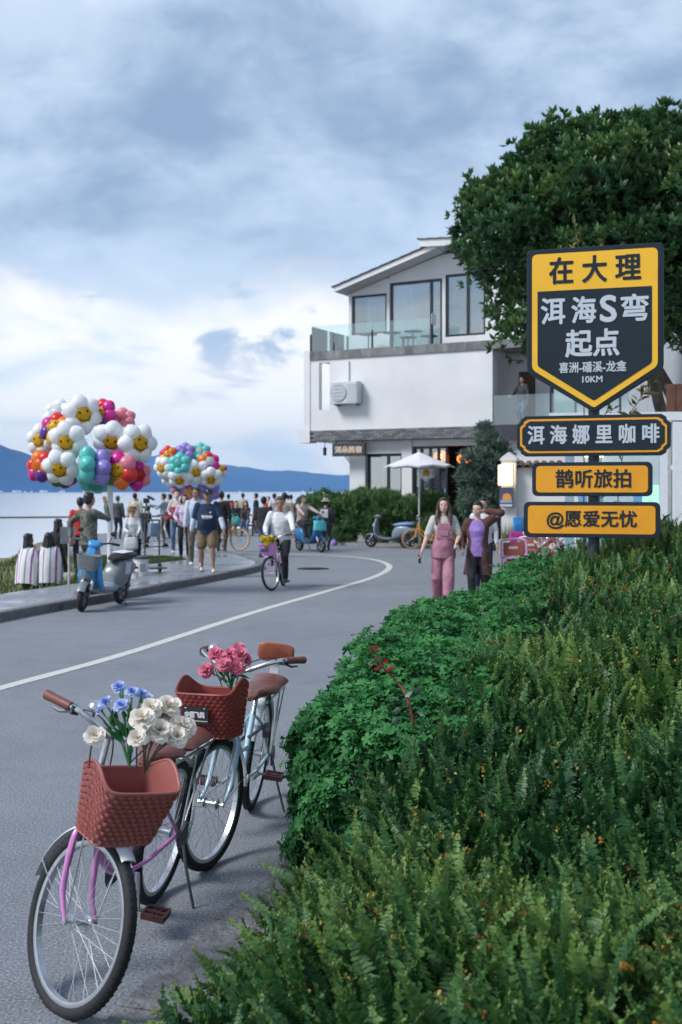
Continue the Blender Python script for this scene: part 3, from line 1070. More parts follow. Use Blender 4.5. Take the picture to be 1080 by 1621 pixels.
# generic broad leaf spray for shoots and shrubs
def leaf_base(w=.26, fold=.12, drop=.25):
    v = [(0, 0, 0), (-w, .04, .45), (0, -fold, .5), (w, .04, .45), (0, drop, 1.0)]
    f = [(0, 2, 1), (0, 3, 2), (1, 2, 4), (2, 3, 4)]
    return np.array(v, float), np.array(f), np.array([-.1, 0, -.08, 0, .08])
red_m = leaf_mat('red_leaf', (.10, .008, .012), (.22, .02, .025), (.32, .05, .04), .4, .2)
silver_m = leaf_mat('silver_leaf', (.07, .13, .11), (.13, .21, .18), (.20, .28, .25), .45, .15)
shoot = thing('rose_shoot', 'young rose shoot with red top leaves and grey green lower leaves', 'rose shoot', (.19, 4.9, .80))
st = MB().tube(catmull([(.14, -.10, -.22), (.10, -.08, .05), (.045, -.03, .14), (-.01, -.06, .20), (-.045, -.06, .27)], 5), [.006] * 8 + [.004] * 13, 6).build('stem', mat('red_stem', (.20, .03, .03), .5), shoot)
bvl = leaf_base(.3)
V, F, T = scatter(*bvl, np.array([(-.04, -.06, .24), (-.02, -.06, .22), (-.05, -.06, .26), (-.03, -.05, .21), (0, -.06, .19), (-.045, -.06, .27), (-.01, -.05, .20)]), frames(np.array([(-1, -.3, .3), (1, -.2, .5), (-.4, -.4, 1), (-.9, .2, .1), (.8, -.4, .3), (.4, -.3, 1.0), (-1, -.5, -.1)])), np.full(7, .042), rng.uniform(.2, .9, 7))
link('red_leaves', np_mesh('red_leaves', V, F, red_m, T), shoot)
V, F, T = scatter(*bvl, np.array([(.08, -.08, .08), (.1, -.08, .05), (.07, -.08, .03), (.12, -.1, .09), (.05, -.1, .0), (.13, -.1, .02)]), frames(np.array([(.9, -.4, .5), (-.8, -.5, .2), (-.9, -.5, -.3), (.6, -.6, .7), (-.5, -.6, -.6), (.9, -.6, -.2)])), np.full(6, .048), rng.uniform(.2, .9, 6))
link('grey_leaves', np_mesh('grey_leaves', V, F, silver_m, T), shoot)

# ------------------------------------------------------------------ big tree behind the sign
tree_m = leaf_mat('tree_leaf', (.014, .055, .025), (.050, .135, .046), (.16, .26, .075), .42, .22, .45)
bark_m = ramp_mat('tree_bark', [(.3, (.06, .045, .035)), (.6, (.13, .10, .085)), (.8, (.19, .16, .14))], 8, rough=.9, bump=.8, bscale=26, stretch=(1, 1, .25))
tree = thing('broadleaf_tree', 'large dense evergreen tree with glossy dark leaves rising above the yellow signboard', 'tree', (6.6, 21.5, 0))
tr = MB()
tr.tube(catmull([(.35, .1, -.3), (.2, 0, .8), (-.05, .05, 2.0), (.0, .1, 3.0)], 6), [.30] * 6 + [.24] * 7 + [.21] * 6, 12)
trunk = tr.build('trunk', bark_m, tree)
limbs = [[(0, .1, 2.9), (-.5, -.1, 3.8), (-1.4, -.4, 5.0), (-2.6, -.3, 5.9)], [(0, .1, 2.9), (.5, -.1, 3.9), (1.2, .2, 5.2), (2.2, .3, 6.4)], [(0, .1, 2.7), (.1, .3, 4.2), (-.3, .4, 5.8), (-.2, .2, 7.6)],
         [(-.05, .05, 2.0), (-.7, -.6, 3.2), (-1.3, -1.2, 4.3), (-2.9, -1.6, 4.6)], [(0, .1, 2.8), (.6, -.9, 4.0), (.9, -1.6, 5.0), (.8, -2.2, 6.2)], [(-1.4, -.4, 5.0), (-2.2, .2, 6.2), (-2.8, .6, 7.2)], [(.1, .3, 4.2), (1.0, .8, 6), (1.2, 1, 7.4)]]
for L_ in limbs:
    pts = catmull(L_, 6)
    MB().tube(pts, [.13 * (1 - .75 * i / len(pts)) + .015 for i in range(len(pts))], 8).build('limb', bark_m, tree)
def crown(parent, clumps, n_ros, leaf, leaves, lr, m, tone0=.42, twig=True, up=.35):
    """clumps: (x,y,z,r); rosettes of leaves over each clump's surface"""
    P_, Dn, S_, T_ = [], [], [], []
    tot = sum(c[3] ** 2 for c in clumps)
    for (cx, cy, cz, cr_) in clumps:
        k = max(8, int(n_ros * cr_ ** 2 / tot))
        u = rng.normal(size=(k, 3))
        u /= np.linalg.norm(u, axis=1, keepdims=True)
        u[:, 2] = np.where((u[:, 2] < -.35) & (rng.uniform(0, 1, k) < .6), -u[:, 2], u[:, 2])
        bump_ = 1 + .22 * np.sin(u[:, 0] * 6 + cx * 3) * np.sin(u[:, 1] * 5 + cy) + .12 * np.sin(u[:, 2] * 9 + cz * 4)
        rr = cr_ * bump_ * rng.uniform(.62, 1.08, k) ** .7
        p = u * rr[:, None] * np.array([1.08, 1.0, .8]) + np.array([cx, cy, cz])
        tz = tone0 + rng.normal(0, .13) + rng.normal(0, .12, k) + .10 * u[:, 2]  # upward-facing leaves toned lighter: light from above put into the leaf colour
        P_.append(p)
        Dn.append(u + np.array([0, 0, up]) + rng.normal(0, .25, (k, 3)))
        T_.append(tz)
    P_, Dn, T_ = np.concatenate(P_), np.concatenate(Dn), np.concatenate(T_)
    n_ = len(P_)
    fr = frames(Dn)
    bv, bf, bt = leaf
    pos, dr, ton = [], [], []
    for j in range(leaves):
        a = 2 * PI * j / leaves + rng.uniform(0, 1.2, n_)
        op = rng.uniform(.55, 1.25, n_)
        loc = np.stack([np.sin(op) * np.cos(a), np.sin(op) * np.sin(a), np.cos(op)], 1)
        dr.append(np.einsum('nij,nj->ni', fr, loc))
        pos.append(P_)
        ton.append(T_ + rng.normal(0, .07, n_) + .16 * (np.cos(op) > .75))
    pos, dr, ton = np.concatenate(pos), np.concatenate(dr), np.concatenate(ton)
    rot = frames(dr, roll=np.tile(np.array([[0, 0, 1.0]]), (len(dr), 1)) + rng.normal(0, .3, (len(dr), 3)))
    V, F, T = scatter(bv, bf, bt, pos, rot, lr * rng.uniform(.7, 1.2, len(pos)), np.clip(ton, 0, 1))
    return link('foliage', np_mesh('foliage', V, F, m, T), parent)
clumps = []
tries = 0
while len(clumps) < 105 and tries < 9000:
    tries += 1
    px_, pz_, py_ = rng.uniform(-1, 1), rng.uniform(-1, 1), rng.uniform(-1, 1)
    if abs(px_) ** 2.4 + abs(pz_) ** 2.4 + abs(py_) ** 2.4 > 1 or abs(px_) ** 2.4 + abs(pz_) ** 2.4 + abs(py_) ** 2.4 < .30:
        continue
    c = (px_ * 4.05, py_ * 3.0, 6.55 + pz_ * (1.72 if pz_ > 0 else 1.75) - .0 * px_, rng.uniform(.52, .95))
    if c[0] < -2.2 and c[2] > 7.7 + .22 * (c[0] + 4):
        continue
    if any((c[0] - q[0]) ** 2 + (c[1] - q[1]) ** 2 + (c[2] - q[2]) ** 2 < .42 for q in clumps):
        continue
    clumps.append(c)
clumps += [(-3.75, 0, 7.15, .5), (-3.25, 0, 7.6, .5), (-2.6, .2, 8.05, .58), (-1.9, 0, 8.3, .6), (-1.2, 0, 8.4, .55), (-.5, .2, 8.4, .6), (.2, 0, 8.4, .55), (-3.0, -.5, 7.0, .6), (-2.2, -.5, 7.5, .7), (-1.4, -.6, 7.7, .7), (-3.3, -.8, 4.55, .5), (-2.6, -.9, 4.35, .6), (.4, 0, 8.35, .6), (1.3, .2, 8.5, .55), (2.4, .3, 8.45, .6), (-1.2, 0, 8.1, .6), (-4.1, 0, 6.8, .45), (-3.7, .2, 7.3, .45), (3.2, 0, 4.8, .8), (2.2, -.5, 4.6, .7)]
clumps = [(max(c[0], -4.32 + c[3] * 1.05 + .9 * max(0, c[2] - 7.2)), c[1], c[2], c[3]) for c in clumps]
stuff(crown(tree, clumps, 19000, leaf_base(.25, .08, .18), 8, .160, tree_m, .46))
# bushes along the building front and the soft conifer-like tree
bush_m = leaf_mat('bush_leaf', (.06, .14, .05), (.11, .225, .08), (.20, .33, .13), .5, .3)
willow_m = leaf_mat('willow_leaf', (.08, .14, .11), (.14, .21, .17), (.22, .30, .24), .55, .2)
def bush(name, label, loc, cl, n_ros, lf, m, cat='bush', tone0=.45, leaves=7, group=None, lr=.16, up=.35):
    o = thing(name, label, cat, loc, 0, group)
    stuff(crown(o, cl, n_ros, lf, leaves, lr, m, tone0, up=up))
    return o
narrow = leaf_base(.12, .05, .2)
def row_clumps(x0, x1, h, k, r0, r1, dy=.4):
    out = []
    for i in range(k):
        u = i / (k - 1)
        out.append((x0 + (x1 - x0) * u, rng.uniform(-dy, dy), h * rng.uniform(.45, .62), rng.uniform(r0, r1)))
        out.append((x0 + (x1 - x0) * u + rng.uniform(-.2, .2), rng.uniform(-dy, dy), h * rng.uniform(.15, .4), rng.uniform(r0, r1)))
        out.append((x0 + (x1 - x0) * u + rng.uniform(-.2, .2), rng.uniform(-dy, dy), h * rng.uniform(.72, .88), rng.uniform(r0 * .6, r1 * .7)))
    return out
# ================================================================== GUESTHOUSE
white = ramp_mat('white_render', [(.3, (.66, .67, .68)), (.6, (.74, .745, .75)), (.8, (.79, .79, .79))], .9, rough=.9, bump=.25, bscale=30, dist=.01)
add_broad(white, .35, .93, 1.04)
stained = ramp_mat('stained_concrete', [(.3, (.10, .105, .11)), (.5, (.19, .195, .20)), (.7, (.30, .30, .30))], 3.2, rough=.9, bump=.3, bscale=30, stretch=(1, 1, .35))
brick_g = [mat('grey_brick_%s' % q, c, .9, 0, .2, 30, .3) for q, c in (('dark', (.13, .135, .145)), ('mid', (.175, .18, .19)), ('pale', (.22, .225, .23)))]
frame_m = mat('dark_window_frame', (.025, .03, .035), .4, .3, .1)
pane_m = glass_mat('window_pane', (.70, .82, .86), .24)
pane_clear = glass_mat('clear_pane', (.82, .92, .94), .16)
rail_glass = glass_mat('green_glass', (.85, .945, .95), .05)
curtain_m = mat('pale_curtain', (.66, .76, .80), .9, 0, .06)
room_m = mat('room_wall', (.30, .33, .36), .9, 0, .1, 3)
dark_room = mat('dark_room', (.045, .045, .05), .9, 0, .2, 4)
roof_m = ramp_mat('grey_roof_tile', [(.3, (.07, .075, .085)), (.7, (.14, .145, .155))], 8, rough=.8, bump=.4, bscale=30)
steel = mat('steel', (.35, .36, .38), .35, .8, .1)

H = thing('guesthouse', 'white lakeside guesthouse with overhanging upper storey, glass railings and sloping roof', 'building', (-1.1, 40, 0), R(-28))
def part(name, m, fn, parent=None, **k):
    mb = MB()
    fn(mb)
    return mb.build(name, m, parent or H, **k)
Z1, Z2, Z3 = 3.52, 6.37, 6.65
SR = 13.2     # right end of the block
# overhanging first floor: front wall with its open corner loggia
def front_wall(m):
    zb, zt = 3.88, 6.36
    m.span((.0, 0, zb), (.37, .22, zt))
    m.span((.37, 0, zb), (.80, .22, 4.60))
    m.span((.37, 0, 6.25), (.80, .22, zt))
    m.span((.80, 0, zb), (6.80, .22, zt))
part('wall', white, front_wall, smooth=False)
def loggia(m):
    m.span((0, 2.6, 3.88), (.22, 3.0, 6.36))          # rear corner pier of the side opening
    m.span((0, .223, 3.88), (.22, 2.6, 4.55))
    m.span((.95, .222, 3.9), (1.1, 8.5, 6.36))          # inner partition
    m.span((1.1, 8.3, 3.9), (SR, 8.5, 6.36))
    m.span((6.62, .222, 3.9), (6.8, 1.5, 6.36))
part('loggia_wall', white, loggia, smooth=False)
part('corner_pier', white, lambda m: m.span((-.22, -.03, 3.47), (.02, .35, 6.70)), smooth=False)
part('pier_foot', white, lambda m: m.span((-.42, -.06, 3.46), (.03, .45, 3.93)), smooth=False)
part('floor_slab', white, lambda m: m.span((.03, .06, 3.50), (SR, 8.5, 3.878)), smooth=False)
part('parapet', stained, lambda m: (m.span((.02, -.05, Z2 - .005), (SR, .2, Z3)), m.span((.02, .2, Z2 - .005), (SR, 8.5, 6.5)), m.span((.02, .2, 6.5), (.24, 8.5, Z3))), smooth=False)
# grey brick band, each brick its own
rows = 5
bh = .36 / rows
bmesh_cache = [MB().box((0, 0, 0), (.235, .06, bh - .012)).mesh('brick', q, smooth=False) for q in brick_g]
part('brick_backing', mat('mortar', (.10, .10, .105), .95), lambda m: m.span((.035, .012, 3.50), (6.9, .06, 3.876)), smooth=False)
for r_ in range(rows):
    xx = .16 + (.12 if r_ % 2 else 0)
    while xx < 6.8:
        o = link('brick', random.choice(bmesh_cache), H, (xx, -.006 + random.uniform(-.006, .006), 3.515 + bh * (r_ + .5)))
        xx += .247
# bracket and ground floor
part('bracket', white, lambda m: m.prism([(.75, 3.46), (1.7, 3.46), (1.7, 2.55), (1.48, 2.55), (1.42, 2.72)], .3, .62, Matrix(((1, 0, 0, 0), (0, 0, 1, 0), (0, 1, 0, 0), (0, 0, 0, 1)))), smooth=False)
def ground_walls(m):
    m.span((1.45, .25, -.3), (2.05, .75, 3.497))                # left pillar
    m.span((2.05, .35, 3.05), (3.42, .65, 3.497))
    m.span((2.05, .35, -.3), (3.42, .65, .15))
    m.span((3.42, .3, -.3), (3.80, .7, 3.497))
    m.span((3.80, .35, 3.28), (7.3, .65, 3.497))
    m.span((7.1, .3, -.3), (SR, .65, 3.497))
    m.span((1.7, .75, -.3), (1.9, 8.4, 3.497))
    m.span((1.9, 8.2, -.3), (SR, 8.4, 3.497))
part('ground_wall', white, ground_walls, smooth=False)
part('shop_floor', mat('shop_floor', (.2, .17, .14), .6, 0, .1), lambda m: m.span((1.9, .66, -.3), (SR, 8.2, .02)), smooth=False)
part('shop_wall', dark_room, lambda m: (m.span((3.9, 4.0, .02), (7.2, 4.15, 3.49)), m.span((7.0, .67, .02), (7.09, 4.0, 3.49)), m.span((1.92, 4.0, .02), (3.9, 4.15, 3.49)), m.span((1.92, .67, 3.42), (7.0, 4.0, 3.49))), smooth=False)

def window(x0, x1, z0, z1, y, splits, name='window', pane=pane_m, parent=H, fw=.07, panes_open=(), handle=None):
    m = MB()
    m.span((x0, y, z0), (x0 + fw, y + .12, z1))
    m.span((x1 - fw, y, z0), (x1, y + .12, z1))
    m.span((x0 + fw, y, z1 - fw), (x1 - fw, y + .12, z1))
    m.span((x0 + fw, y, z0), (x1 - fw, y + .12, z0 + fw))
    f = m.build(name, frame_m, parent, smooth=False)
    xs_ = [x0 + fw] + list(splits) + [x1 - fw]
    for s in splits:
        MB().span((s - .045, y + .01, z0 + fw), (s + .045, y + .11, z1 - fw)).build('mullion', frame_m, f, smooth=False)
    for a, b2 in zip(xs_[:-1], xs_[1:]):
        MB().span((a + .002, y + .05, z0 + fw), (b2 - .002, y + .062, z1 - fw)).build('pane', pane, f, smooth=False)
    return f
def curtain(x0, x1, z0, z1, y, parent, m=curtain_m):
    mb = MB()
    k = max(8, int((x1 - x0) / .035))
    mb.grid(lambda u, v: Vector((x0 + (x1 - x0) * u, y + .035 * math.sin(u * (x1 - x0) * 42) * (1 - .3 * v) + .01 * math.sin(u * 97), z0 + (z1 - z0) * v)), k, 3)
    return mb.build('curtain', m, parent)
g1 = window(2.08, 3.40, .16, 3.03, .42, [2.85])
curtain(2.2, 2.5, .2, 3.0, .60, g1, mat('grey_curtain', (.2, .25, .3), .9))
# folding glass doors at the left of the shop front
g2 = window(3.83, 5.05, .02, 3.26, .42, [4.1, 4.42, 4.72], pane=pane_clear)
# shop interior: bookshelf, counter, lamps
shelf = part('bookshelf', mat('shelf_wood', (.05, .035, .025), .7, 0, .2), lambda m: [m.span((5.0, 3.55, .4 + .46 * k), (6.95, 3.95, .44 + .46 * k)) for k in range(6)] and [m.span((5.0 + .64 * k, 3.56, .03), (5.04 + .64 * k, 3.94, 2.72)) for k in range(4)], smooth=False)
bk = [mat('book_' + q, c, .8) for q, c in (('cream', (.5, .45, .35)), ('blue', (.1, .15, .3)), ('red', (.3, .06, .05)), ('grey', (.3, .3, .32)), ('white', (.6, .6, .58)))]
for lv in range(5):
    xx = 5.08
    while xx < 6.85:
        if random.random() < .55:
            w_ = random.uniform(.12, .3)
            MB().span((xx, 3.6, .443 + .46 * lv), (xx + w_, 3.85, .443 + .46 * lv + random.uniform(.2, .34))).build('book_row', random.choice(bk), shelf, smooth=False)
            xx += w_ + .02
        else:
            xx += random.uniform(.1, .25)
# terrace storey, set back 1.2 m behind glass railings
Y3 = 1.2
def upper(m):
    for a, b2, z0, z1 in ((.92, 1.04, 6.51, 8.80), (2.42, 2.54, 6.51, 9.24), (4.53, 4.65, 6.51, 9.86)):
        m.span((a, Y3, z0), (b2, Y3 + .25, z1))
    m.span((1.04, Y3, 6.51), (2.42, Y3 + .25, 7.32))
    pts = [(1.04, 8.72), (2.42, 8.72), (2.42, 9.25), (1.04, 8.84)]
    Mx = Matrix(((1, 0, 0, 0), (0, 0, 1, 0), (0, 1, 0, 0), (0, 0, 0, 1)))
    m.prism(pts, Y3, Y3 + .25, Mx)
    m.prism([(2.54, 9.06), (4.53, 9.06), (4.53, 9.86), (2.54, 9.29)], Y3, Y3 + .25, Mx)
    m.prism([(4.65, 9.16), (6.1, 9.16), (6.1, 9.80), (4.65, 9.88)], Y3, Y3 + .25, Mx)
    m.span((4.65, Y3, 6.51), (6.1, Y3 + .25, 7.03))
    m.span((6.1, Y3, 6.51), (SR, Y3 + .25, 9.4))
    m.span((.92, Y3 + .25, 6.51), (1.10, Y3 + 6.5, 8.9))
    m.span((1.1, Y3 + 6.3, 6.51), (SR, Y3 + 6.5, 9.3))
part('upper_wall', white, upper, smooth=False)
part('upper_ceiling', white, lambda m: m.span((1.1, Y3 + .26, 8.75), (6.6, Y3 + 6.2, 8.83)), smooth=False)
part('room_back', room_m, lambda m: (m.span((2.0, Y3 + 3.4, 6.51), (6.5, Y3 + 3.5, 9.1)), m.span((6.5, Y3 + .3, 6.51), (6.6, Y3 + 3.4, 8.7))), smooth=False)
w1 = window(1.05, 2.41, 7.33, 8.71, Y3 + .04, [], pane=pane_clear, fw=.055)
curtain(1.5, 2.35, 7.4, 8.6, Y3 + .3, w1)
w2 = window(2.55, 4.52, 6.52, 9.05, Y3 + .04, [4.1], name='sliding_door', pane=pane_m, fw=.075)
w2b = curtain(2.62, 3.35, 6.6, 8.95, Y3 + .02 + .18, w2)
MB().tube([(4.17, Y3 + .0, 7.5), (4.17, Y3 - .04, 7.52), (4.17, Y3 - .04, 7.85), (4.17, Y3, 7.87)], .018, 6).build('handle', mat('white_metal', (.7, .7, .7), .4), w2)
w3 = window(4.66, 6.09, 7.04, 9.15, Y3 + .04, [5.45], pane=pane_clear, fw=.065)
curtain(4.73, 5.38, 7.1, 9.1, Y3 + .22, w3)
curtain(5.52, 6.02, 7.1, 9.1, Y3 + .22, w3)
# roofs
def slab_roof(name, x0, z0, x1, z1, y0, y1, th, m_top, m_edge, tiles=True):
    dx, dz = x1 - x0, z1 - z0
    L = math.hypot(dx, dz)
    ux, uz = dx / L, dz / L
    nx_, nz_ = -uz, ux
    Mx = Matrix(((1, 0, 0, 0), (0, 0, 1, 0), (0, 1, 0, 0), (0, 0, 0, 1)))
    o = MB().prism([(x0, z0), (x1, z1), (x1 + nx_ * th, z1 + nz_ * th), (x0 + nx_ * th, z0 + nz_ * th)], y0, y1, Mx).build(name, m_edge, H, smooth=False)
    mb = MB()
    p = lambda s, h: (x0 + ux * s + nx_ * (th + h), z0 + uz * s + nz_ * (th + h))
    s_ = -.06
    k = 0
    while s_ < L:
        a, b2, c, d_ = p(s_, .03), p(s_ + .42, .012), p(s_ + .42, .045), p(s_, .062)
        mb2 = MB().prism([a, b2, c, d_], y0 - .05, y1 + .05, Mx)
        mb2.build('roof_tile', m_top, o, smooth=False)
        s_ += .4
    return o
slab_roof('roof', .74, 8.78, 4.62, 9.935, Y3 - .75, Y3 + 6.8, .16, roof_m, white)
slab_roof('upper_roof', 13.5, 9.48, 4.05, 10.02, Y3 - .85, Y3 + 6.8, -.30, roof_m, white)
part('clerestory_wall', white, lambda m: m.span((4.64, Y3 + .3, 9.5), (4.80, Y3 + 6.2, 9.92)), smooth=False)
part('side_eave', roof_m, lambda m: m.prism([(-.75, 5.95), (.0, 6.28), (.0, 6.36), (-.80, 6.02)], 5.0, 8.4, Matrix(((1, 0, 0, 0), (0, 0, 1, 0), (0, 1, 0, 0), (0, 0, 0, 1)))), smooth=False)
# terrace glass railing: panes and posts
for a, b2 in ((.05, .93), (.97, 2.42), (2.46, 4.60), (4.66, 6.75), (6.8, 8.9), (8.95, 11.0), (11.05, 13.1)):
    if b2 <= 4.7:
        part('rail_pane', rail_glass, lambda m: m.span((a, .02, Z3 - .05), (b2, .034, Z3 + .90)), smooth=False)
for a in (.03, .95, 2.44, 4.63):
    part('rail_post', frame_m, lambda m: m.span((a - .025, .0, Z3 - .04), (a + .025, .06, Z3 + (.62 if a != .95 else .28))), smooth=False)
for k in range(3):
    part('rail_pane', rail_glass, lambda m: m.span((.04, .08 + k * 1.3, Z3 - .1), (.054, 1.3 + k * 1.3, Z3 + .9)), smooth=False)
# balcony recess on the first floor (right of the blank wall)
part('balcony_wall', white, lambda m: (m.span((6.8, 1.5, 3.88), (7.15, 1.7, 6.36)), m.span((7.15, 1.5, 5.75), (7.75, 1.7, 6.36)), m.span((7.75, 1.5, 3.88), (8.25, 1.7, 6.36)), m.span((8.25, 1.5, 6.05), (9.15, 1.7, 6.36)), m.span((9.15, 1.5, 3.88), (SR, 1.7, 6.36))), smooth=False)
part('balcony_edge', mat('dark_edge', (.03, .035, .05), .6), lambda m: m.span((6.82, -.02, 3.42), (SR, .055, 3.9)), smooth=False)
window(8.27, 9.13, 3.9, 6.04, 1.52, [], name='balcony_door')
part('doorway', mat('doorway_wood', (.10, .05, .035), .7), lambda m: m.span((7.17, 1.62, 3.9), (7.73, 1.68, 5.74)), smooth=False)
for a, b2 in ((6.83, 8.70), (8.78, 10.9), (10.98, 13.1)):
    part('rail_pane', rail_glass, lambda m: m.span((a, .0, 3.9), (b2, .014, 4.85)), smooth=False)
    part('rail_post', frame_m, lambda m: m.span((b2 + .015, -.02, 3.9), (b2 + .065, .04, 4.95)), smooth=False)
# air conditioner on the wall
ac_m = mat('pale_metal', (.55, .57, .60), .5, .1, .08)
ac = thing('air_conditioner', 'pale wall-mounted air conditioner unit on the blank white wall', 'air conditioner')
ac.parent = None
MW = Matrix.Translation((-1.1, 40, 0)) @ Matrix.Rotation(R(-28), 4, 'Z')
def on_house(o, x, y, z, rz=0):
    o.matrix_world = MW @ Matrix.Translation((x, y, z)) @ Matrix.Rotation(rz, 4, 'Z')
    return o
on_house(ac, 1.55, -.22, 4.75)
MB().box((0, 0, .39), (1.05, .36, .76)).build('casing', ac_m, ac, smooth=False, bevel=.02)
MX = Matrix.Rotation(R(90), 4, 'X')
MB().lathe([(.0, 0), (.29, 0), (.31, .02), (.31, .03), (.0, .03)], 24, Matrix.Translation((-.2, -.185, .4)) @ MX).build('fan_grille', mat('fan_grey', (.44, .47, .51), .6), ac)
for k in range(9):
    MB().box((.31, -.185, .1 + .07 * k), (.36, .02, .03)).build('slat', ac_m, ac, smooth=False)
for k in range(5):
    MB().box((-.2, -.222, .16 + .12 * k), (.5 - .1 * abs(k - 2), .012, .012)).build('guard_bar', ac_m, ac, smooth=False)
MB().span((-.4, -.1, -.05), (-.34, .22, .005)).span((.34, -.1, -.05), (.4, .22, .005)).build('bracket', steel, ac, smooth=False)
MB().tube([(0.02, .19, .78), (.02, .19, 1.5)], .02, 6).build('pipe', ac_m, ac)
# shop sign, lamps
sg = thing('shop_sign', 'dark hanging shop board with pale wooden lettering under the overhang', 'shop sign')
on_house(sg, 1.0, -.12, 3.02)
MB().box((.62, 0, .17), (1.26, .10, .46)).build('board', mat('sign_dark', (.03, .035, .04), .6, 0, .2), sg, smooth=False, bevel=.01)
tx = link('lettering', text_mesh('洱朵民宿', mat('pale_wood', (.55, .42, .34), .6), 1.06, .25, .016), sg, (.62, -.058, .17))
MB().span((.1, -.03, .4), (.14, .03, .5)).span((1.1, -.03, .4), (1.14, .03, .5)).build('hanger', frame_m, sg, smooth=False)
lan = thing('wall_lantern', 'small black lantern hanging under the corner of the overhang', 'lantern')
on_house(lan, .55, .1, 3.0)
MB().lathe([(.0, .46), (.012, .46), (.012, .30), (.07, .27), (.06, .24), (.06, .05), (.07, .03), (.0, 0)], 10).build('body', frame_m, lan)
lan2 = thing('wall_lamp', 'small lit ceiling lamp inside the open corner loggia', 'lamp')
on_house(lan2, .78, .5, 6.2)
MB().lathe([(.0, 0), (.05, .0), (.06, .05), (.05, .158), (.0, .158)], 12).build('globe', mat('warm_lamp', (.9, .8, .6), .4, 0, 0, emit=(1, .72, .42), estr=6), lan2)
lamp_w = mat('woven_lamp', (.55, .20, .06), .7, 0, .2, 30, emit=(1.0, .30, .06), estr=.9)
for (lx, lz, lb) in ((4.6, 2.95, 'orange woven globe lamp above the parasol in the dark cafe'), (5.45, 2.85, 'orange woven globe lamp beside the soft tree in the dark cafe')):
    lo = thing('woven_lamp', lb, 'lamp', group='orange woven lamps in the cafe')
    on_house(lo, lx, .95, lz)
    for k in range(7):
        MB().tube([(.24 * math.cos(a) * math.cos(k * PI / 7), .24 * math.cos(a) * math.sin(k * PI / 7), .17 * math.sin(a)) for a in [2 * PI * j / 20 for j in range(20)]], .022, 5, closed=True).build('hoop', lamp_w, lo)
    for z_ in (-.09, 0, .09):
        MB().tube([(.225 * math.cos(2 * PI * j / 20) * (1 if z_ == 0 else .85), .225 * math.sin(2 * PI * j / 20) * (1 if z_ == 0 else .85), z_) for j in range(20)], .02, 5, closed=True).build('hoop', lamp_w, lo)
    MB().ell((0, 0, 0), .07, 8, 6).build('bulb', mat('warm_bulb', (1, .8, .5), .4, 0, 0, emit=(1, .5, .2), estr=3), lo)
    MB().tube([(0, 0, .17), (0, 0, 3.42 - lz)], .008, 5).build('cord', frame_m, lo)
# counter-top espresso machine, table, chair glimpsed in the cafe doorway
ct = thing('cafe_counter', 'dark wooden counter with a white coffee machine inside the cafe', 'counter')
on_house(ct, 6.2, 1.5, .02)
MB().span((-.6, 0, 0), (.6, .5, .95)).build('cabinet', mat('cabinet_brown', (.07, .04, .03), .7), ct, smooth=False)
MB().span((-.66, -.05, .95), (.66, .55, 1.0)).build('worktop', mat('worktop', (.25, .2, .16), .5), ct, smooth=False)
cm = thing('coffee_machine', 'white and grey coffee machine standing on the cafe counter', 'coffee machine')
on_house(cm, 6.25, 1.75, 1.02)
MB().span((-.3, -.18, 0), (.3, .2, .1)).span((-.3, .02, .1), (.3, .2, .42)).span((-.3, -.18, .36), (.3, .02, .46)).build('body', ac_m, cm, smooth=False, bevel=.015)
MB().tube([(-.1, -.1, .36), (-.1, -.1, .24)], .03, 8).tube([(.12, -.1, .36), (.12, -.1, .24)], .03, 8).build('spout', steel, cm)
# terrace tables seen through the glass railing
tb_m = mat('terrace_table', (.10, .11, .12), .5)
for k, (x_, lb) in enumerate(((2.0, 'small round dark terrace table behind the glass railing by the corner window'), (2.9, 'round dark terrace table in front of the sliding glass door'), (3.7, 'round dark terrace table behind the second rail post'))):
    to = thing('terrace_table', lb, 'table', group='terrace tables behind the glass railing')
    on_house(to, x_, .62, 6.5)
    MB().lathe([(0, .70), (.31, .70), (.32, .715), (.31, .73), (0, .73)], 20).build('tabletop', tb_m, to)
    MB().tube([(0, 0, .02), (0, 0, .70)], .025, 8).build('leg', tb_m, to)
    MB().lathe([(0, 0), (.2, 0), (.18, .02), (0, .025)], 16).build('base', tb_m, to)

# parasol in front of the cafe
pa = thing('parasol', 'pale grey square parasol open in front of the dark cafe', 'parasol', (2.42, 35.2, 0), R(20))
cl_m = mat('parasol_cloth', (.62, .62, .66), .9, 0, .05)
r8 = [Vector((1.10 * math.cos(2 * PI * k / 8 + .39), 1.10 * math.sin(2 * PI * k / 8 + .39), 2.52)) for k in range(8)]
def canopy(u, v):
    pass
mb = MB()
for k in range(8):
    a, b2 = r8[k], r8[(k + 1) % 8]
    ap = Vector((0, 0, 2.98))
    mid = (a + b2) / 2 + Vector((0, 0, .05))
    mb.add([ap, a, mid, b2, a.lerp(ap, .5) + Vector((0, 0, -.015)), b2.lerp(ap, .5) + Vector((0, 0, -.015))], [(0, 4, 5), (4, 1, 2), (4, 2, 5), (5, 2, 3)])
    mb.add([a, mid, b2, b2 + Vector((0, 0, -.05)), mid + Vector((0, 0, -.05)), a + Vector((0, 0, -.05))], [(0, 1, 4, 5), (1, 2, 3, 4)])
mb.build('canopy', cl_m, pa, smooth=False)
MB().tube([(0, 0, 0), (0, 0, 3.03)], .03, 8).build('pole', mat('parasol_pole', (.6, .6, .6), .4, .5), pa)
for k in range(8):
    MB().tube([r8[k] * .99 + Vector((0, 0, -.02)), (0, 0, 2.93)], .011, 5).build('rib', steel, pa)
MB().box((0, 0, .04), (.5, .5, .08)).build('base', mat('concrete_foot', (.25, .25, .25), .9), pa, smooth=False, bevel=.015)

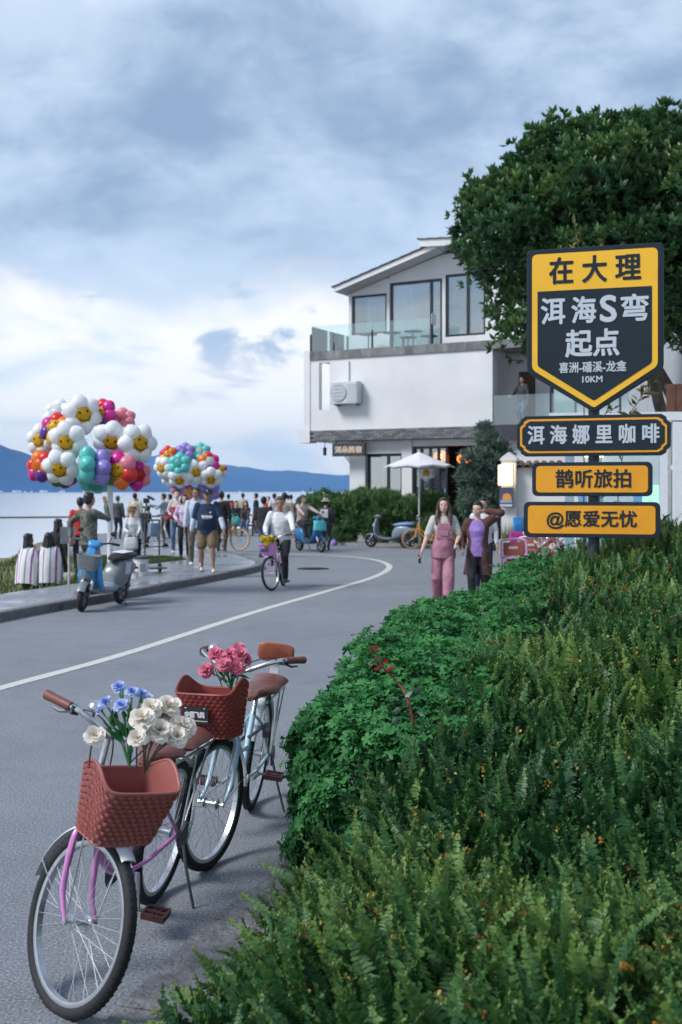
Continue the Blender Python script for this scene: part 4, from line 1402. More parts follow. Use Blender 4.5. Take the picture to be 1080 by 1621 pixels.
# low kerb and bushes along the guesthouse front
FRONT = [Vector(p) for p in ((-1.2, 39.5, 0), (-.6, 37.6, 0), (.2, 36.9, 0), (1.8, 36.2, 0), (3.4, 35.4, 0), (5.2, 34.3, 0), (8.0, 32.8, 0))]
kb2 = structure(thing('kerb', 'pale low kerb in front of the bushes', 'kerb'))
del kb2['category']
stones('kerb_stone', catmull(FRONT, 4), 0, -.18, -.1, .10, .9, ramp_mat('pale_kerb', [(.3, (.22, .22, .22)), (.7, (.36, .36, .35))], 8, rough=.85, bump=.3), kb2)
bx = [(-.05, 37.9, 1.5, 'feathery green bush between the two tallest, second from the lake'), (1.15, 37.15, 1.6, 'feathery green bush straight behind the grey scooter seat'), (-.62, 38.3, 1.45, 'feathery green bush at the lake end of the guesthouse front'), (.55, 37.3, 1.65, 'tall feathery bush below the shop sign, behind the grey scooter'), (1.75, 36.9, 1.6, 'bushy green shrub under the parasol edge'), (2.95, 36.3, 1.5, 'green shrub behind the yellow bicycle'), (3.9, 35.7, 1.2, 'low green shrub behind the two walking women')]
for k, (x_, y_, h_, lb) in enumerate(bx):
    bush('feathery_bush', lb, (x_, y_, 0), [(rng.uniform(-.65, .65), rng.uniform(-.35, .35), h_ * u, rng.uniform(.30, .48)) for u in (.15, .2, .3, .35, .4, .5, .55, .6, .7, .75, .8, .45, .6, .88, .9)], 1150, narrow, bush_m, group='bushes along the guesthouse front', lr=.17)
bush('low_bush', 'low dark green shrubs at the road edge beside the brown coat', (4.75, 33.8, 0), [(rng.uniform(-.6, .5), rng.uniform(-.2, .2), rng.uniform(.12, .55), rng.uniform(.2, .3)) for _ in range(14)], 380, narrow, leaf_mat('low_bush_leaf', (.015, .05, .015), (.03, .085, .025), (.07, .14, .05), .5), lr=.14)
sc = [(0, 0, .6, .5), (.1, .1, 1.1, .62), (-.25, 0, 1.3, .5), (.3, -.1, 1.5, .5), (-.1, .1, 1.8, .6), (-.45, 0, 1.9, .36), (.45, .1, 2.0, .45), (.1, -.1, 2.3, .5), (-.3, 0, 2.4, .4), (.2, 0, 2.75, .38), (.0, 0, 3.05, .30), (.48, 0, 2.5, .26), (-.05, 0, 3.3, .2), (.62, 0, 1.4, .3), (-.5, 0, 1.0, .3)]
so = bush('soft_tree', 'soft grey green narrow-leaved tree in front of the cafe opening', (4.35, 33.9, .25), sc, 2600, leaf_base(.09, .03, .1), willow_m, 'tree', .5, 8, lr=.22, up=.75)
MB().tube([(0, 0, -.3), (.03, 0, .6), (0, 0, 1.6), (.05, .02, 2.8)], [.07, .06, .045, .02], 8).build('trunk', bark_m, so)
# gate pier, garden wall with a tiled coping, lit menu board
gp = thing('gate_pier', 'white gate pier with a small pointed cap beside the lit sign', 'gate pier', (4.78, 32.2, 0), R(-17))
MB().span((-.21, -.2, -.1), (.21, .2, 2.62)).build('shaft', white, gp, smooth=False)
MB().prism([(-.25, 2.62), (.25, 2.62), (.22, 2.70), (0, 2.86), (-.22, 2.70)], -.24, .24, Matrix(((1, 0, 0, 0), (0, 0, 1, 0), (0, 1, 0, 0), (0, 0, 0, 1)))).build('cap', white, gp, smooth=False)
wl_ = thing('garden_wall', 'white garden wall with dark curved roof tiles along its top', 'wall', (5.0, 32.2, 0), R(-17))
MB().span((0, -.12, -.1), (6.2, .12, 2.42)).build('wall', white, wl_, smooth=False)
tile_m = ramp_mat('old_clay_tile', [(.3, (.10, .065, .055)), (.6, (.17, .115, .10)), (.8, (.10, .10, .10))], 5, rough=.85, bump=.4)
tm_a = MB().rings([[(.10 * math.cos(a) * s_, .0 - q, .10 * math.sin(a) * s_ - q * .35) for a in [PI * j / 6 for j in range(7)]] + [(.085 * math.cos(a) * s_, -q, .085 * math.sin(a) * s_ - q * .35) for a in [PI * j / 6 for j in range(6, -1, -1)]] for q, s_ in ((0, .9), (.38, 1.05))]).mesh('coping_tile', tile_m)
for k in range(28):
    link('coping_tile', tm_a, wl_, (.1 + k * .215, .05, 2.54 + random.uniform(-.008, .008)))
    if k < 28:
        link('coping_tile', tm_a, wl_, (.1 + k * .215, -.02, 2.54 + random.uniform(-.008, .008)), (0, 0, PI))
MB().prism([(-.26, 2.42), (.26, 2.42), (0, 2.56)], 0, 6.2, Matrix(((0, 0, 1, 0), (1, 0, 0, 0), (0, 1, 0, 0), (0, 0, 0, 1)))).build('coping', tile_m, wl_, smooth=False)
ms = thing('menu_sign', 'glowing warm white sign box with orange lettering on the gate pier', 'lit sign', (4.62, 31.88, 1.93), R(-17))
MB().span((-.2, -.06, 0), (.2, .06, .56)).build('light_box', mat('lit_box', (.9, .85, .75), .5, 0, 0, emit=(1.0, .78, .50), estr=1.35), ms, smooth=False, bevel=.012)
MB().span((-.215, -.05, -.015), (-.198, .07, .575)).span((.198, -.05, -.015), (.215, .07, .575)).span((-.198, -.05, .556), (.198, .07, .575)).span((-.198, -.05, -.015), (.198, .07, .004)).build('frame', mat('sign_frame', (.5, .35, .2), .5), ms, smooth=False)
om = mat('orange_print', (.75, .28, .06), .6)
for k in range(5):
    MB().box((-.13 + .065 * k, -.063, .48), (.04, .004, .05)).build('print', om, ms, smooth=False)
for k in range(3):
    MB().box((-.02 + .065 * k, -.063, .36), (.04, .004, .045)).build('print', om, ms, smooth=False)
ps = thing('poster', 'small dark poster with an orange sunset below the lit sign', 'poster', (4.64, 31.9, 1.30), R(-17))
MB().span((-.19, -.03, 0), (.19, .03, .56)).build('board', mat('poster_navy', (.06, .08, .13), .6), ps, smooth=False)
MB().lathe([(0, 0), (.13, 0), (.13, .004), (0, .004)], 16, Matrix.Translation((.02, -.031, .27)) @ MX).build('print', om, ps)
MB().box((0, -.033, .17), (.34, .006, .08)).build('print', mat('poster_blue', (.25, .35, .5), .6), ps, smooth=False)
MB().box((0, -.033, .06), (.34, .006, .06)).build('print', mat('poster_pale', (.6, .6, .6), .6), ps, smooth=False)
pl = thing('stone_planter', 'pale stone planter with dry grasses below the gate pier', 'planter', (5.1, 31.5, 0), R(-17))
MB().span((-.7, -.25, 0), (.7, .25, .42)).build('trough', ramp_mat('planter_stone', [(.3, (.3, .3, .3)), (.7, (.45, .44, .43))], 6, rough=.9), pl, smooth=False, bevel=.02)
k = 420
pos = np.stack([rng.uniform(-.65, .65, k), rng.uniform(-.2, .2, k), np.full(k, .40)], 1)
dg = leaf_mat('dry_grass', (.10, .10, .04), (.17, .17, .07), (.28, .24, .13), .7)
V, F, T = scatter(np.array([(-.02, 0, 0), (.02, 0, 0), (0, .2, 1.0)]), np.array([(0, 1, 2)]), np.zeros(3), pos, frames(rng.normal(0, .3, (k, 3)) + np.array([0, 0, 1.0])), rng.uniform(.25, .6, k), rng.uniform(0, 1, k))
stuff(link('dry_grass', np_mesh('dry_grass', V, F, dg, T), pl))

# ------------------------------------------------------------------ glass pavilion behind the sign, house behind the tree
pv_ = thing('glass_pavilion', 'white framed glass kiosk standing behind the signpost', 'kiosk', (3.90, 16.0, 0), R(-8))
wm = mat('white_paint', (.72, .74, .76), .5, 0, .05)
for x_ in (-.55, .62, 2.4):
    for y_ in (0, 2.6):
        MB().span((x_ - .05, y_ - .05, 0), (x_ + .05, y_ + .05, 2.74)).build('post', wm, pv_, smooth=False)
MB().span((.74, -.09, 0), (1.0, .09, 2.72)).build('wide_post', wm, pv_, smooth=False)
for y_ in (0, 2.6):
    MB().span((-.95, y_ - .07, 2.742), (2.6, y_ + .07, 2.86)).build('beam', wm, pv_, smooth=False)
for k in range(5):
    MB().span((-.9 + .85 * k, .07, 2.76), (-.82 + .85 * k, 2.53, 2.84)).build('rafter', wm, pv_, smooth=False)
MB().span((-.5, -.02, .72), (.57, .0, .80)).span((.67, -.02, 2.05), (.74, 0, 2.12)).span((-.5, -.04, .80), (.57, .06, .86)).build('rail', wm, pv_, smooth=False)
MB().span((-.5, .02, .9), (.57, .035, 2.6)).build('pane', pane_clear, pv_, smooth=False)
MB().span((.67, .02, .4), (.74, .035, 2.6)).build('pane', pane_clear, pv_, smooth=False)
MB().span((1.0, .02, .4), (2.35, .035, 2.6)).build('pane', pane_clear, pv_, smooth=False)
MB().span((-.6, 2.45, 0), (2.4, 2.5, 2.6)).build('back_wall', mat('kiosk_back', (.30, .42, .52), .7, 0, .15, 2), pv_, smooth=False)
MB().span((-.45, 1.2, .0), (.45, 1.7, 1.0)).build('counter', mat('kiosk_counter', (.5, .52, .55), .6), pv_, smooth=False)
MB().span((.62, 2.38, 1.55), (.98, 2.44, 1.85)).build('screen', mat('screen_green', (.3, .7, .35), .5, 0, .5, 6, emit=(.35, .8, .5), estr=.5), pv_, smooth=False)
for (x_, z_, s_, v_) in ((-.30, 2.30, .30, False), (-.05, 1.25, .26, True)):
    MB().span((x_, 2.3, z_), (x_ + (.03 if v_ else s_), 2.36, z_ + (s_ if v_ else .035))).build('light_strip', mat('strip_light', (1, .85, .5), .4, 0, 0, emit=(1, .72, .28), estr=3), pv_, smooth=False)
MB().span((-.55, .1, 0), (2.3, 2.4, .04)).build('floor', mat('kiosk_floor', (.3, .3, .3), .7), pv_, smooth=False)
bb = thing('blue_board', 'light blue folding board leaning behind the signpost', 'board', (2.95, 13.6, 0), R(-12))
bl_m = mat('light_blue_paint', (.16, .38, .66), .5, 0, .1)
MB().box((0, 0, .95), (.10, .04, 1.92), Euler((0, R(-5), 0)).to_matrix()).build('left_leg', bl_m, bb, smooth=False)
MB().box((.52, 0, .95), (.10, .04, 1.92), Euler((0, R(5), 0)).to_matrix()).build('right_leg', bl_m, bb, smooth=False)
MB().box((.26, .0, .55), (.48, .03, .5)).build('panel', mat('pale_panel', (.50, .58, .62), .6), bb, smooth=False)
h2 = thing('neighbour_house', 'pale grey house with a tiled roof mostly hidden behind the big tree', 'building', (11.2, 27.0, 0))
MB().span((-3.6, -3, -.1), (4, 3, 9.3)).build('wall', mat('grey_render', (.36, .38, .40), .9, 0, .08, 2, .15), h2, smooth=False)
MB().prism([(-4.15, 9.25), (4.6, 9.25), (4.6, 9.42), (.2, 10.9), (-4.15, 9.42)], -3.5, 3.5, Matrix(((1, 0, 0, 0), (0, 0, 1, 0), (0, 1, 0, 0), (0, 0, 0, 1)))).build('roof', roof_m, h2, smooth=False)
for x_, z_ in ((-2.9, 7.6), (-1.2, 7.6), (-2.9, 4.6), (-1.2, 4.6), (.8, 4.6)):
    f_ = MB().span((x_, -3.06, z_), (x_ + .9, -2.95, z_ + 1.35)).build('window', frame_m, h2, smooth=False)
    MB().span((x_ + .08, -3.07, z_ + .08), (x_ + .82, -3.055, z_ + 1.27)).build('pane', pane_m, f_, smooth=False)
MB().span((-1.9, -3.2, 2.6), (-1.25, -3.0, 4.4)).build('shutter', mat('brown_shutter', (.14, .055, .035), .7, 0, .2), h2, smooth=False)
sh = thing('wooden_cabinet_wall', 'brown wooden lattice screen beside the white kiosk beam', 'wooden screen', (5.2, 17.9, 2.75), R(-8))
for k in range(5):
    MB().box((.14 * k, 0, .35), (.13, .04, .68)).build('plank', mat('brown_plank', (.13, .055, .035), .75, 0, .3, 12), sh, smooth=False)
MB().box((.28, .04, .05), (.74, .04, .07)).box((.28, .04, .66), (.74, .04, .07)).build('rail', mat('brown_plank'), sh, smooth=False)
for x_ in (-.02, .6):
    MB().span((x_ - .04, .062, -2.75), (x_ + .04, .12, .7)).build('post', mat('brown_plank'), sh, smooth=False)
# ================================================================== SIGNPOST
navy = mat('sign_navy', (.016, .026, .037), .4, 0, .12, 6, .03, spec=.22)
yel = mat('sign_yellow', (.88, .48, .022), .42, 0, .05, 5)
ora = mat('sign_orange', (.80, .34, .012), .45, 0, .08, 5)
ltr = mat('sign_letter', (.52, .58, .64), .45, 0, .05)
SG = thing('signpost', 'tall signpost with yellow-bordered navy shield board and three stacked name boards', 'signpost', (2.0, 9.0, 0), R(-17))
FX = Matrix(((1, 0, 0, 0), (0, 0, -1, 0), (0, 1, 0, 0), (0, 0, 0, 1)))      # XY polygon -> XZ plane, extruded towards -Y
MB().tube([(0, .03, 0), (0, .03, 3.3)], .045, 14).build('post', mat('post_grey', (.035, .045, .055), .45, .3, .1), SG)
def rounded(pts, rads, n=6):
    out = []
    k = len(pts)
    for i in range(k):
        p0, p1, p2 = Vector(pts[i - 1]), Vector(pts[i]), Vector(pts[(i + 1) % k])
        r_ = rads[i] if isinstance(rads, (list, tuple)) else rads
        a, b2 = (p0 - p1).normalized(), (p2 - p1).normalized()
        if r_ <= 0:
            out.append(tuple(p1))
            continue
        q = min(r_ / math.tan(max(a.angle(b2) / 2, .05)), (p0 - p1).length * .49, (p2 - p1).length * .49)
        s_, e2 = p1 + a * q, p1 + b2 * q
        for j in range(n + 1):
            t_ = j / n
            out.append(tuple(s_ * (1 - t_) ** 2 + p1 * 2 * t_ * (1 - t_) + e2 * t_ ** 2))
    return out
def shield(xl, xr, zt, zs, zv, r1, r2, r3):
    xm = (xl + xr) / 2
    return rounded([(xl, zs), (xm, zv), (xr, zs), (xr, zt), (xl, zt)], [r2, r3, r2, r1, r1])
def board(name, poly, depth, y_front, m, parent, bev=.006):
    mb = MB().prism(poly, -y_front - depth, -y_front, FX)
    return mb.build(name, m, parent, smooth=False, bevel=bev)
SB = board('shield_board', shield(-.518, .535, 3.678, 2.700, 2.372, .05, .09, .05), .085, -.065, navy, SG)
board('yellow_face', shield(-.475, .492, 3.638, 2.722, 2.408, .045, .07, .03), .006, -.071, yel, SB, .001)
board('dark_panel', rounded([(-.432, 2.748), (.008, 2.462), (.448, 2.748), (.448, 3.342), (-.432, 3.342)], [.04, .03, .04, .004, .004]), .003, -.0735, navy, SB, 0)
def letters(s, x0, x1, z0, z1, m, y, parent, bold):
    return link('lettering', text_mesh(s, m, x1 - x0, z1 - z0, bold), parent, ((x0 + x1) / 2, y, (z0 + z1) / 2))
letters('在 大 理', -.342, .368, 3.392, 3.608, navy, -.0725, SB, .0055)
for ch_, x0_, x1_ in (('洱', -.405, -.212), ('海', -.166, .027), ('S', .053, .185), ('弯', .212, .425)):
    letters(ch_, x0_, x1_, 3.074, 3.288, ltr, -.0760, SB, .0058 if ch_ != 'S' else .0075)
letters('起点', -.215, .205, 2.808, 3.028, ltr, -.0760, SB, .0062)
letters('喜洲-磻溪-龙龛', -.262, .256, 2.686, 2.772, ltr, -.0760, SB, .0018)
letters('10KM', -.082, .074, 2.606, 2.658, ltr, -.0760, SB, .0016)
def notched(x0, x1, z0, z1, a, b2):
    """rectangle with stepped corners"""
    return [(x0 + a, z0), (x1 - a, z0), (x1 - a * .45, z0 + b2 * .35), (x1 - a * .45 + .0, z0 + b2 * .6), (x1, z0 + b2), (x1, z1 - b2), (x1 - a * .45, z1 - b2 * .6), (x1 - a * .45, z1 - b2 * .35),
            (x1 - a, z1), (x0 + a, z1), (x0 + a * .45, z1 - b2 * .35), (x0 + a * .45, z1 - b2 * .6), (x0, z1 - b2), (x0, z0 + b2), (x0 + a * .45, z0 + b2 * .6), (x0 + a * .45, z0 + b2 * .35)]
B2 = board('cafe_board', notched(-.600, .588, 2.030, 2.352, .07, .07), .05, -.055, navy, SG, .004)
board('orange_border', notched(-.572, .560, 2.056, 2.326, .065, .062), .004, -.0588, ora, B2, 0)
board('dark_panel', notched(-.556, .544, 2.072, 2.310, .062, .058), .003, -.0612, navy, B2, 0)
letters('洱 海 娜 里 咖 啡', -.512, .505, 2.124, 2.278, ltr, -.0635, B2, .0040)
B3 = board('studio_board', rounded([(-.478, 1.712), (.452, 1.712), (.452, 1.982), (-.478, 1.982)], .05), .05, -.055, navy, SG, .004)
board('orange_face', rounded([(-.445, 1.742), (.418, 1.742), (.418, 1.952), (-.445, 1.952)], .035), .004, -.0588, ora, B3, .0008)
letters('鹊听旅拍', -.292, .291, 1.778, 1.926, navy, -.0605, B3, .0032)
B4 = board('name_board', rounded([(-.545, 1.385), (.510, 1.385), (.510, 1.668), (-.545, 1.668)], .05), .05, -.055, navy, SG, .004)
board('orange_face', rounded([(-.510, 1.416), (.474, 1.416), (.474, 1.638), (-.510, 1.638)], .035), .004, -.0588, ora, B4, .0008)
letters('@愿爱无忧', -.362, .335, 1.452, 1.602, navy, -.0605, B4, .0030)
for z_ in (1.50, 1.85, 2.2, 2.7, 3.2):
    MB().span((-.07, -.004, z_ - .02), (.07, .08, z_ + .02)).build('clamp', mat('post_grey'), SG, smooth=False)
# climbing shoots round the sign
vine_m = leaf_mat('vine_leaf', (.10, .13, .03), (.22, .20, .06), (.40, .30, .12), .5, .25)
def sprig(label, loc, path, k, size):
    o = thing('leafy_shoot', label, 'leafy shoot', loc, 0, 'wild shoots round the signpost')
    pts = catmull(path, 6)
    MB().tube(pts, [.006 * (1 - .6 * i / len(pts)) for i in range(len(pts))], 5).build('stem', mat('shoot_stem', (.16, .10, .04), .7), o)
    idx_ = rng.integers(len(pts) // 3, len(pts), k)
    pp = np.array([pts[i][:] for i in idx_])
    V, F, T = scatter(*leaf_base(.13, .05, .25), pp, frames(rng.normal(0, .8, (k, 3)) + np.array([0, -.2, .35])), rng.uniform(.6, 1.2, k) * size, rng.uniform(0, 1, k))
    link('leaves', np_mesh('leaves', V, F, vine_m, T), o)
sprig('thin yellowing shoot rising behind the top of the shield board', (1.98, 9.35, 3.2), [(0, 0, -3.3), (.02, 0, -1), (.0, 0, .2), (-.02, 0, .5), (-.07, -.02, .78)], 34, .10)
sprig('short yellowing shoot beside the taller one above the shield board', (2.12, 9.4, 3.2), [(0, 0, -3.3), (-.02, 0, -1), (-.03, 0, .3), (.02, 0, .45), (.05, -.02, .60)], 18, .09)
sprig('leafy shoot showing under the slanting edge of the shield board', (2.38, 9.5, 1.9), [(-.2, .1, -2), (-.1, 0, -.6), (.0, 0, .35), (.10, -.02, .60), (.22, -.02, .76)], 40, .12)
sprig('small shoot beside the pointed tip of the shield board', (2.1, 9.3, 1.9), [(0, 0, -2), (.0, 0, -.6), (.05, 0, .4), (.12, -.02, .52)], 18, .09)
sprig('twig with rusty leaves poking past the end of the lowest board', (2.55, 9.1, 1.0), [(.1, .3, -1), (0, .2, -.3), (.04, 0, .35), (-.02, -.05, .52)], 12, .14)
# ================================================================== BICYCLES
chrome = mat('chrome', (.62, .64, .66), .22, 1.0, .05)
spoke_steel = mat('spoke_steel', (.55, .57, .60), .5, .55, .05, spec=.3)
alu = mat('aluminium', (.55, .57, .60), .35, .9, .1)
silver = mat('silver_guard', (.70, .73, .77), .28, 0, .05, coat=.5)
tyre_m = ramp_mat('tyre_rubber', [(.3, (.008, .009, .011)), (.6, (.015, .017, .02)), (.8, (.03, .032, .035))], 30, rough=.75, bump=.5, bscale=140, dist=.003)
blackp = mat('black_part', (.015, .016, .018), .5)
dsteel = mat('dark_steel', (.10, .11, .12), .45, .7, .15)
leather = mat('brown_leather', (.165, .042, .026), .38, 0, .15, 14, .08)
leather2 = mat('dark_leather', (.15, .046, .033), .38, 0, .15, 14, .08)
grip_m = mat('grip_brown', (.16, .045, .035), .5, 0, .1, 30, .2)
pedal_m = mat('pedal_maroon', (.07, .022, .022), .5)
AY = Matrix.Rotation(R(90), 4, 'X')      # local Z -> -Y
WR = .305

def wheel(parent, cx, S, name, spokes=36, tyre=tyre_m, rimm=alu, spoke_m=None):
    """wheel about the axle at (cx,0,WR); S: steering transform"""
    T = S @ Matrix.Translation((cx, 0, WR)) @ AY
    prof = [(.2505, -.012), (.2505, .012), (.262, .0145), (.2685, .013), (.2685, -.013), (.262, -.0145)]
    rim = MB(T)
    rs = []
    n = 48
    for j in range(n):
        a = 2 * PI * j / n
        rs.append([(r_ * math.cos(a), r_ * math.sin(a), z) for r_, z in prof])
    rim.rings(rs, closed=True)
    w = rim.build(name, rimm, parent, angle=30)
    ty = MB(T)
    rs = []
    n = 64
    for j in range(n):
        a = 2 * PI * j / n
        ring = []
        for k in range(12):
            b2 = 2 * PI * k / 12
            rr = .0215
            ring.append(((.2835 + rr * math.cos(b2)) * math.cos(a), (.2835 + rr * math.cos(b2)) * math.sin(a), rr * 1.05 * math.sin(b2)))
        rs.append(ring)
    ty.rings(rs, closed=True)
    if spokes >= 30:
        # tread blocks round the tyre
        for j in range(72):
            a = 2 * PI * j / 72
            for sd in (-1, 1):
                rr = .3048
                M2 = Matrix.Rotation(a, 3, 'Z')
                ty.box(M2 @ Vector((rr - .0028, 0, sd * .0085)), (.004, .017, .006), M2 @ Matrix.Rotation(sd * .5, 3, 'X'))
    ty.build('tyre', tyre, w, angle=50, fix=False)
    hub = MB(T)
    hub.lathe([(0, -.052), (.006, -.052), (.006, -.037), (.013, -.036), (.024, -.034), (.024, -.030), (.013, -.027), (.012, 0), (.013, .027), (.024, .030), (.024, .034), (.013, .036), (.006, .037), (.006, .052), (0, .052)], 16)
    hub.lathe([(0, -.066), (.010, -.066), (.010, -.056), (0, -.056)], 6)
    hub.lathe([(0, .056), (.010, .056), (.010, .066), (0, .066)], 6)
    hub.build('hub', alu, w)
    for k in range(spokes):
        sd = -1 if k % 2 else 1
        a = 2 * PI * k / spokes
        off = (.55 if (k // 2) % 2 else -.55)
        p = (.0225 * math.cos(a + off), .0225 * math.sin(a + off), sd * .032)
        q = (.252 * math.cos(a), .252 * math.sin(a), sd * .004)
        MB(T).tube([p, q], .0011 if spokes >= 30 else .002, 4, caps=False).build('spoke', spoke_m or spoke_steel, w)
    return w

def guard(parent, cx, S, a0, a1, m):
    mb = MB(S @ Matrix.Translation((cx, 0, WR)))
    n = 30
    rs = []
    for j in range(n + 1):
        a = R(a0 + (a1 - a0) * j / n)
        ring = []
        for (r_, y) in ((.312, -.029), (.320, -.024), (.325, -.010), (.326, 0), (.325, .010), (.320, .024), (.312, .029), (.3175, .022), (.322, 0), (.3175, -.022)):
            ring.append((r_ * math.cos(a), y, r_ * math.sin(a)))
        rs.append(ring)
    return mb.rings(rs).build('mudguard', m, parent)

def basket(parent, S, m, rim_m, cx=1.025, cz=.625, rows=11, detail=True, h=.208, lobe=.056):
    """woven plastic basket with raised side lobes; detail: every woven strip is a part"""
    def plan(t, th):
        a = .088 + .030 * t       # fore-aft half size
        b = .116 + .034 * t       # lateral half size
        c, s_ = math.cos(th), math.sin(th)
        e = .42
        return Vector((cx + .02 * t + a * math.copysign(abs(c) ** e, c), b * math.copysign(abs(s_) ** e, s_), 0))
    def height(th):
        p = plan(1, th)
        u = (p.x - cx - .02) / .118         # -1 back .. 1 front
        side = min(1, max(0, (abs(p.y) / .15 - .55) / .4))
        l = max(0, math.cos((u + .12) * PI / 2 * .98)) ** 1.6 * smooth01(side)
        return h + lobe * l + (-.006)
    def smooth01(x):
        return x * x * (3 - 2 * x)
    n = 120 if detail else 32
    fine = [plan(.6, 2 * PI * j / 1440) for j in range(1441)]
    cum = [0]
    for a_, b_ in zip(fine[:-1], fine[1:]):
        cum.append(cum[-1] + (b_ - a_).length)
    TH = [float(np.interp(cum[-1] * j / n, cum, [2 * PI * q / 1440 for q in range(1441)])) for j in range(n)]
    def pt(th, t, off):
        hh = height(th)
        p = plan(t * (.75 + .25 * min(hh / h, 1.3)), th)
        q = plan(t, th + .04) - plan(t, th - .04)
        nrm = Vector((q.y, -q.x, 0)).normalized()
        return p + nrm * off + Vector((0, 0, cz + t * hh))
    shell = MB(S)
    rs = [[pt(th, t, -.004) for th in TH] for t in (0, .35, .7, .99)]
    inner = [[pt(th, t, -.0065) for th in TH] for t in (.99, .7, .35, .03)]
    shell.rings(rs + inner, caps=False)
    shell.f.append(tuple(range(n))[::-1])
    shell.f.append(tuple(7 * n + j for j in range(n)))
    B = shell.build('basket', m, parent, angle=60)
    if detail:
        for r_ in range(rows):
            t0, t1 = (r_ + .04) / rows * .97 + .01, (r_ + .96) / rows * .97 + .01
            rr = []
            for j, th in enumerate(TH):
                w_ = math.cos(PI * (j / 2 + r_))
                o_ = .0042 * w_
                rr.append([pt(th, t0, .0002 + o_ * .8), pt(th, t0 + (t1 - t0) * .2, .0012 + o_), pt(th, t0 + (t1 - t0) * .8, .0012 + o_), pt(th, t1, .0002 + o_ * .8), pt(th, t1, -.0045), pt(th, t0, -.0045)])
            MB(S).rings(rr, closed=True).build('weave_strip', m, B, angle=60)
    MB(S).tube([pt(th, 1.0, -.002) for th in TH], .0062 if detail else .009, 7, closed=True).build('rim', rim_m, B)
    MB(S).tube([pt(th, .0, -.002) for th in TH], .005, 6, closed=True).build('bottom_rim', rim_m, B)
    return B, pt

def pedal(parent, p, m=pedal_m, tilt=0):
    mb = MB(Matrix.Translation(p) @ Matrix.Rotation(tilt, 4, 'Y'))
    s_ = 1 if p[1] > 0 else -1
    y0 = s_ * .055
    for x in (-.036, .036):
        mb.box((x, y0, 0), (.012, .095, .024))
    for y in (-.044, .044):
        mb.box((0, y0 + y, 0), (.062, .010, .024))
    mb.box((0, y0, 0), (.018, .09, .020))
    for a in (.5, -.5):
        mb.box((0, y0, 0), (.075, .007, .016), Matrix.Rotation(a, 3, 'Z'))
    return mb.build('pedal', m, parent, smooth=False)

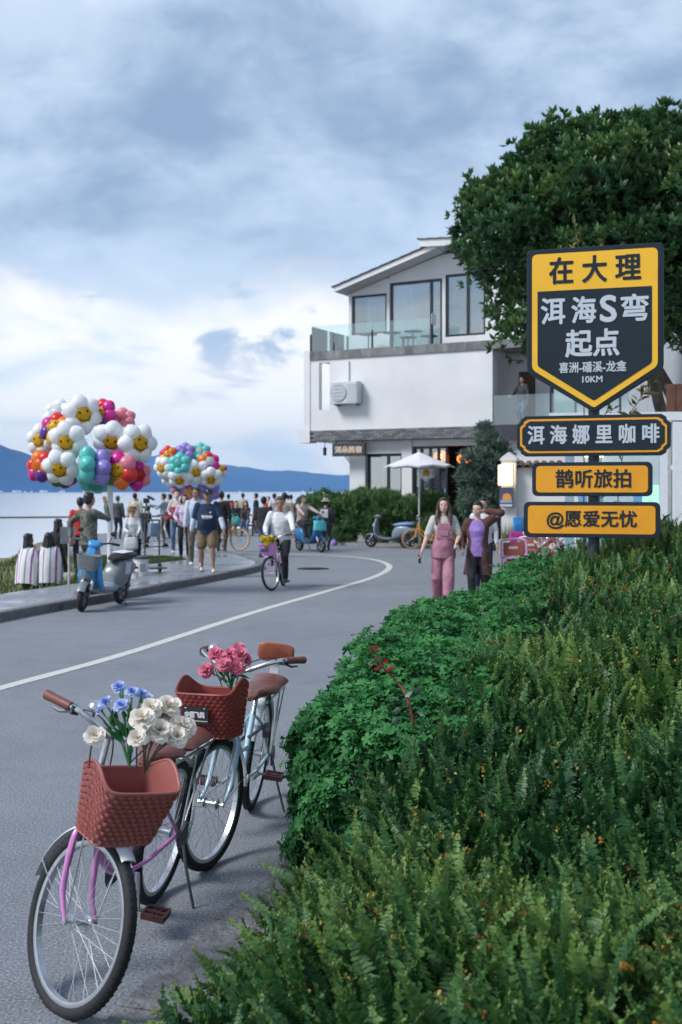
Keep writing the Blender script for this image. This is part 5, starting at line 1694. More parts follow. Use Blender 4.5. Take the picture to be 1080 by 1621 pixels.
def bicycle(label, loc, heading, fm, bm_=None, steer=0, lean=0, spokes=36, guardm=silver, tyre=tyre_m, group=None, seatm=leather, extra=None, crank=80, grip=grip_m, basket_detail=True, kick=True, lobe=.062, rim_m=None, rimm=alu, rack=True, bw=1.0, btilt=0):
    """local +X forward, +Y the rider's left; loc = ground point under the rear axle"""
    o = thing('bicycle', label, 'bicycle', loc, (-lean, 0, heading), group)
    # frame
    BBx, BBz = .42, .275
    HB, HT = Vector((.855, 0, .60)), Vector((.815, 0, .765))
    axis = (HT - HB).normalized()
    S = Matrix.Translation(HB) @ Matrix.Rotation(steer, 4, axis) @ Matrix.Translation(-HB)
    I = Matrix.Identity(4)
    fr = MB()
    fr.tube([HB - axis * .015, HT + axis * .015], .019, 12)
    fr.tube(catmull([(.845, 0, .635), (.70, 0, .43), (.56, 0, .32), (BBx, 0, BBz)], 6), .0165, 10)
    fr.tube(catmull([(.828, 0, .715), (.70, 0, .56), (.55, 0, .455), (.345, 0, .42)], 6), .0135, 10)
    fr.tube([(BBx, 0, BBz), (.285, 0, .60)], .0155, 10)
    fr.tube([(BBx, -.036, BBz), (BBx, .036, BBz)], .022, 12)
    for s_ in (-1, 1):
        fr.tube([(BBx, s_ * .022, BBz), (.30, s_ * .05, BBz + .01), (0, s_ * .062, WR)], .009, 8)
        fr.tube([(.295, s_ * .016, .575), (.24, s_ * .05, .52), (0, s_ * .064, WR)], .0085, 8)
    fr.build('frame', fm, o)
    fk = MB(S)
    for s_ in (-1, 1):
        fk.tube(catmull([(.868, s_ * .028, .585), (.885, s_ * .050, .545), (.915, s_ * .058, .45), (.95, s_ * .060, .37), (1.02, s_ * .060, WR)], 5), [.013] * 10 + [.011] * 6 + [.0085] * 5, 9)
    fk.tube([(.868, -.032, .588), (.868, .032, .588)], .014, 8)
    fk.build('fork', fm, o)
    wheel(o, 1.02, S, 'wheel', spokes, tyre, rimm)
    wheel(o, 0, I, 'wheel', spokes, tyre, rimm)
    if guardm:
        guard(o, 1.02, S, 64, 178, guardm)
        guard(o, 0, I, 25, 205, guardm)
        st = MB(S)
        for s_ in (-1, 1):
            st.tube([(1.02, s_ * .064, WR), (1.02 + .316 * math.cos(R(165)), s_ * .030, WR + .316 * math.sin(R(165)))], .0025, 5)
        st.build('guard_stay', chrome, o)
        st = MB()
        for s_ in (-1, 1):
            st.tube([(0, s_ * .066, WR), (.316 * math.cos(R(190)), s_ * .030, WR + .316 * math.sin(R(190)))], .0025, 5)
        st.build('guard_stay', chrome, o)
    # stem and bars
    MB(S).tube([(.815, 0, .77), (.79, 0, .885)], .0125, 10).tube([(.79, 0, .88), (.835, 0, .905)], .0125, 10).build('stem', alu, o)
    hb = MB(S)
    bar = catmull([(.835, 0, .905), (.850, .055, .905), (.842, .13, .935), (.805, .195, .96), (.745, .238, .962), (.640, .262, .955)], 6)
    for s_ in (-1, 1):
        hb.tube([(p.x, p.y * s_ * bw, p.z) for p in bar], .0112, 9)
    hb.build('handlebar', alu, o)
    for s_ in (-1, 1):
        gp_ = bar[-9:]
        MB(S).tube([(p.x, p.y * s_ * bw, p.z) for p in gp_], [.0165, .017, .0172, .017, .017, .017, .0172, .018, .0185], 10).build('grip', grip, o)
        lv = MB(S)
        lv.tube([(.765, s_ * .222 * bw, .945), (.73, s_ * .238 * bw, .93), (.69, s_ * .252 * bw, .93)], [.006, .006, .004], 6)
        lv.box((.775, s_ * .214 * bw, .957), (.035, .03, .03))
        lv.build('brake_lever', dsteel, o)
        MB(S).tube(catmull([(.77, s_ * .21 * bw, .955), (.86, s_ * .17 * bw, .98), (.93, s_ * .08, .93), (.90, s_ * .02, .78), (.88, 0, .62)], 5), .0028, 5).build('cable', blackp, o)
    bell = MB(S)
    bell.lathe([(.0, .028), (.016, .025), (.026, .014), (.029, .0), (.024, -.008), (0, -.008)], 16, Matrix.Translation((.815, -.14 * bw, .985)))
    bell.tube([(.815, -.14 * bw, .945), (.815, -.14 * bw, .98)], .008, 8)
    bell.build('bell', chrome, o)
    # saddle
    MB().tube([(.30, 0, .58), (.255, 0, .67)], .0125, 10).build('seat_post', chrome, o)
    def sad(c, L, W, Hh, nose=True):
        mb = MB()
        rs = []
        for k in range(13):
            u = k / 12
            x = c[0] - L * .45 + L * u
            w = W * (1 - smoothstep(.15, .85, u) * (.72 if nose else .12)) * (min(1, (u + .04) * 6) ** .5) * (min(1, (1.03 - u) * 9) ** .5)
            hh = Hh * (1.0 - .25 * u) * (min(1, (u + .05) * 5) ** .5) * (min(1, (1.04 - u) * 6) ** .5)
            ring = []
            for j in range(14):
                a = 2 * PI * j / 14
                yy, zz = w * math.cos(a), hh * math.sin(a)
                if math.sin(a) > 0:
                    zz -= .012 * math.exp(-(yy / .018) ** 2) * (1 if nose else 0)
                ring.append((x, yy, c[2] + zz + .012 * (1 - u)))
            rs.append(ring)
        return mb.rings(rs)
    sd = sad((.245, 0, .692), .265, .105, .036).build('saddle', seatm, o)
    for s_ in (-.05, .05):
        MB().lathe([(.0, -.028)] + [(.014 + .002 * (k % 2), -.028 + .008 * k) for k in range(8)] + [(0, .03)], 8, Matrix.Translation((.17, s_, .652))).build('spring', dsteel, sd)
    # cranks, chain cover
    MB().lathe([(0, -.002), (.075, -.002), (.078, 0), (.075, .002), (0, .002)], 24, Matrix.Translation((BBx, -.045, BBz)) @ AY).build('chainwheel', dsteel, o)
    ca = R(crank)
    for s_, aa in ((1, ca), (-1, ca + PI)):
        e = Vector((BBx + .155 * math.cos(aa), s_ * .07, BBz - .155 * math.sin(aa)))
        MB().tube([(BBx, s_ * .055, BBz), e], [.012, .009], 8, flat=.6).build('crank', chrome, o)
        MB().tube([e - Vector((0, s_ * .012, 0)), e + Vector((0, s_ * .03, 0))], .007, 6).build('pedal_axle', dsteel, o)
        pedal(o, e + Vector((0, s_ * .02, 0)), tilt=.1)
    ch = MB()
    for (a_, b_) in (((BBx, -.045, BBz + .075), (0, -.045, WR + .035)), ((BBx, -.045, BBz - .075), (0, -.045, WR - .035))):
        ch.tube([a_, b_], .005, 5)
    ch.build('chain', dsteel, o)
    if rack:
        rk = MB()
        for s_ in (-1, 1):
            rk.tube([(.23, s_ * .055, .640), (-.30, s_ * .065, .640), (-.33, s_ * .04, .640)], .006, 6)
            rk.tube([(0, s_ * .075, WR), (-.10, s_ * .068, .640)], .005, 6)
            rk.tube([(0, s_ * .075, WR), (-.27, s_ * .066, .640)], .005, 6)
        for x in (-.33, -.15, .05):
            rk.tube([(x, -.06, .640), (x, .06, .640)], .005, 6)
        rk.build('rack', alu, o)
    if extra in ('pad', 'backrest'):
        mb = sad((-.115, 0, .680), .28, .10, .034, False)
        mb.build('rear_pad', seatm, o)
    if extra == 'backrest':
        mb = MB()
        rs = []
        for k, (dx, sc_) in enumerate(((-.016, .90), (-.010, 1), (.010, 1), (.016, .9))):
            rs.append([(-.24 + dx, .105 * sc_ * math.copysign(abs(math.cos(a)) ** .55, math.cos(a)), .835 + .055 * sc_ * math.copysign(abs(math.sin(a)) ** .55, math.sin(a))) for a in [2 * PI * j / 24 for j in range(24)]])
        mb.rings(rs).build('backrest', mat('tan_leather', (.28, .072, .038), .45, 0, .1, 14), o)
        MB().box((-.252, 0, .73), (.012, .05, .16)).build('backrest_bar', silver, o, smooth=False)
    if kick:
        MB().tube([(-.01, .085, WR - .02), (.03, .13, .18), (.055, .205, .0)], [.008, .007, .006], 7).tube([(.03, .200, .006), (.085, .212, .004)], .006, 6).build('kickstand', dsteel, o)
        lk = MB()
        lk.tube([(.085 * math.cos(a) + .285, .085 * math.sin(a) * .62, .085 * math.sin(a) * .5 + .475) for a in [2 * PI * j / 24 for j in range(20)]], .009, 7)
        lk.box((.25, .075, .50), (.07, .03, .045), Matrix.Rotation(.5, 3, 'Y'))
        lk.build('ring_lock', dsteel, o)
        MB().box((-.01, .086, WR + .0), (.07, .012, .09), Matrix.Rotation(.6, 3, 'Y')).build('stand_plate', dsteel, o, smooth=False)
    br = MB(S)
    br.tube([(.905, -.028, .60), (.90, -.034, .64), (.89, 0, .640), (.90, .034, .64), (.905, .028, .60), (.915, .024, .575)], .006, 6)
    br.build('brake_caliper', alu, o)
    B = None
    if bm_:
        SB_ = S @ Matrix.Translation((1.03, 0, .62)) @ Matrix.Rotation(btilt, 4, 'X') @ Matrix.Translation((-1.03, 0, -.62))
        B, pt = basket(o, SB_, bm_, rim_m or bm_, detail=basket_detail, lobe=lobe)
        MB(S).tube([(.99, -.09, .60), (1.02, -.062, WR + .012)], .0035, 5).tube([(.99, .09, .60), (1.02, .062, WR + .012)], .0035, 5).build('basket_stay', chrome, o)
        MB(S).box((.92, 0, .72), (.11, .05, .012)).build('basket_bracket', dsteel, o, smooth=False)
    bpy.context.view_layer.update()
    return o, S

pink_p = mat('pink_paint', (.56, .20, .50), .30, 0, .05, 8, coat=.4)
blue_p = mat('pale_blue_paint', (.42, .60, .72), .28, 0, .05, 8, coat=.4)
bas1 = mat('basket_rose', (.29, .085, .075), .48, 0, .08, 12)
bas2 = mat('basket_red', (.215, .035, .028), .48, 0, .08, 12)
b1, S1 = bicycle('pink parked bicycle with rose woven basket of white and blue flowers', (-.80, 4.86, 0), R(-102), pink_p, bas1, steer=R(55), lean=R(8.5), bw=.78, btilt=R(7), extra='pad', crank=100, seatm=leather2)
b2, S2 = bicycle('pale blue parked bicycle with red woven basket and black name plate', (-.50, 6.28, 0), R(-96.5), blue_p, bas2, steer=R(-16), lean=R(7), btilt=R(4), extra='backrest', crank=178, seatm=leather2)
# lettered plate on the red basket
S2 = S2 @ Matrix.Translation((1.03, 0, .62)) @ Matrix.Rotation(R(4), 4, 'X') @ Matrix.Translation((-1.03, 0, -.62))
plx = Matrix.Translation((1.164, -.022, .735)) @ Matrix.Rotation(R(6), 4, 'Y') @ Matrix.Rotation(R(90), 4, 'Z')
pl_ = MB(S2 @ plx).box((0, 0, 0), (.135, .006, .078)).build('name_plate', blackp, b2, smooth=False)
me = text_mesh('中国飞鸽', mat('plate_letter', (.72, .72, .72), .5, 0, 0), .102, .030, .0017)
me.transform(S2 @ plx @ Matrix.Translation((0, -.0036, .003)))
link('lettering', me, pl_)
MB(S2 @ plx).box((0, -.0036, -.026), (.125, .001, .0028)).build('stripe', mat('plate_letter'), pl_, smooth=False)
for sx in (-.045, .05):
    MB(S2 @ plx).ell((sx, -.004, .031), (.005, .002, .005), 8, 5).build('rivet', chrome, pl_)
# orange reflectors on the front tyre of the pink bicycle

# ------------------------------------------------------------------ flowers in the baskets
def to_world(o, S, p):
    return o.matrix_world @ (S @ Vector(p))
stem_m = mat('flower_stem', (.04, .14, .045), .6, 0, .2)
fleaf = leaf_mat('bouquet_leaf', (.015, .10, .03), (.03, .17, .05), (.08, .28, .08), .4, .25)
def petal_flower(m_seed, rings_, r_, cup, ruffle):
    """layered ruffled petals, radius 1"""
    rg = np.random.default_rng(m_seed)
    V, F, T = [], [], []
    for (npet, rad, tilt_, tone_, z0) in rings_:
        for k in range(npet):
            a = 2 * PI * (k + rg.uniform(-.2, .2)) / npet + rad * 7
            tl = tilt_ + rg.normal(0, .14)
            L = rad * rg.uniform(.85, 1.1)
            w = L * rg.uniform(.42, .58)
            nu, nv = 4, 3
            b0 = len(V)
            for j in range(nv + 1):
                v_ = j / nv
                wv = w * (.35 + .9 * v_ - .35 * v_ ** 3)
                for i in range(nu + 1):
                    u_ = 2 * i / nu - 1
                    out = L * v_ * (1 - .14 * u_ * u_ * v_)
                    curl = cup * v_ * v_ * L + ruffle * math.sin(3.1 * u_ * 2 + k * 2 + rad * 9) * v_ * L + rg.normal(0, ruffle * .25) * v_ * L
                    side = wv * u_
                    up = .22 * u_ * u_ * L
                    lx = out * math.cos(tl) - (curl + up) * math.sin(tl) * .7
                    lz = out * math.sin(tl) + (curl + up) * math.cos(tl) * .5 + z0
                    V.append((lx * math.cos(a) - side * math.sin(a), lx * math.sin(a) + side * math.cos(a), lz))
                    T.append(tone_ + .12 * v_)
            for j in range(nv):
                for i in range(nu):
                    q = b0 + j * (nu + 1) + i
                    F.append((q, q + 1, q + nu + 2, q + nu + 1))
    return np.array(V), np.array(F), np.array(T)
PEONY = [(7, 1.0, .05, .75, -.1), (7, .92, .45, .8, -.05), (6, .75, .85, .7, 0), (5, .55, 1.15, .55, .05), (4, .35, 1.35, .35, .1)]
CARN = [(10, 1.0, -.05, .8, 0), (9, .85, .35, .6, 0), (7, .6, .8, .35, .05), (5, .4, 1.2, .15, .05)]
POM = [(12, 1.0, -.35, .3, .1), (12, 1.0, .05, .5, .1), (11, .95, .45, .6, .1), (9, .85, .85, .7, .1), (6, .7, 1.2, .8, .1)]
cream_m = leaf_mat('cream_petal', (.66, .46, .28), (.84, .74, .60), (.90, .86, .79), .7, .3, .2)
blue_m = leaf_mat('blue_petal', (.10, .17, .58), (.28, .40, .80), (.62, .72, .90), .7, .3, .2)
pinkf_m = leaf_mat('pink_petal', (.55, .05, .16), (.75, .16, .30), (.85, .36, .46), .7, .3, .2)
FLM = {}
def bloom_mesh(kind, v):
    if (kind, v) not in FLM:
        rings_, m_, cup, ruf = {'peony': (PEONY, cream_m, -.25, .13), 'carnation': (CARN, blue_m, .0, .16), 'pom': (POM, pinkf_m, -.1, .12)}[kind]
        V, F, T = petal_flower(v * 13 + 5, rings_, 1, cup, ruf)
        FLM[kind, v] = np_mesh('flower', V, F, m_, np.clip(T, 0, 1))
    return FLM[kind, v]
def bouquet(label, base, heads, kind, r_, cat='bouquet', leaves=0, leaf_r=.1, stem=stem_m, spread=.5, name='bouquet', leaf_h=(.2, .7)):
    """base: world point where the stems meet; heads: world points of the flowers"""
    o = thing(name, label, cat, base)
    B_ = Vector(base)
    for k, h in enumerate(heads):
        hd = Vector(h) - B_
        st = MB().tube(catmull([(0, 0, 0), hd * .5 + Vector((-hd.x * .12, -hd.y * .12, hd.length * .05)), hd], 5), .0028, 5).build('stem', stem, o)
        f = link('flower', bloom_mesh(kind, k % 4), o)
        ax = (hd.normalized() + Vector((random.uniform(-.25, .25), -.75 + random.uniform(-.2, .2), .2))).normalized()
        rr = r_ * random.uniform(.86, 1.14)
        f.matrix_world = Matrix.Translation(B_ + hd) @ ax.to_track_quat('Z', 'Y').to_matrix().to_4x4() @ Matrix.Rotation(random.uniform(0, 6), 4, 'Z') @ Matrix.Scale(rr, 4)
        f.parent = o
        f.matrix_parent_inverse = Matrix.Translation(-B_)
        f['kind'] = 'thing'
        del f['kind']
    if leaves:
        hs = np.array([(Vector(h) - B_)[:] for h in heads])
        t_ = rng.uniform(leaf_h[0], leaf_h[1], leaves)
        pp = hs[rng.integers(0, len(hs), leaves)] * t_[:, None] + rng.normal(0, .012, (leaves, 3))
        dr = rng.normal(0, spread, (leaves, 3)) + np.array([0, -.15, .75])
        lv = leaf_base(.15, .05, .35)
        for i in range(leaves):
            Mx = Matrix([[*q, 0] for q in frames(dr[i:i + 1])[0]] + [[0, 0, 0, 1]])
            me_ = np_mesh('leaf', lv[0], lv[1], fleaf, np.clip(lv[2] + rng.uniform(.2, .8), 0, 1))
            lo = link('leaf', me_, o)
            lo.matrix_basis = Matrix.Translation(pp[i]) @ Mx @ Matrix.Scale(float(leaf_r * rng.uniform(.7, 1.25)), 4)
    return o
def W(px, py, y):
    """a point at distance y along the photo's line of sight, used once to place the flower heads"""
    return ((px - 540) / 1800 * y, y, 1.75 - (py - 778) / 1800 * y)
# ================================================================== SCOOTERS
def scooter(label, loc, heading, body, trim, seat_m, basket=True, steer=0, lean=R(5), group=None, top=None, guard_m=None):
    """electric scooter; local +X forward, origin under the rear axle; wheelbase 1.22"""
    o = thing('scooter', label, 'scooter', loc, (-lean, 0, heading), group)
    wr = .205
    HB, HT = Vector((1.02, 0, .50)), Vector((.93, 0, .86))
    S = Matrix.Translation(HB) @ Matrix.Rotation(steer, 4, (HT - HB).normalized()) @ Matrix.Translation(-HB)
    I = Matrix.Identity(4)
    def wh(cx, S_):
        T = S_ @ Matrix.Translation((cx, 0, wr)) @ AY
        rs = []
        for j in range(36):
            a = 2 * PI * j / 36
            rs.append([((wr - .045 + .045 * math.cos(b)) * math.cos(a), (wr - .045 + .045 * math.cos(b)) * math.sin(a), .047 * math.sin(b)) for b in [2 * PI * k / 10 for k in range(10)]])
        w = MB(T).rings(rs, closed=True).build('wheel', tyre_m, o)
        rm = MB(T).lathe([(.0, -.03), (.045, -.03), (.05, -.02), (.12, -.022), (.128, -.03), (.128, .03), (.12, .022), (.05, .02), (.045, .03), (0, .03)], 24)
        rm.build('rim', dsteel, w)
        for k in range(5):
            a = 2 * PI * k / 5
            MB(T).box((.085 * math.cos(a), .085 * math.sin(a), 0), (.09, .03, .056), Matrix.Rotation(a, 3, 'Z')).build('spoke', alu, w, smooth=False)
    wh(0, I)
    wh(1.22, S)
    trim_ = trim
    # floor board and rear body
    def loft(name, secs, m, S_=None, parent=o, n=16, e=.6):
        """secs: (x, z, half width, half height)"""
        rs = []
        for (x, z, w, h) in secs:
            rs.append([(x, w * math.copysign(abs(math.cos(a)) ** e, math.cos(a)), z + h * math.copysign(abs(math.sin(a)) ** e, math.sin(a))) for a in [2 * PI * j / n for j in range(n)]])
        return MB(S_).rings(rs).build(name, m, parent, angle=50)
    loft('footboard', [(.28, .30, .10, .05), (.36, .29, .15, .06), (.55, .28, .155, .055), (.75, .29, .145, .06), (.86, .33, .11, .06)], trim_)
    loft('rear_body', [(-.33, .57, .04, .02), (-.28, .57, .10, .06), (-.1, .57, .145, .13), (.12, .53, .155, .19), (.28, .48, .15, .20), (.38, .42, .13, .15), (.42, .38, .10, .10)], body)
    loft('lower_body', [(-.12, .40, .09, .06), (.1, .38, .12, .10), (.35, .33, .13, .09), (.45, .30, .12, .05)], trim_)
    loft('seat', [(-.30, .755, .07, .02), (-.24, .76, .125, .045), (-.02, .755, .14, .055), (.2, .74, .125, .05), (.34, .725, .085, .035), (.39, .72, .05, .015)], seat_m)
    # front shield: curved blade from foot to handlebars
    mb = MB(S)
    rs = []
    for (x, z, w, th) in ((.80, .30, .12, .05), (.90, .34, .15, .05), (1.0, .48, .16, .055), (1.01, .62, .15, .06), (.985, .78, .12, .06), (.95, .90, .09, .05), (.93, .95, .06, .03)):
        rs.append([(x + th * math.cos(a) * 1.0 + (.03 * (1 - abs(math.sin(a)))), w * math.sin(a), z) for a in [2 * PI * j / 14 for j in range(14)]])
    mb.rings(rs).build('front_shield', body, o, angle=50)
    hd = MB(S)
    hd.lathe([(0, .0), (.055, .0), (.06, -.012), (.05, -.03), (0, -.03)], 16, Matrix.Translation((1.10, 0, .70)) @ Matrix.Rotation(R(90), 4, 'Y'))
    hd.build('headlight', mat('lamp_glass', (.75, .78, .8), .15), o)
    fk = MB(S)
    for s_ in (-1, 1):
        fk.tube([(1.03, s_ * .065, .50), (1.10, s_ * .07, .40), (1.22, s_ * .07, wr)], .02, 8)
    fk.build('fork', dsteel, o)
    for s_ in (-1, 1):
        MB(S).tube([(1.085, s_ * .072, .44), (1.16, s_ * .073, .32)], .024, 8).build('fork_cover', mat('pale_trim', (.6, .62, .64), .4), o)
    mb = MB(S @ Matrix.Translation((1.22, 0, wr)))
    rs = []
    for j in range(15):
        a = R(30 + 125 * j / 14)
        rs.append([(r_ * math.cos(a), y, r_ * math.sin(a)) for r_, y in ((.222, -.062), (.236, -.045), (.243, 0), (.236, .045), (.222, .062), (.232, 0))])
    mb.rings(rs).build('front_guard', guard_m or body, o)
    mb = MB(Matrix.Translation((0, 0, wr)))
    rs = []
    for j in range(12):
        a = R(60 + 110 * j / 11)
        rs.append([(r_ * math.cos(a), y, r_ * math.sin(a)) for r_, y in ((.226, -.055), (.24, 0), (.226, .055), (.233, 0))])
    mb.rings(rs).build('rear_guard', trim_, o)
    loft('handlebar_cover', [(.84, .95, .06, .02), (.87, .975, .10, .045), (.95, .985, .11, .05), (1.01, .97, .09, .045), (1.04, .95, .05, .02)], top or body, S)
    for s_ in (-1, 1):
        MB(S).tube(catmull([(.93, s_ * .08, .985), (.90, s_ * .2, 1.01), (.84, s_ * .33, 1.0)], 5), .014, 8).build('handlebar', blackp, o)
        MB(S).tube([(.875, s_ * .235, 1.01), (.84, s_ * .34, 1.0)], .02, 8).build('grip', blackp, o)
        MB(S).tube([(.9, s_ * .19, 1.01), (.93, s_ * .24, 1.13)], .006, 5).build('mirror_stalk', blackp, o)
        MB(S).ell((.935, s_ * .25, 1.16), (.012, .05, .035), 10, 6).build('mirror', blackp, o)
        MB().box((-.345, s_ * .07, .55), (.02, .06, .035)).build('tail_light', mat('tail_red', (.35, .02, .02), .3), o, smooth=False)
    MB().box((-.40, 0, .42), (.012, .18, .13), Matrix.Rotation(-.3, 3, 'Y')).build('plate', mat('plate_white', (.55, .58, .62), .5), o, smooth=False)
    if basket:
        bk_ = MB(S)
        rs = []
        for (z, a, b) in ((.62, .10, .13), (.84, .125, .165), (.835, .118, .158), (.625, .094, .124)):
            rs.append([(1.20 + a * math.copysign(abs(math.cos(q)) ** .35, math.cos(q)), b * math.copysign(abs(math.sin(q)) ** .35, math.sin(q)), z) for q in [2 * PI * j / 24 for j in range(24)]])
        bk_.rings(rs).build('front_basket', mat('basket_grey', (.17, .19, .20), .55), o, angle=50)
    MB().tube([(.28, .12, .25), (.24, .19, .1), (.20, .26, .0)], .011, 7).build('kickstand', dsteel, o)
    MB().tube([(-.02, .10, .18), (-.10, .10, .50)], .022, 8).tube([(-.02, -.10, .18), (-.10, -.10, .50)], .022, 8).build('shock', dsteel, o)
    return o
sc_blue = mat('scooter_blue', (.03, .24, .58), .3, 0, .05, 6, coat=.5)
sc_grey = mat('scooter_grey', (.17, .20, .22), .38, 0, .05, 6, coat=.3)
sc_slate = mat('scooter_slate', (.20, .25, .30), .4, 0, .05, 6, coat=.3)
seat_blk = mat('seat_black', (.018, .018, .022), .5)
seat_tan = mat('seat_tan', (.25, .2, .16), .5)
# ================================================================== PEOPLE
skin_m = {k: mat('skin_' + k, c, .55, 0, .06, 30) for k, c in (('fair', (.62, .40, .31)), ('mid', (.52, .32, .235)), ('tan', (.37, .205, .14)), ('deep', (.22, .115, .075)))}
hair_m = mat('black_hair', (.010, .009, .010), .45, 0, .3, 60)
hairb_m = mat('brown_hair', (.045, .022, .016), .45, 0, .3, 60)
hairg_m = mat('grey_hair', (.07, .065, .06), .55, 0, .3, 60)
eye_m = mat('eye_dark', (.02, .015, .012), .3, 0, 0)
lip_m = mat('lip', (.30, .09, .085), .5, 0, 0)
def cloth(key, c=(.5, .5, .5), r_=.9, var=.13, sc=9):
    return mat('cloth_' + key, c, r_, 0, var, sc, .75, 7)
def camo_mat():
    return ramp_mat('cloth_camouflage', [(.38, (.05, .055, .045)), (.45, (.10, .115, .09)), (.52, (.16, .17, .15)), (.58, (.085, .07, .055)), (.66, (.18, .20, .19))], 7, rough=.95, bump=.15, detail=2)
def stripes_mat():
    """white poncho cloth with woven purple and blue stripes"""
    m = mat('cloth_poncho', (.68, .68, .69), .95, 0, .06)
    if m.get('done'):
        return m
    m['done'] = 1
    t = m.node_tree
    b = t.nodes['Principled BSDF']
    src = b.inputs['Base Color'].links[0].from_socket
    tcn = t.nodes.new('ShaderNodeTexCoord')
    sp = t.nodes.new('ShaderNodeSeparateXYZ')
    t.links.new(tcn.outputs['Object'], sp.inputs[0])
    ab = t.nodes.new('ShaderNodeMath')
    ab.operation = 'ABSOLUTE'
    t.links.new(sp.outputs['X'], ab.inputs[0])
    cr = t.nodes.new('ShaderNodeValToRGB')
    cr.color_ramp.interpolation = 'CONSTANT'
    el_ = cr.color_ramp.elements
    seq = [(0, (1, 1, 1)), (.05, (.35, .40, .62)), (.075, (1, 1, 1)), (.15, (.35, .12, .40)), (.18, (.62, .45, .70)), (.195, (1, 1, 1)), (.25, (.30, .36, .50)), (.27, (1, 1, 1)), (.32, (.5, .2, .3)), (.335, (1, 1, 1))]
    while len(el_) < len(seq):
        el_.new(.9)
    for e, (p, c) in zip(el_, seq):
        e.position = p
        e.color = (*c, 1)
    t.links.new(ab.outputs[0], cr.inputs['Fac'])
    mx = t.nodes.new('ShaderNodeMix')
    mx.data_type = 'RGBA'
    mx.blend_type = 'MULTIPLY'
    mx.inputs['Factor'].default_value = 1
    t.links.new(src, [x for x in mx.inputs if x.name == 'A' and x.type == 'RGBA'][0])
    t.links.new(cr.outputs['Color'], [x for x in mx.inputs if x.name == 'B' and x.type == 'RGBA'][0])
    t.links.new([x for x in mx.outputs if x.type == 'RGBA'][0], b.inputs['Base Color'])
    return m

def remeshed(name, mb, m, vox, parent, smooth_it=6):
    me = mb.mesh('tmp', None, smooth=False)
    o = bpy.data.objects.new('tmp', me)
    C.objects.link(o)
    md = o.modifiers.new('r', 'REMESH')
    md.mode = 'VOXEL'
    md.voxel_size = vox
    md.use_smooth_shade = True
    if smooth_it:
        s_ = o.modifiers.new('s', 'SMOOTH')
        s_.factor = .5
        s_.iterations = smooth_it
    bpy.context.view_layer.update()
    out = bpy.data.meshes.new_from_object(o.evaluated_get(bpy.context.evaluated_depsgraph_get()))
    bpy.data.objects.remove(o)
    bpy.data.meshes.remove(me)
    out.name = name
    out.materials.clear()
    out.materials.append(m)
    out.shade_smooth()
    return link(name, out, parent)

def ik(a, b, l1, l2, pole):
    a, b = Vector(a), Vector(b)
    d = b - a
    L = min(d.length, (l1 + l2) * .999)
    if L < 1e-4:
        return a, b
    u = d.normalized()
    b = a + u * L
    c = (l1 * l1 - l2 * l2 + L * L) / (2 * L)
    h = math.sqrt(max(l1 * l1 - c * c, 0))
    p = Vector(pole)
    p = p - u * p.dot(u)
    p.normalize()
    return a + u * c + p * h, b

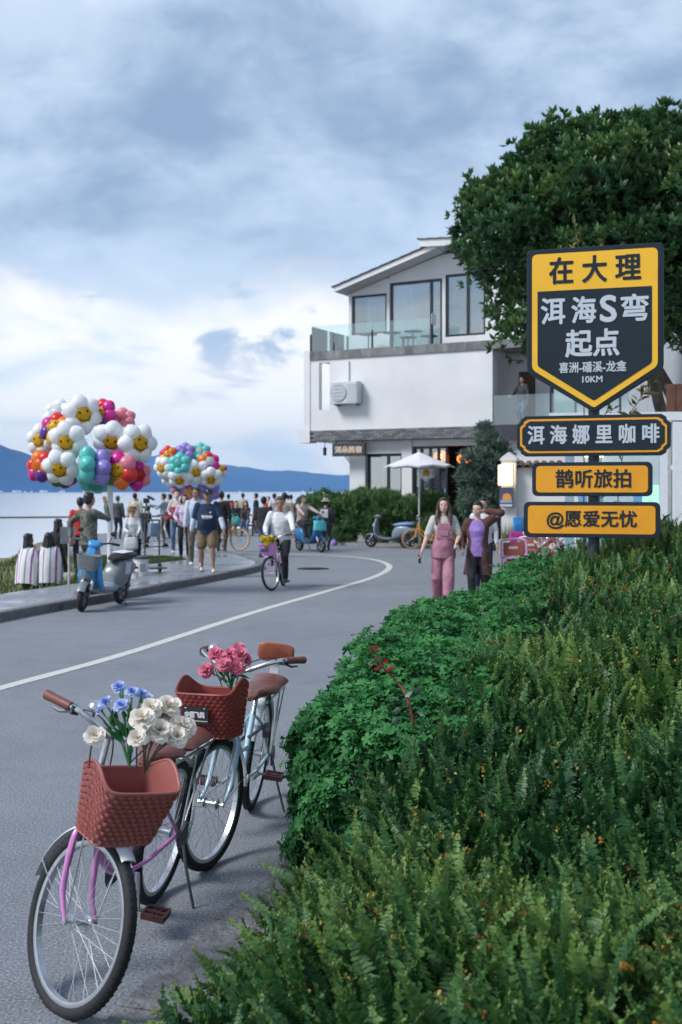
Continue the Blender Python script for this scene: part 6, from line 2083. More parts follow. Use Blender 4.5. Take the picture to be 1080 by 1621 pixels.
def person(label, loc, face, Hh, top, bottom, shoes=(.05, .05, .05), skin='mid', hair='short', hairm=None, wide=1.0, hip=None, lf=None, rf=None, lh=None, rh=None, lelb=None, relb=None,
           lean=0, yaw=0, sleeve=1.0, top_len=0, coat=None, shorts=None, bald=False, hat=None, vox=.016, near=False, belly=0, group=None, flare=0, fem=False, headpitch=0, twist=0, legpole=None, bottom_flare=0, cuff=None, strap=None, torso_hem=None, ponch=None, tuck=0):
    """local frame: facing -Y, person's right towards -X; face: heading in degrees of the facing direction (world); pose targets in metres"""
    o = thing('person', label, 'person', loc, R(face + 90), group)
    k = Hh / 1.68
    hip = hip if hip is not None else .875 * k
    sw = (.148 if fem else .172) * k * (.55 + .45 * wide)
    hw = .088 * k
    P = Vector((0, 0, hip))
    Rl = Matrix.Rotation(lean, 3, 'X')          # positive: forward
    Rt = Matrix.Rotation(twist, 3, 'Z')
    def up(x, y, z):
        """point of the upright body (z in metres above the hip) -> posed"""
        return P + Rl @ (Rt @ Vector((x, y, z)))
    lf = Vector(lf if lf else (.095 * k, .02, .075 * k))
    rf = Vector(rf if rf else (-.095 * k, .02, .075 * k))
    sh = {s_: up(s_ * sw, .005, .485 * k) for s_ in (1, -1)}
    lh = Vector(lh) if lh else up(.25 * k, -.05, -.03)
    rh = Vector(rh) if rh else up(-.25 * k, -.05, -.03)
    hp = {1: P + Vector((hw, 0, -.02)), -1: P + Vector((-hw, 0, -.02))}
    kn, an, el2, wr_ = {}, {}, {}, {}
    for s_, ft, hn, ep in ((1, lf, lh, lelb), (-1, rf, rh, relb)):
        kn[s_], an[s_] = ik(hp[s_], ft, .405 * k, .41 * k, legpole or (s_ * .12, -1, .1))
        el2[s_], wr_[s_] = ik(sh[s_], hn, .285 * k, .25 * k, ep or (s_ * .7, 1, -.3))
    bod = MB()
    w_ = wide
    nseg = 12 if near else 9
    def limb(mb, pts, rs):
        pts = [Vector(p) for p in pts]
        mb.tube(pts, rs, nseg)
        for p, r_ in zip(pts, rs):
            mb.ell(p, r_ * .995, 8, 6)
    def torso(mb, secs, infl=0.0, n=16):
        rs = []
        for (z, rx, ry, yo) in secs:
            rs.append([up((rx + infl) * math.cos(a), yo + (ry + infl) * math.sin(a), z) for a in [2 * PI * j / n for j in range(n)]])
        mb.rings(rs)
    secs = [(-.10 * k, .10 * k * w_, .085 * k * w_, .012), (-.03 * k, .158 * k * w_ ** .7, .108 * k * w_, .01), (.06 * k, .152 * k * w_ ** .8, .105 * k * w_, -.002 - belly * .5), (.16 * k, (.122 if fem else .142) * k * w_, .095 * k * w_ + belly * .6, -.004 - belly * .6),
            (.26 * k, (.125 if fem else .15) * k * w_, .095 * k * w_ + belly * .25, -.006 - belly * .25), (.36 * k, (.138 if fem else .163) * k * w_ ** .7, (.108 if fem else .105) * k, -.012 if fem else -.004), (.44 * k, (.135 if fem else .158) * k * w_ ** .6, .088 * k, .004), (.505 * k, .10 * k, .062 * k, .008), (.545 * k, .058 * k, .052 * k, .006)]
    torso(bod, secs)
    limb(bod, [up(0, .006, .50 * k), up(0, -.004, .57 * k), up(0, -.012, .625 * k)], [.055 * k, .049 * k, .047 * k])
    # head
    hc = up(0, -.022, .695 * k)
    Rh = Rl @ Matrix.Rotation(yaw, 3, 'Z') @ Matrix.Rotation(headpitch, 3, 'X')
    def hd(x, y, z):
        return hc + Rh @ (Vector((x, y, z)) * k)
    def hell(mb, c, r_, nu=16, nv=12):
        mb.ell(hd(*c), tuple(q * k for q in r_), nu, nv, Rh)
    hell(bod, (0, .012, .028), (.077, .093, .088))
    hell(bod, (0, -.012, -.035), (.062, .072, .075))
    hell(bod, (0, -.045, -.078), (.034, .034, .028), 10, 8)
    if near:
        bod.tube([hd(0, -.080, .012), hd(0, -.094, -.012), hd(0, -.104, -.028)], [.008 * k, .011 * k, .014 * k], 8)
        hell(bod, (0, -.080, -.058), (.022, .012, .007), 8, 6)
        for s_ in (-1, 1):
            hell(bod, (s_ * .034, -.066, .018), (.024, .016, .008), 8, 6)
            hell(bod, (s_ * .042, -.058, -.022), (.022, .020, .020), 8, 6)
    else:
        hell(bod, (0, -.092, -.02), (.012, .018, .024), 8, 6)
    for s_ in (-1, 1):
        hell(bod, (s_ * .079, .012, -.008), (.010, .022, .031), 8, 6)
    # arms and legs
    for s_ in (-1, 1):
        a_, e_2, w2 = sh[s_], el2[s_], wr_[s_]
        limb(bod, [a_, a_.lerp(e_2, .5), e_2], [.052 * k * w_ ** .5, .045 * k * w_ ** .5, .037 * k])
        limb(bod, [e_2, e_2.lerp(w2, .35), w2], [.037 * k, .038 * k, .024 * k])
        # hand: palm and five fingers
        fd = (w2 - e_2).normalized()
        side = Vector((0, -1, 0)) - fd * Vector((0, -1, 0)).dot(fd)
        if side.length < .2:
            side = Vector((1, 0, 0)) - fd * fd.x
        side.normalize()                  # thumb side
        nr = fd.cross(side) * s_
        pc = w2 + fd * .045 * k
        rs = []
        for (t_, wd, th) in ((-.035, .022, .018), (0, .034, .017), (.035, .040, .015), (.052, .036, .012)):
            rs.append([pc + fd * t_ * k + side * wd * k * math.cos(a) + nr * th * k * math.sin(a) for a in [2 * PI * j / 10 for j in range(10)]])
        bod.rings(rs)
        rf_ = .0085 * k if near else .0105 * k
        for q, (so_, ln) in enumerate(((.029, .070), (.010, .080), (-.010, .074), (-.029, .058))):
            b0 = pc + fd * .045 * k + side * so_ * k
            dirn = (fd + side * so_ * 3.0).normalized()
            p1 = b0 + dirn * ln * .45 * k
            p2 = p1 + (dirn - nr * .55).normalized() * ln * .33 * k
            p3 = p2 + (dirn - nr * 1.3).normalized() * ln * .25 * k
            limb(bod, [b0, p1, p2, p3], [rf_ * 1.06, rf_, rf_ * .95, rf_ * .85])
        t0 = pc - fd * .02 * k + side * .026 * k
        t1 = t0 + (fd * .5 + side * .85 - nr * .2).normalized() * .036 * k
        t2 = t1 + (fd * .95 + side * .25 - nr * .3).normalized() * .032 * k
        limb(bod, [t0, t1, t2], [rf_ * 1.3, rf_ * 1.15, rf_])
        # legs
        h_, kk, aa = hp[s_], kn[s_], an[s_]
        limb(bod, [h_, h_.lerp(kk, .5), kk], [.088 * k * w_ ** .7, .072 * k * w_ ** .6, .052 * k])
        back_ = Vector((0, .018 * k, 0))
        limb(bod, [kk, kk.lerp(aa, .32) + back_, kk.lerp(aa, .7), aa], [.050 * k, .052 * k * w_ ** .5, .036 * k, .031 * k])
        limb(bod, [aa, aa + Vector((s_ * .01, -.05 * k, -.045 * k)), aa + Vector((s_ * .016, -.14 * k, -.058 * k))], [.032 * k, .028 * k, .020 * k])
    bv = min(vox, .0082) if near else vox * .72
    body = remeshed('body', bod, skin_m[skin], bv, o, 3)
    if near:
        for s_ in (-1, 1):
            MB().ell(hd(s_ * .031, -.0815, .006), (.0125 * k, .006 * k, .0058 * k), 10, 6, Rh).build('eye', eye_m, o)
            MB().tube([hd(s_ * .016, -.084, .026), hd(s_ * .032, -.0835, .030), hd(s_ * .048, -.073, .026)], [.0025 * k, .0032 * k, .002 * k], 5).build('eyebrow', hairm or hair_m, o)
        MB().tube([hd(-.023, -.083, -.060), hd(-.010, -.0905, -.057), hd(0, -.092, -.0585), hd(.010, -.0905, -.057), hd(.023, -.083, -.060)], [.003 * k, .0055 * k, .0055 * k, .0055 * k, .003 * k], 6).build('mouth', lip_m, o)
    # trousers / shorts / skirt
    bt = MB()
    frac = 1.0 if shorts is None else shorts
    for s_ in (-1, 1):
        h_, kk, aa = hp[s_], kn[s_], an[s_]
        if frac > .5:
            u = (frac - .5) * 2
            end = kk.lerp(aa, u * .97)
            limb(bt, [h_, h_.lerp(kk, .5), kk, kk.lerp(end, .5) + Vector((0, .01, 0)), end], [.098 * k * w_ ** .7, .088 * k * w_ ** .6, (.070 + bottom_flare) * k, (.064 + bottom_flare * 1.2) * k, (.054 + bottom_flare * 1.3) * k])
        else:
            end = h_.lerp(kk, frac * 2 * .98)
            limb(bt, [h_, h_.lerp(end, .5), end], [.100 * k * w_ ** .7, .098 * k * w_ ** .6, (.092 + bottom_flare) * k])
    torso(bt, [s_ for s_ in secs[:4]][:3] + [(.12 * k, secs[3][1] * 1.0, secs[3][2], secs[3][3])], .012)
    remeshed('trousers' if frac > .5 else 'shorts', bt, bottom, vox, o)
    # upper garment
    tp = MB()
    hem = torso_hem if torso_hem is not None else -.06
    ts = [s_ for s_ in secs if s_[0] > hem * k] if torso_hem is None else [s_ for s_ in secs if s_[0] > hem * k + .01]
    base = ts[0]
    ts = [(hem * k, base[1] * 1.03 + flare, base[2] * 1.05 + flare, base[3])] + ts
    torso(tp, ts[:-1] + [(.53 * k, .066 * k, .058 * k, .006)], .022)
    for s_ in (-1, 1):
        a_, e_2, w2 = sh[s_], el2[s_], wr_[s_]
        if sleeve > .5:
            end = e_2.lerp(w2, (sleeve - .5) * 2 * .92)
            limb(tp, [a_, a_.lerp(e_2, .5), e_2, end], [.068 * k * w_ ** .4, .062 * k * w_ ** .4, .055 * k, .042 * k])
        elif sleeve > 0:
            end = a_.lerp(e_2, sleeve * 2)
            limb(tp, [a_, a_.lerp(end, .6), end], [.068 * k * w_ ** .4, .066 * k, .064 * k])
    remeshed('shirt', tp, top, vox, o)
    if cuff is not None:
        for s_ in (-1, 1):
            e_2, w2 = el2[s_], wr_[s_]
            cf = MB()
            limb(cf, [e_2.lerp(w2, .02), e_2.lerp(w2, .55), e_2.lerp(w2, .93)], [.058 * k, .056 * k, .047 * k])
            remeshed('shirt_cuff', cf, cuff, vox, o)
    if coat is not None:
        cm_, chem, copen = coat['m'], coat.get('hem', -.45), coat.get('open', .07)
        ct_ = MB()
        # open-fronted shell, with thickness
        n = 30
        levels = [(chem * k, .235 * k, .16 * k), (chem * .5 * k, .205 * k, .148 * k), (0, .185 * k, .138 * k), (.16 * k, .165 * k, .125 * k), (.34 * k, .18 * k, .135 * k), (.45 * k, .185 * k, .115 * k), (.51 * k, .12 * k, .085 * k), (.55 * k, .075 * k, .07 * k)]
        def ring(z, rx, ry, ins, op):
            out = []
            a0 = op
            for j in range(n + 1):
                a = -PI / 2 + a0 + (2 * PI - 2 * a0) * j / n
                wob = .012 * math.sin(a * 7 + z * 4) * (1 if z < .1 else .3)
                out.append(up((rx + wob - ins) * math.cos(a), (ry + wob - ins) * math.sin(a), z))
            return out
        rows_o = [ring(z, rx, ry, 0, copen * (1.5 if z > .3 * k else 1) * 6) for z, rx, ry in levels]
        rows_i = [ring(z, rx, ry, .024, copen * (1.5 if z > .3 * k else 1) * 6) for z, rx, ry in levels]
        rs = [ro + ri[::-1] for ro, ri in zip(rows_o, rows_i)]
        ct_.rings(rs)
        for s_ in (-1, 1):
            a_, e_2, w2 = sh[s_], el2[s_], wr_[s_]
            limb(ct_, [a_, a_.lerp(e_2, .5), e_2, e_2.lerp(w2, .88)], [.082 * k, .076 * k, .070 * k, .054 * k])
        remeshed('coat', ct_, cm_, vox, o, 4)
    if ponch is not None:
        pc_ = MB()
        n = 28
        lv_ = [(-.16 * k, .285 * k, .20 * k), (0, .275 * k, .19 * k), (.2 * k, .255 * k, .17 * k), (.36 * k, .225 * k, .14 * k), (.455 * k, .175 * k, .105 * k), (.52 * k, .11 * k, .09 * k), (.56 * k, .07 * k, .065 * k)]
        ro, ri = [], []
        for z, rx, ry in lv_:
            def rr(ins):
                return [up((rx - ins + .012 * math.sin(a * 6) * (z < .3)) * math.cos(a), .01 + (ry - ins + .02 * math.sin(a * 5) * (z < .3)) * math.sin(a), z - (.06 * k * abs(math.cos(a)) ** 3 if z < -.1 else 0)) for a in [2 * PI * j / n for j in range(n)]]
            ro.append(rr(0))
            ri.append(rr(.02))
        pc_.rings(ro + ri[::-1], caps=False)
        pc_.rings([ri[-1], ro[-1]], caps=False)
        pc_.build('poncho', ponch, o, angle=70)
    # shoes
    shm = shoes if not isinstance(shoes, tuple) else mat('shoe_%.2f_%.2f_%.2f' % shoes, shoes, .6, 0, .08)
    for s_ in (-1, 1):
        aa = an[s_]
        so = MB()
        for (yy, zz, rr, w2) in ((.045, -.048, .030, 1), (0, -.036, .044, .95), (-.06, -.046, .040, 1.05), (-.12, -.055, .036, 1.1), (-.155, -.058, .028, 1.05)):
            so.ell(aa + Vector((s_ * .006, yy * k, zz * k)), (rr * k * w2, (rr + .012) * k, rr * k * (1 if zz > -.05 else .7)), 10, 8)
        remeshed('shoe', so, shm, max(vox * .8, .008), o, 2)
    # hair and hats
    hm_ = hairm or hair_m
    if not bald:
        hr = MB()
        hell(hr, (0, .030, .048), (.086, .094, .090))
        hell(hr, (0, .052, .0), (.078, .066, .080))
        hell(hr, (0, -.030, .098), (.062, .046, .028), 12, 8)
        for s_ in (-1, 1):
            hell(hr, (s_ * .068, .022, .015), (.018, .048, .055), 8, 6)
        if hair in ('long', 'verylong'):
            for s_ in (-1, 1):
                z1 = -.30 if hair == 'long' else -.44
                limb(hr, [hd(s_ * .052, -.030, .085), hd(s_ * .082, -.020, .02), hd(s_ * .088, -.008, -.08), hd(s_ * .10, -.035, -.17), hd(s_ * .105, -.07, z1)], [q * k for q in (.022, .025, .036, .038, .022)])
                limb(hr, [hd(s_ * .042, .05, .0), hd(s_ * .045, .062, -.12), hd(s_ * .042, .075, -.22), hd(s_ * .025, .08, z1)], [q * k for q in (.048, .046, .040, .022)])
            limb(hr, [hd(0, .06, 0), hd(0, .075, -.14), hd(0, .085, z1)], [q * k for q in (.06, .06, .03)])
        if hair == 'bun':
            hell(hr, (0, .115, .02), (.045, .045, .045), 10, 8)
        if hair == 'bob':
            for s_ in (-1, 1):
                limb(hr, [hd(s_ * .07, -.02, .06), hd(s_ * .086, -.005, -.02), hd(s_ * .080, -.01, -.10)], [q * k for q in (.024, .034, .030)])
            limb(hr, [hd(0, .06, .02), hd(0, .07, -.11)], [q * k for q in (.07, .055)])
        remeshed('hair', hr, hm_, vox * .72, o, 3)
    if hat:
        kind, hm2 = hat
        hb = MB()
        T_ = Matrix.Translation(hc) @ Rh.to_4x4() @ Matrix.Scale(k, 4)
        if kind == 'cap':
            hb.lathe([(.100, .045), (.098, .085), (.082, .118), (.045, .136), (0, .142), ], 20, T_ @ Matrix.Translation((0, .014, 0)))
            hb.rings([[T_ @ Vector((.072 * math.cos(a), -.075 + (-.085) * max(0, math.sin(a)), .062 - .03 * max(0, math.sin(a)) + dz)) for a in [PI * j / 12 for j in range(13)]] for dz in (0, .008)])
        else:
            hb.lathe([(.175, .045), (.17, .052), (.100, .070), (.095, .125), (.07, .145), (0, .150), (0, .140), (.09, .066), (.098, .06)], 20, T_ @ Matrix.Translation((0, .014, 0)))
        hb.build('cap' if kind == 'cap' else 'sun_hat', hm2, o)
    return o, up, hd, k
# ================================================================== WHO AND WHAT STANDS WHERE
PZ = .12      # promenade level
# --- flowers in the two baskets
bouquet('bouquet of blue carnations with long green leaves in the rose basket', W(205, 1215, 3.62)[:], [W(188, 1088, 3.70), W(209, 1096, 3.66), W(167, 1112, 3.64), W(192, 1117, 3.60), W(224, 1099, 3.70), W(160, 1124, 3.72), W(229, 1105, 3.74)], 'carnation', .024, leaves=26, leaf_r=.085, leaf_h=(.25, .65))
bouquet('bunch of cream white peonies leaning to one side of the rose basket', W(228, 1225, 3.60), [W(239, 1121, 3.62), W(225, 1138, 3.56), W(266, 1117, 3.66), W(253, 1156, 3.58), W(262, 1130, 3.68), W(287, 1148, 3.64), W(295, 1150, 3.72), W(280, 1166, 3.60)], 'peony', .040, leaves=8, leaf_r=.045, stem=mat('peony_stem', (.05, .05, .03), .7), leaf_h=(.6, .9))
bouquet('single cream rose drooping over the raised side of the rose basket', W(141, 1212, 3.50), [W(149, 1165, 3.46)], 'peony', .036, stem=mat('peony_stem'), name='rose', cat='flower')
bouquet('single open cream rose standing at the front of the rose basket', W(216, 1218, 3.50), [W(217, 1168, 3.46)], 'peony', .036, stem=mat('peony_stem'), name='rose', cat='flower')
bouquet('bouquet of bright pink pompom flowers in the red basket', W(366, 1092, 4.98), [W(377, 1026, 5.0), W(365, 1036, 4.98), W(380, 1036, 4.96), W(342, 1036, 4.98), W(352, 1045, 4.96), W(356, 1054, 4.92), W(377, 1056, 4.94), W(327, 1062, 4.94), W(387, 1045, 5.02)], 'pom', .032, leaves=34, leaf_r=.055, leaf_h=(.25, .9), spread=.7)

# --- the two women walking towards us
dusty = cloth('dusty_pink', (.40, .185, .235), var=.08)
o, up, hd, k = person('woman in dusty pink dungarees over a pale short-sleeved shirt, long dark hair', (1.56, 17.3, 0), -97, 1.64, cloth('pale_shirt', (.46, .47, .44)), dusty, shoes=(.6, .42, .45), skin='fair', hair='long', hairm=hairb_m, wide=1.0, fem=True,
       lf=(.07, -.20, .075), rf=(-.09, .19, .11), twist=.12, rh=(-.33, -.14, .82), lh=(.20, -.24, .98), lelb=(.6, .6, -.8), sleeve=.46, near=True, vox=.012, yaw=.05, headpitch=-.1, bottom_flare=.022)
dg_ = MB()
rs = []
for (z, rx, ry, yo) in ((-.12, .190, .150, .0), (-.03, .188, .150, -.005), (.06, .178, .150, -.02), (.14, .162, .138, -.02), (.22, .150, .126, -.014), (.27, .148, .122, -.012)):
    rs.append([up(rx * math.cos(a), yo + ry * math.sin(a), z) for a in [2 * PI * j / 20 for j in range(20)]])
dg_.rings(rs)
dg_.rings([[up(x * w_, -.152 + .022 * abs(x) * 6 * abs(x) + dy, z) for x in (-.13, -.06, 0, .06, .13)] + [up(x * w_, -.132 + .022 * abs(x) * 6 * abs(x) + dy, z) for x in (.13, .06, 0, -.06, -.13)] for z, w_, dy in ((.18, 1.0, -.004), (.28, .92, .008), (.36, .82, .004), (.42, .74, .012))])
remeshed('bib', dg_, dusty, .012, o, 3)
for s_ in (-1, 1):
    MB().tube(catmull([up(s_ * .085, -.128, .40), up(s_ * .090, -.10, .47), up(s_ * .092, -.03, .535), up(s_ * .07, .09, .46), up(s_ * .05, .125, .30)], 5), .017, 8, flat=.5).build('strap', dusty, o)
MB().box(up(.02, -.163, .33), (.012, .01, .012)).box(up(0, -.16, .27), (.11, .012, .09)).build('bib_pocket', dusty, o, smooth=False)
MB().box((-.355, -.135, .735), (.035, .075, .13), Matrix.Rotation(.3, 3, 'X')).build('phone', blackp, o, smooth=False)
o, up, hd, k = person('woman in a long brown coat over a lilac top, one hand raised to her head', (2.07, 17.2, 0), -100, 1.58, cloth('lilac', (.27, .17, .46)), cloth('black_trousers', (.014, .015, .02)), shoes=(.5, .48, .46), skin='fair', hair='bun', fem=True,
       lf=(.10, .16, .10), rf=(-.07, -.17, .075), twist=-.14, lh=(.125, -.02, 1.46), lelb=(1.2, -.3, .1), rh=(-.22, -.16, .90), near=True, vox=.012, yaw=-.35, headpitch=.06, sleeve=.9, coat=dict(m=cloth('brown_coat', (.085, .035, .030)), hem=-.36, open=.085))
person('man in a white top walking behind the woman in brown', (2.52, 20.2, 0), -93, 1.62, cloth('white_top', (.62, .64, .67)), cloth('dark_jeans', (.03, .04, .07)), skin='mid', near=False, vox=.016)
person('person in a white top and black trousers beside the pink bicycles', (3.30, 19.6, 0), 190, 1.42, cloth('white_top'), cloth('black_trousers'), skin='mid', lh=(.2, -.3, .85), rh=(-.2, -.3, .85))

# --- men and women on the promenade, walking towards us
navy_c = cloth('navy', (.014, .03, .075))
khaki = cloth('khaki', (.18, .135, .085))
o, up, hd, k = person('stout man in a navy sweater and khaki shorts with a dark cap', (-2.72, 23.1, PZ), -86, 1.66, navy_c, khaki, shoes=(.62, .60, .55), skin='tan', wide=1.28, belly=.05, near=True, vox=.013, sleeve=.60, cuff=cloth('pale_blue', (.50, .58, .70)), shorts=.40, hat=('cap', cloth('cap_navy', (.012, .02, .045))),
       lf=(.13, -.10, .075), rf=(-.11, .12, .09), lh=(.36, -.20, .80), rh=(-.34, -.02, .74), lelb=(1, .4, -.2), relb=(-1, .5, 0), torso_hem=-.10, bottom_flare=.015)
wl2 = mat('print_white', (.66, .68, .7), .8, 0, 0)
def chest(x, z):
    return up(x, -.185 + abs(x) ** 2 * 1.6 - (.03 if z < .25 else 0), z)
MB().tube([chest(-.105 + .21 * q / 40, .26 + .022 * math.sin(q * .95) * (1 if q > 6 else 1.5)) for q in range(41)], .0085, 6).tube([chest(-.10, .225), chest(0, .215), chest(.105, .235)], .006, 6).tube([chest(.06, .335), chest(.085, .345)], .016, 6).build('print', wl2, o)
MB().box(hd(0, -.09, .095), (.03, .012, .024)).build('cap_badge', wl2, o, smooth=False)
person('man in a pale blue shirt and khaki trousers walking beside the man in navy', (-3.20, 25.1, PZ), -80, 1.70, cloth('pale_blue'), cloth('olive', (.16, .155, .11)), shoes=(.6, .6, .6), skin='tan', hairm=hairb_m, near=True, vox=.014, yaw=-.6, rh=(-.26, -.12, .80), lf=(.1, -.1, .075), rf=(-.1, .1, .085))
person('girl in a white and lilac patterned shirt and black trousers', (-3.88, 28.2, PZ), -85, 1.54, ramp_mat('cloth_patterned', [(.42, (.62, .60, .66)), (.5, (.45, .30, .55)), (.58, (.66, .55, .60))], 9, rough=.9, bump=.1), cloth('black_trousers'), shoes=(.05, .05, .06), skin='fair', hair='bob', fem=True, near=True, vox=.014, rh=(-.17, -.2, .92))
person('woman in a cream jacket and blue jeans carrying pink flowers', (-4.36, 30.2, PZ), -82, 1.66, cloth('cream', (.52, .46, .43)), cloth('jeans', (.10, .16, .27)), shoes=(.6, .58, .5), skin='fair', hair='bun', fem=True, near=False, vox=.015, rh=(-.14, -.25, 1.0), lh=(.12, -.25, .98))
person('man in dark clothes and brown trousers seen from behind by the yellow bicycle', (-3.28, 31.2, PZ), 85, 1.62, cloth('black_top', (.016, .017, .022)), cloth('brown_trousers', (.075, .05, .03)), skin='tan', vox=.016)
fl = thing('flower_bunch', 'bunch of pink and red flowers held by the woman in jeans', 'flowers', (-4.40, 29.85, PZ + 1.0))
for q in range(12):
    f = link('flower', bloom_mesh('pom', q % 4), fl, (random.uniform(-.2, .14), random.uniform(-.08, .08), random.uniform(-.12, .2)))
    f.scale = (.075,) * 3
MB().tube([(0, 0, -.3), (-.03, 0, .1)], .02, 6).build('stem', stem_m, fl)

# --- balloon seller and the people around him
o, up, hd, k = person('man in a camouflage jacket standing behind the blue scooter', (-4.02, 18.1, PZ), 40, 1.60, camo_mat(), camo_mat(), shoes=(.04, .04, .04), skin='tan', near=True, vox=.013, wide=1.1, rh=(-.12, -.24, 1.42), lh=(.22, .20, .90), lelb=(1, 1, 0), relb=(-.3, -.5, -1), yaw=.3)
person('person in a red shirt standing beyond the man in camouflage', (-5.55, 24.2, .05), 100, 1.56, cloth('red_shirt', (.45, .035, .03)), cloth('dark_jeans'), skin='tan', vox=.018)
ponc = stripes_mat()
pj = ponc.copy()
o, *_ = person('woman with long black hair in a purple-striped white poncho, half turned away', (-6.05, 22.0, -.70), 65, 1.62, ponc, cloth('black_trousers'), skin='fair', hair='verylong', fem=True, vox=.016, ponch=ponc, yaw=-.5)
o, *_ = person('woman in a broad white poncho with blue stripes seen from behind', (-5.66, 22.0, -.70), 92, 1.64, ponc, cloth('black_trousers'), skin='fair', hair='long', fem=True, vox=.016, ponch=ponc, wide=1.05)
person('woman in a long black dress with long dark hair on the lake bank', (-6.02, 24.2, -.45), 60, 1.60, cloth('black_top'), cloth('black_trousers'), skin='mid', hair='verylong', fem=True, vox=.018, yaw=-.4, bottom_flare=.05)
o, *_ = person('seated woman in a white jacket and brown sun hat with a white tote bag', (-5.06, 27.6, .13), -75, 1.52, cloth('white_top'), cloth('black_trousers'), skin='mid', hat=('sun', cloth('straw_brown', (.20, .10, .055))), fem=True, vox=.016, hip=.50, lf=(.12, -.34, .07), rf=(-.1, -.32, .07), lh=(.10, -.30, .62), rh=(-.12, -.28, .64))
tag(MB().lathe([(0, 0), (.15, 0), (.16, .02), (.15, .40), (.17, .42), (0, .42)], 14).build('stool', mat('stool_blue', (.12, .18, .26), .5)), 'low dark stool under the seated woman in the sun hat', 'stool').location = (-5.05, 27.68, .13)
bgm = MB()
bgm.rings([[(w_ * math.copysign(abs(math.cos(a)) ** .5, math.cos(a)), .07 * math.sin(a) * t_, z) for a in [2 * PI * j / 16 for j in range(16)]] for z, w_, t_ in ((0, .14, .8), (.03, .17, 1), (.18, .165, 1), (.30, .15, .5))])
bgo = thing('tote_bag', 'white cloth tote bag held in front of the seated woman', 'bag', (-5.02, 27.18, .36))
bgm.build('bag', cloth('white_top'), bgo)
MB().tube(catmull([(-.08, 0, .28), (-.07, 0, .42), (0, 0, .46), (.07, 0, .42), (.08, 0, .28)], 5), .01, 6).build('strap', cloth('white_top'), bgo)
person('man in a cream jacket facing the lake', (-7.25, 40.0, PZ - .1), 88, 1.66, cloth('cream_jacket', (.55, .50, .42)), cloth('dark_jeans'), skin='tan', vox=.02, wide=1.1, torso_hem=-.14)
person('person in dark grey beyond the white pole', (-8.25, 42.0, 0), 80, 1.58, cloth('dark_grey', (.06, .065, .07)), cloth('dark_jeans'), skin='tan', vox=.02, bald=False, hairm=hairg_m)
person('person in a green and blue top beside the one in dark grey', (-8.0, 44.5, 0), -70, 1.46, cloth('green_blue', (.12, .34, .34)), cloth('dark_jeans'), skin='mid', vox=.02, lh=(.1, -.3, 1.2))
person('person in a blue plaid shirt and beige trousers by the camera tripod', (-6.35, 40.7, 0), 175, 1.66, ramp_mat('cloth_plaid', [(.4, (.16, .24, .34)), (.55, (.42, .48, .55)), (.65, (.22, .30, .42))], 14, rough=.9, bump=.1), cloth('beige', (.34, .28, .22)), shoes=(.6, .6, .6), skin='mid', vox=.02, lh=(.05, -.4, 1.2), rh=(-.05, -.42, 1.25))
person('person in black just behind the plaid shirt', (-6.35, 42.2, 0), 170, 1.64, cloth('black_top'), cloth('black_trousers'), skin='mid', vox=.02)
person('crouching person in black between tripod and plaid shirt', (-6.75, 38.6, 0), 60, 1.60, cloth('black_top'), cloth('black_trousers'), skin='mid', hip=.55, lf=(.14, -.3, .075), rf=(-.12, -.1, .075), lean=.45, vox=.02)
tp_ = thing('camera_tripod', 'black camera tripod with a mounted camera at the far promenade', 'tripod', (-6.95, 40.6, 0))
for q in range(3):
    a = q * 2.09 + .3
    MB().tube([(.42 * math.cos(a), .42 * math.sin(a), 0), (.03 * math.cos(a), .03 * math.sin(a), 1.25)], .02, 6).build('leg', blackp, tp_)
MB().box((0, 0, 1.42), (.20, .16, .18)).box((.16, -.03, 1.52), (.28, .10, .08), Matrix.Rotation(.5, 3, 'Y')).build('camera', blackp, tp_, smooth=False)
MB().tube([(0, 0, 1.2), (0, 0, 1.38)], .03, 8).build('column', blackp, tp_)
for (x, y, lb) in ((-5.45, 33.4, 'black folded kick scooter standing near the woman in jeans'), (-6.4, 35.6, 'black kick scooter standing by the crouching person')):
    ks = thing('kick_scooter', lb, 'kick scooter', (x, y, 0), .7, 'parked kick scooters')
    MB().box((0, 0, .12), (.55, .14, .04)).build('deck', blackp, ks, smooth=False)
    MB().tube([(.30, 0, .14), (.22, 0, 1.05)], .022, 8).tube([(.22, -.24, 1.05), (.22, .24, 1.05)], .018, 8).build('steering_column', blackp, ks)
    for xx in (-.32, .34):
        MB().lathe([(0, -.02), (.1, -.02), (.11, 0), (.1, .02), (0, .02)], 16, Matrix.Translation((xx, 0, .11)) @ AY).build('wheel', tyre_m, ks)
# white pole, bucket, little sign
pole = thing('white_pole', 'white painted steel pole rising under the big balloon bunch', 'pole', (-3.96, 19.5, PZ))
MB().tube([(0, 0, 0), (0, 0, 1.95)], .048, 14).build('shaft', wm, pole)
MB().lathe([(0, 0), (.11, 0), (.11, .012), (.05, .02), (0, .02)], 16).build('base_plate', wm, pole)
MB().ell((0, 0, 1.96), .05, 12, 8).build('cap', wm, pole)
bk = thing('bucket', 'white plastic bucket with a dark lid on the promenade', 'bucket', (-3.88, 22.05, PZ))
MB().lathe([(0, 0), (.135, 0), (.150, .30), (.158, .305), (.158, .32), (0, .32)], 20).build('body', mat('white_plastic', (.68, .69, .70), .5), bk)
MB().lathe([(0, .322), (.165, .322), (.165, .365), (.13, .385), (0, .385)], 20).build('lid', mat('lid_dark', (.06, .065, .07), .6), bk)
MB().box((.06, -.15, .16), (.11, .012, .15), Matrix.Rotation(.3, 3, 'Z')).build('sticker', mat('sticker_grey', (.3, .31, .33), .7), bk, smooth=False)
sp_ = thing('small_sign', 'small grey notice board on a thin post behind the blue scooter', 'sign', (-4.55, 19.0, PZ), .3)
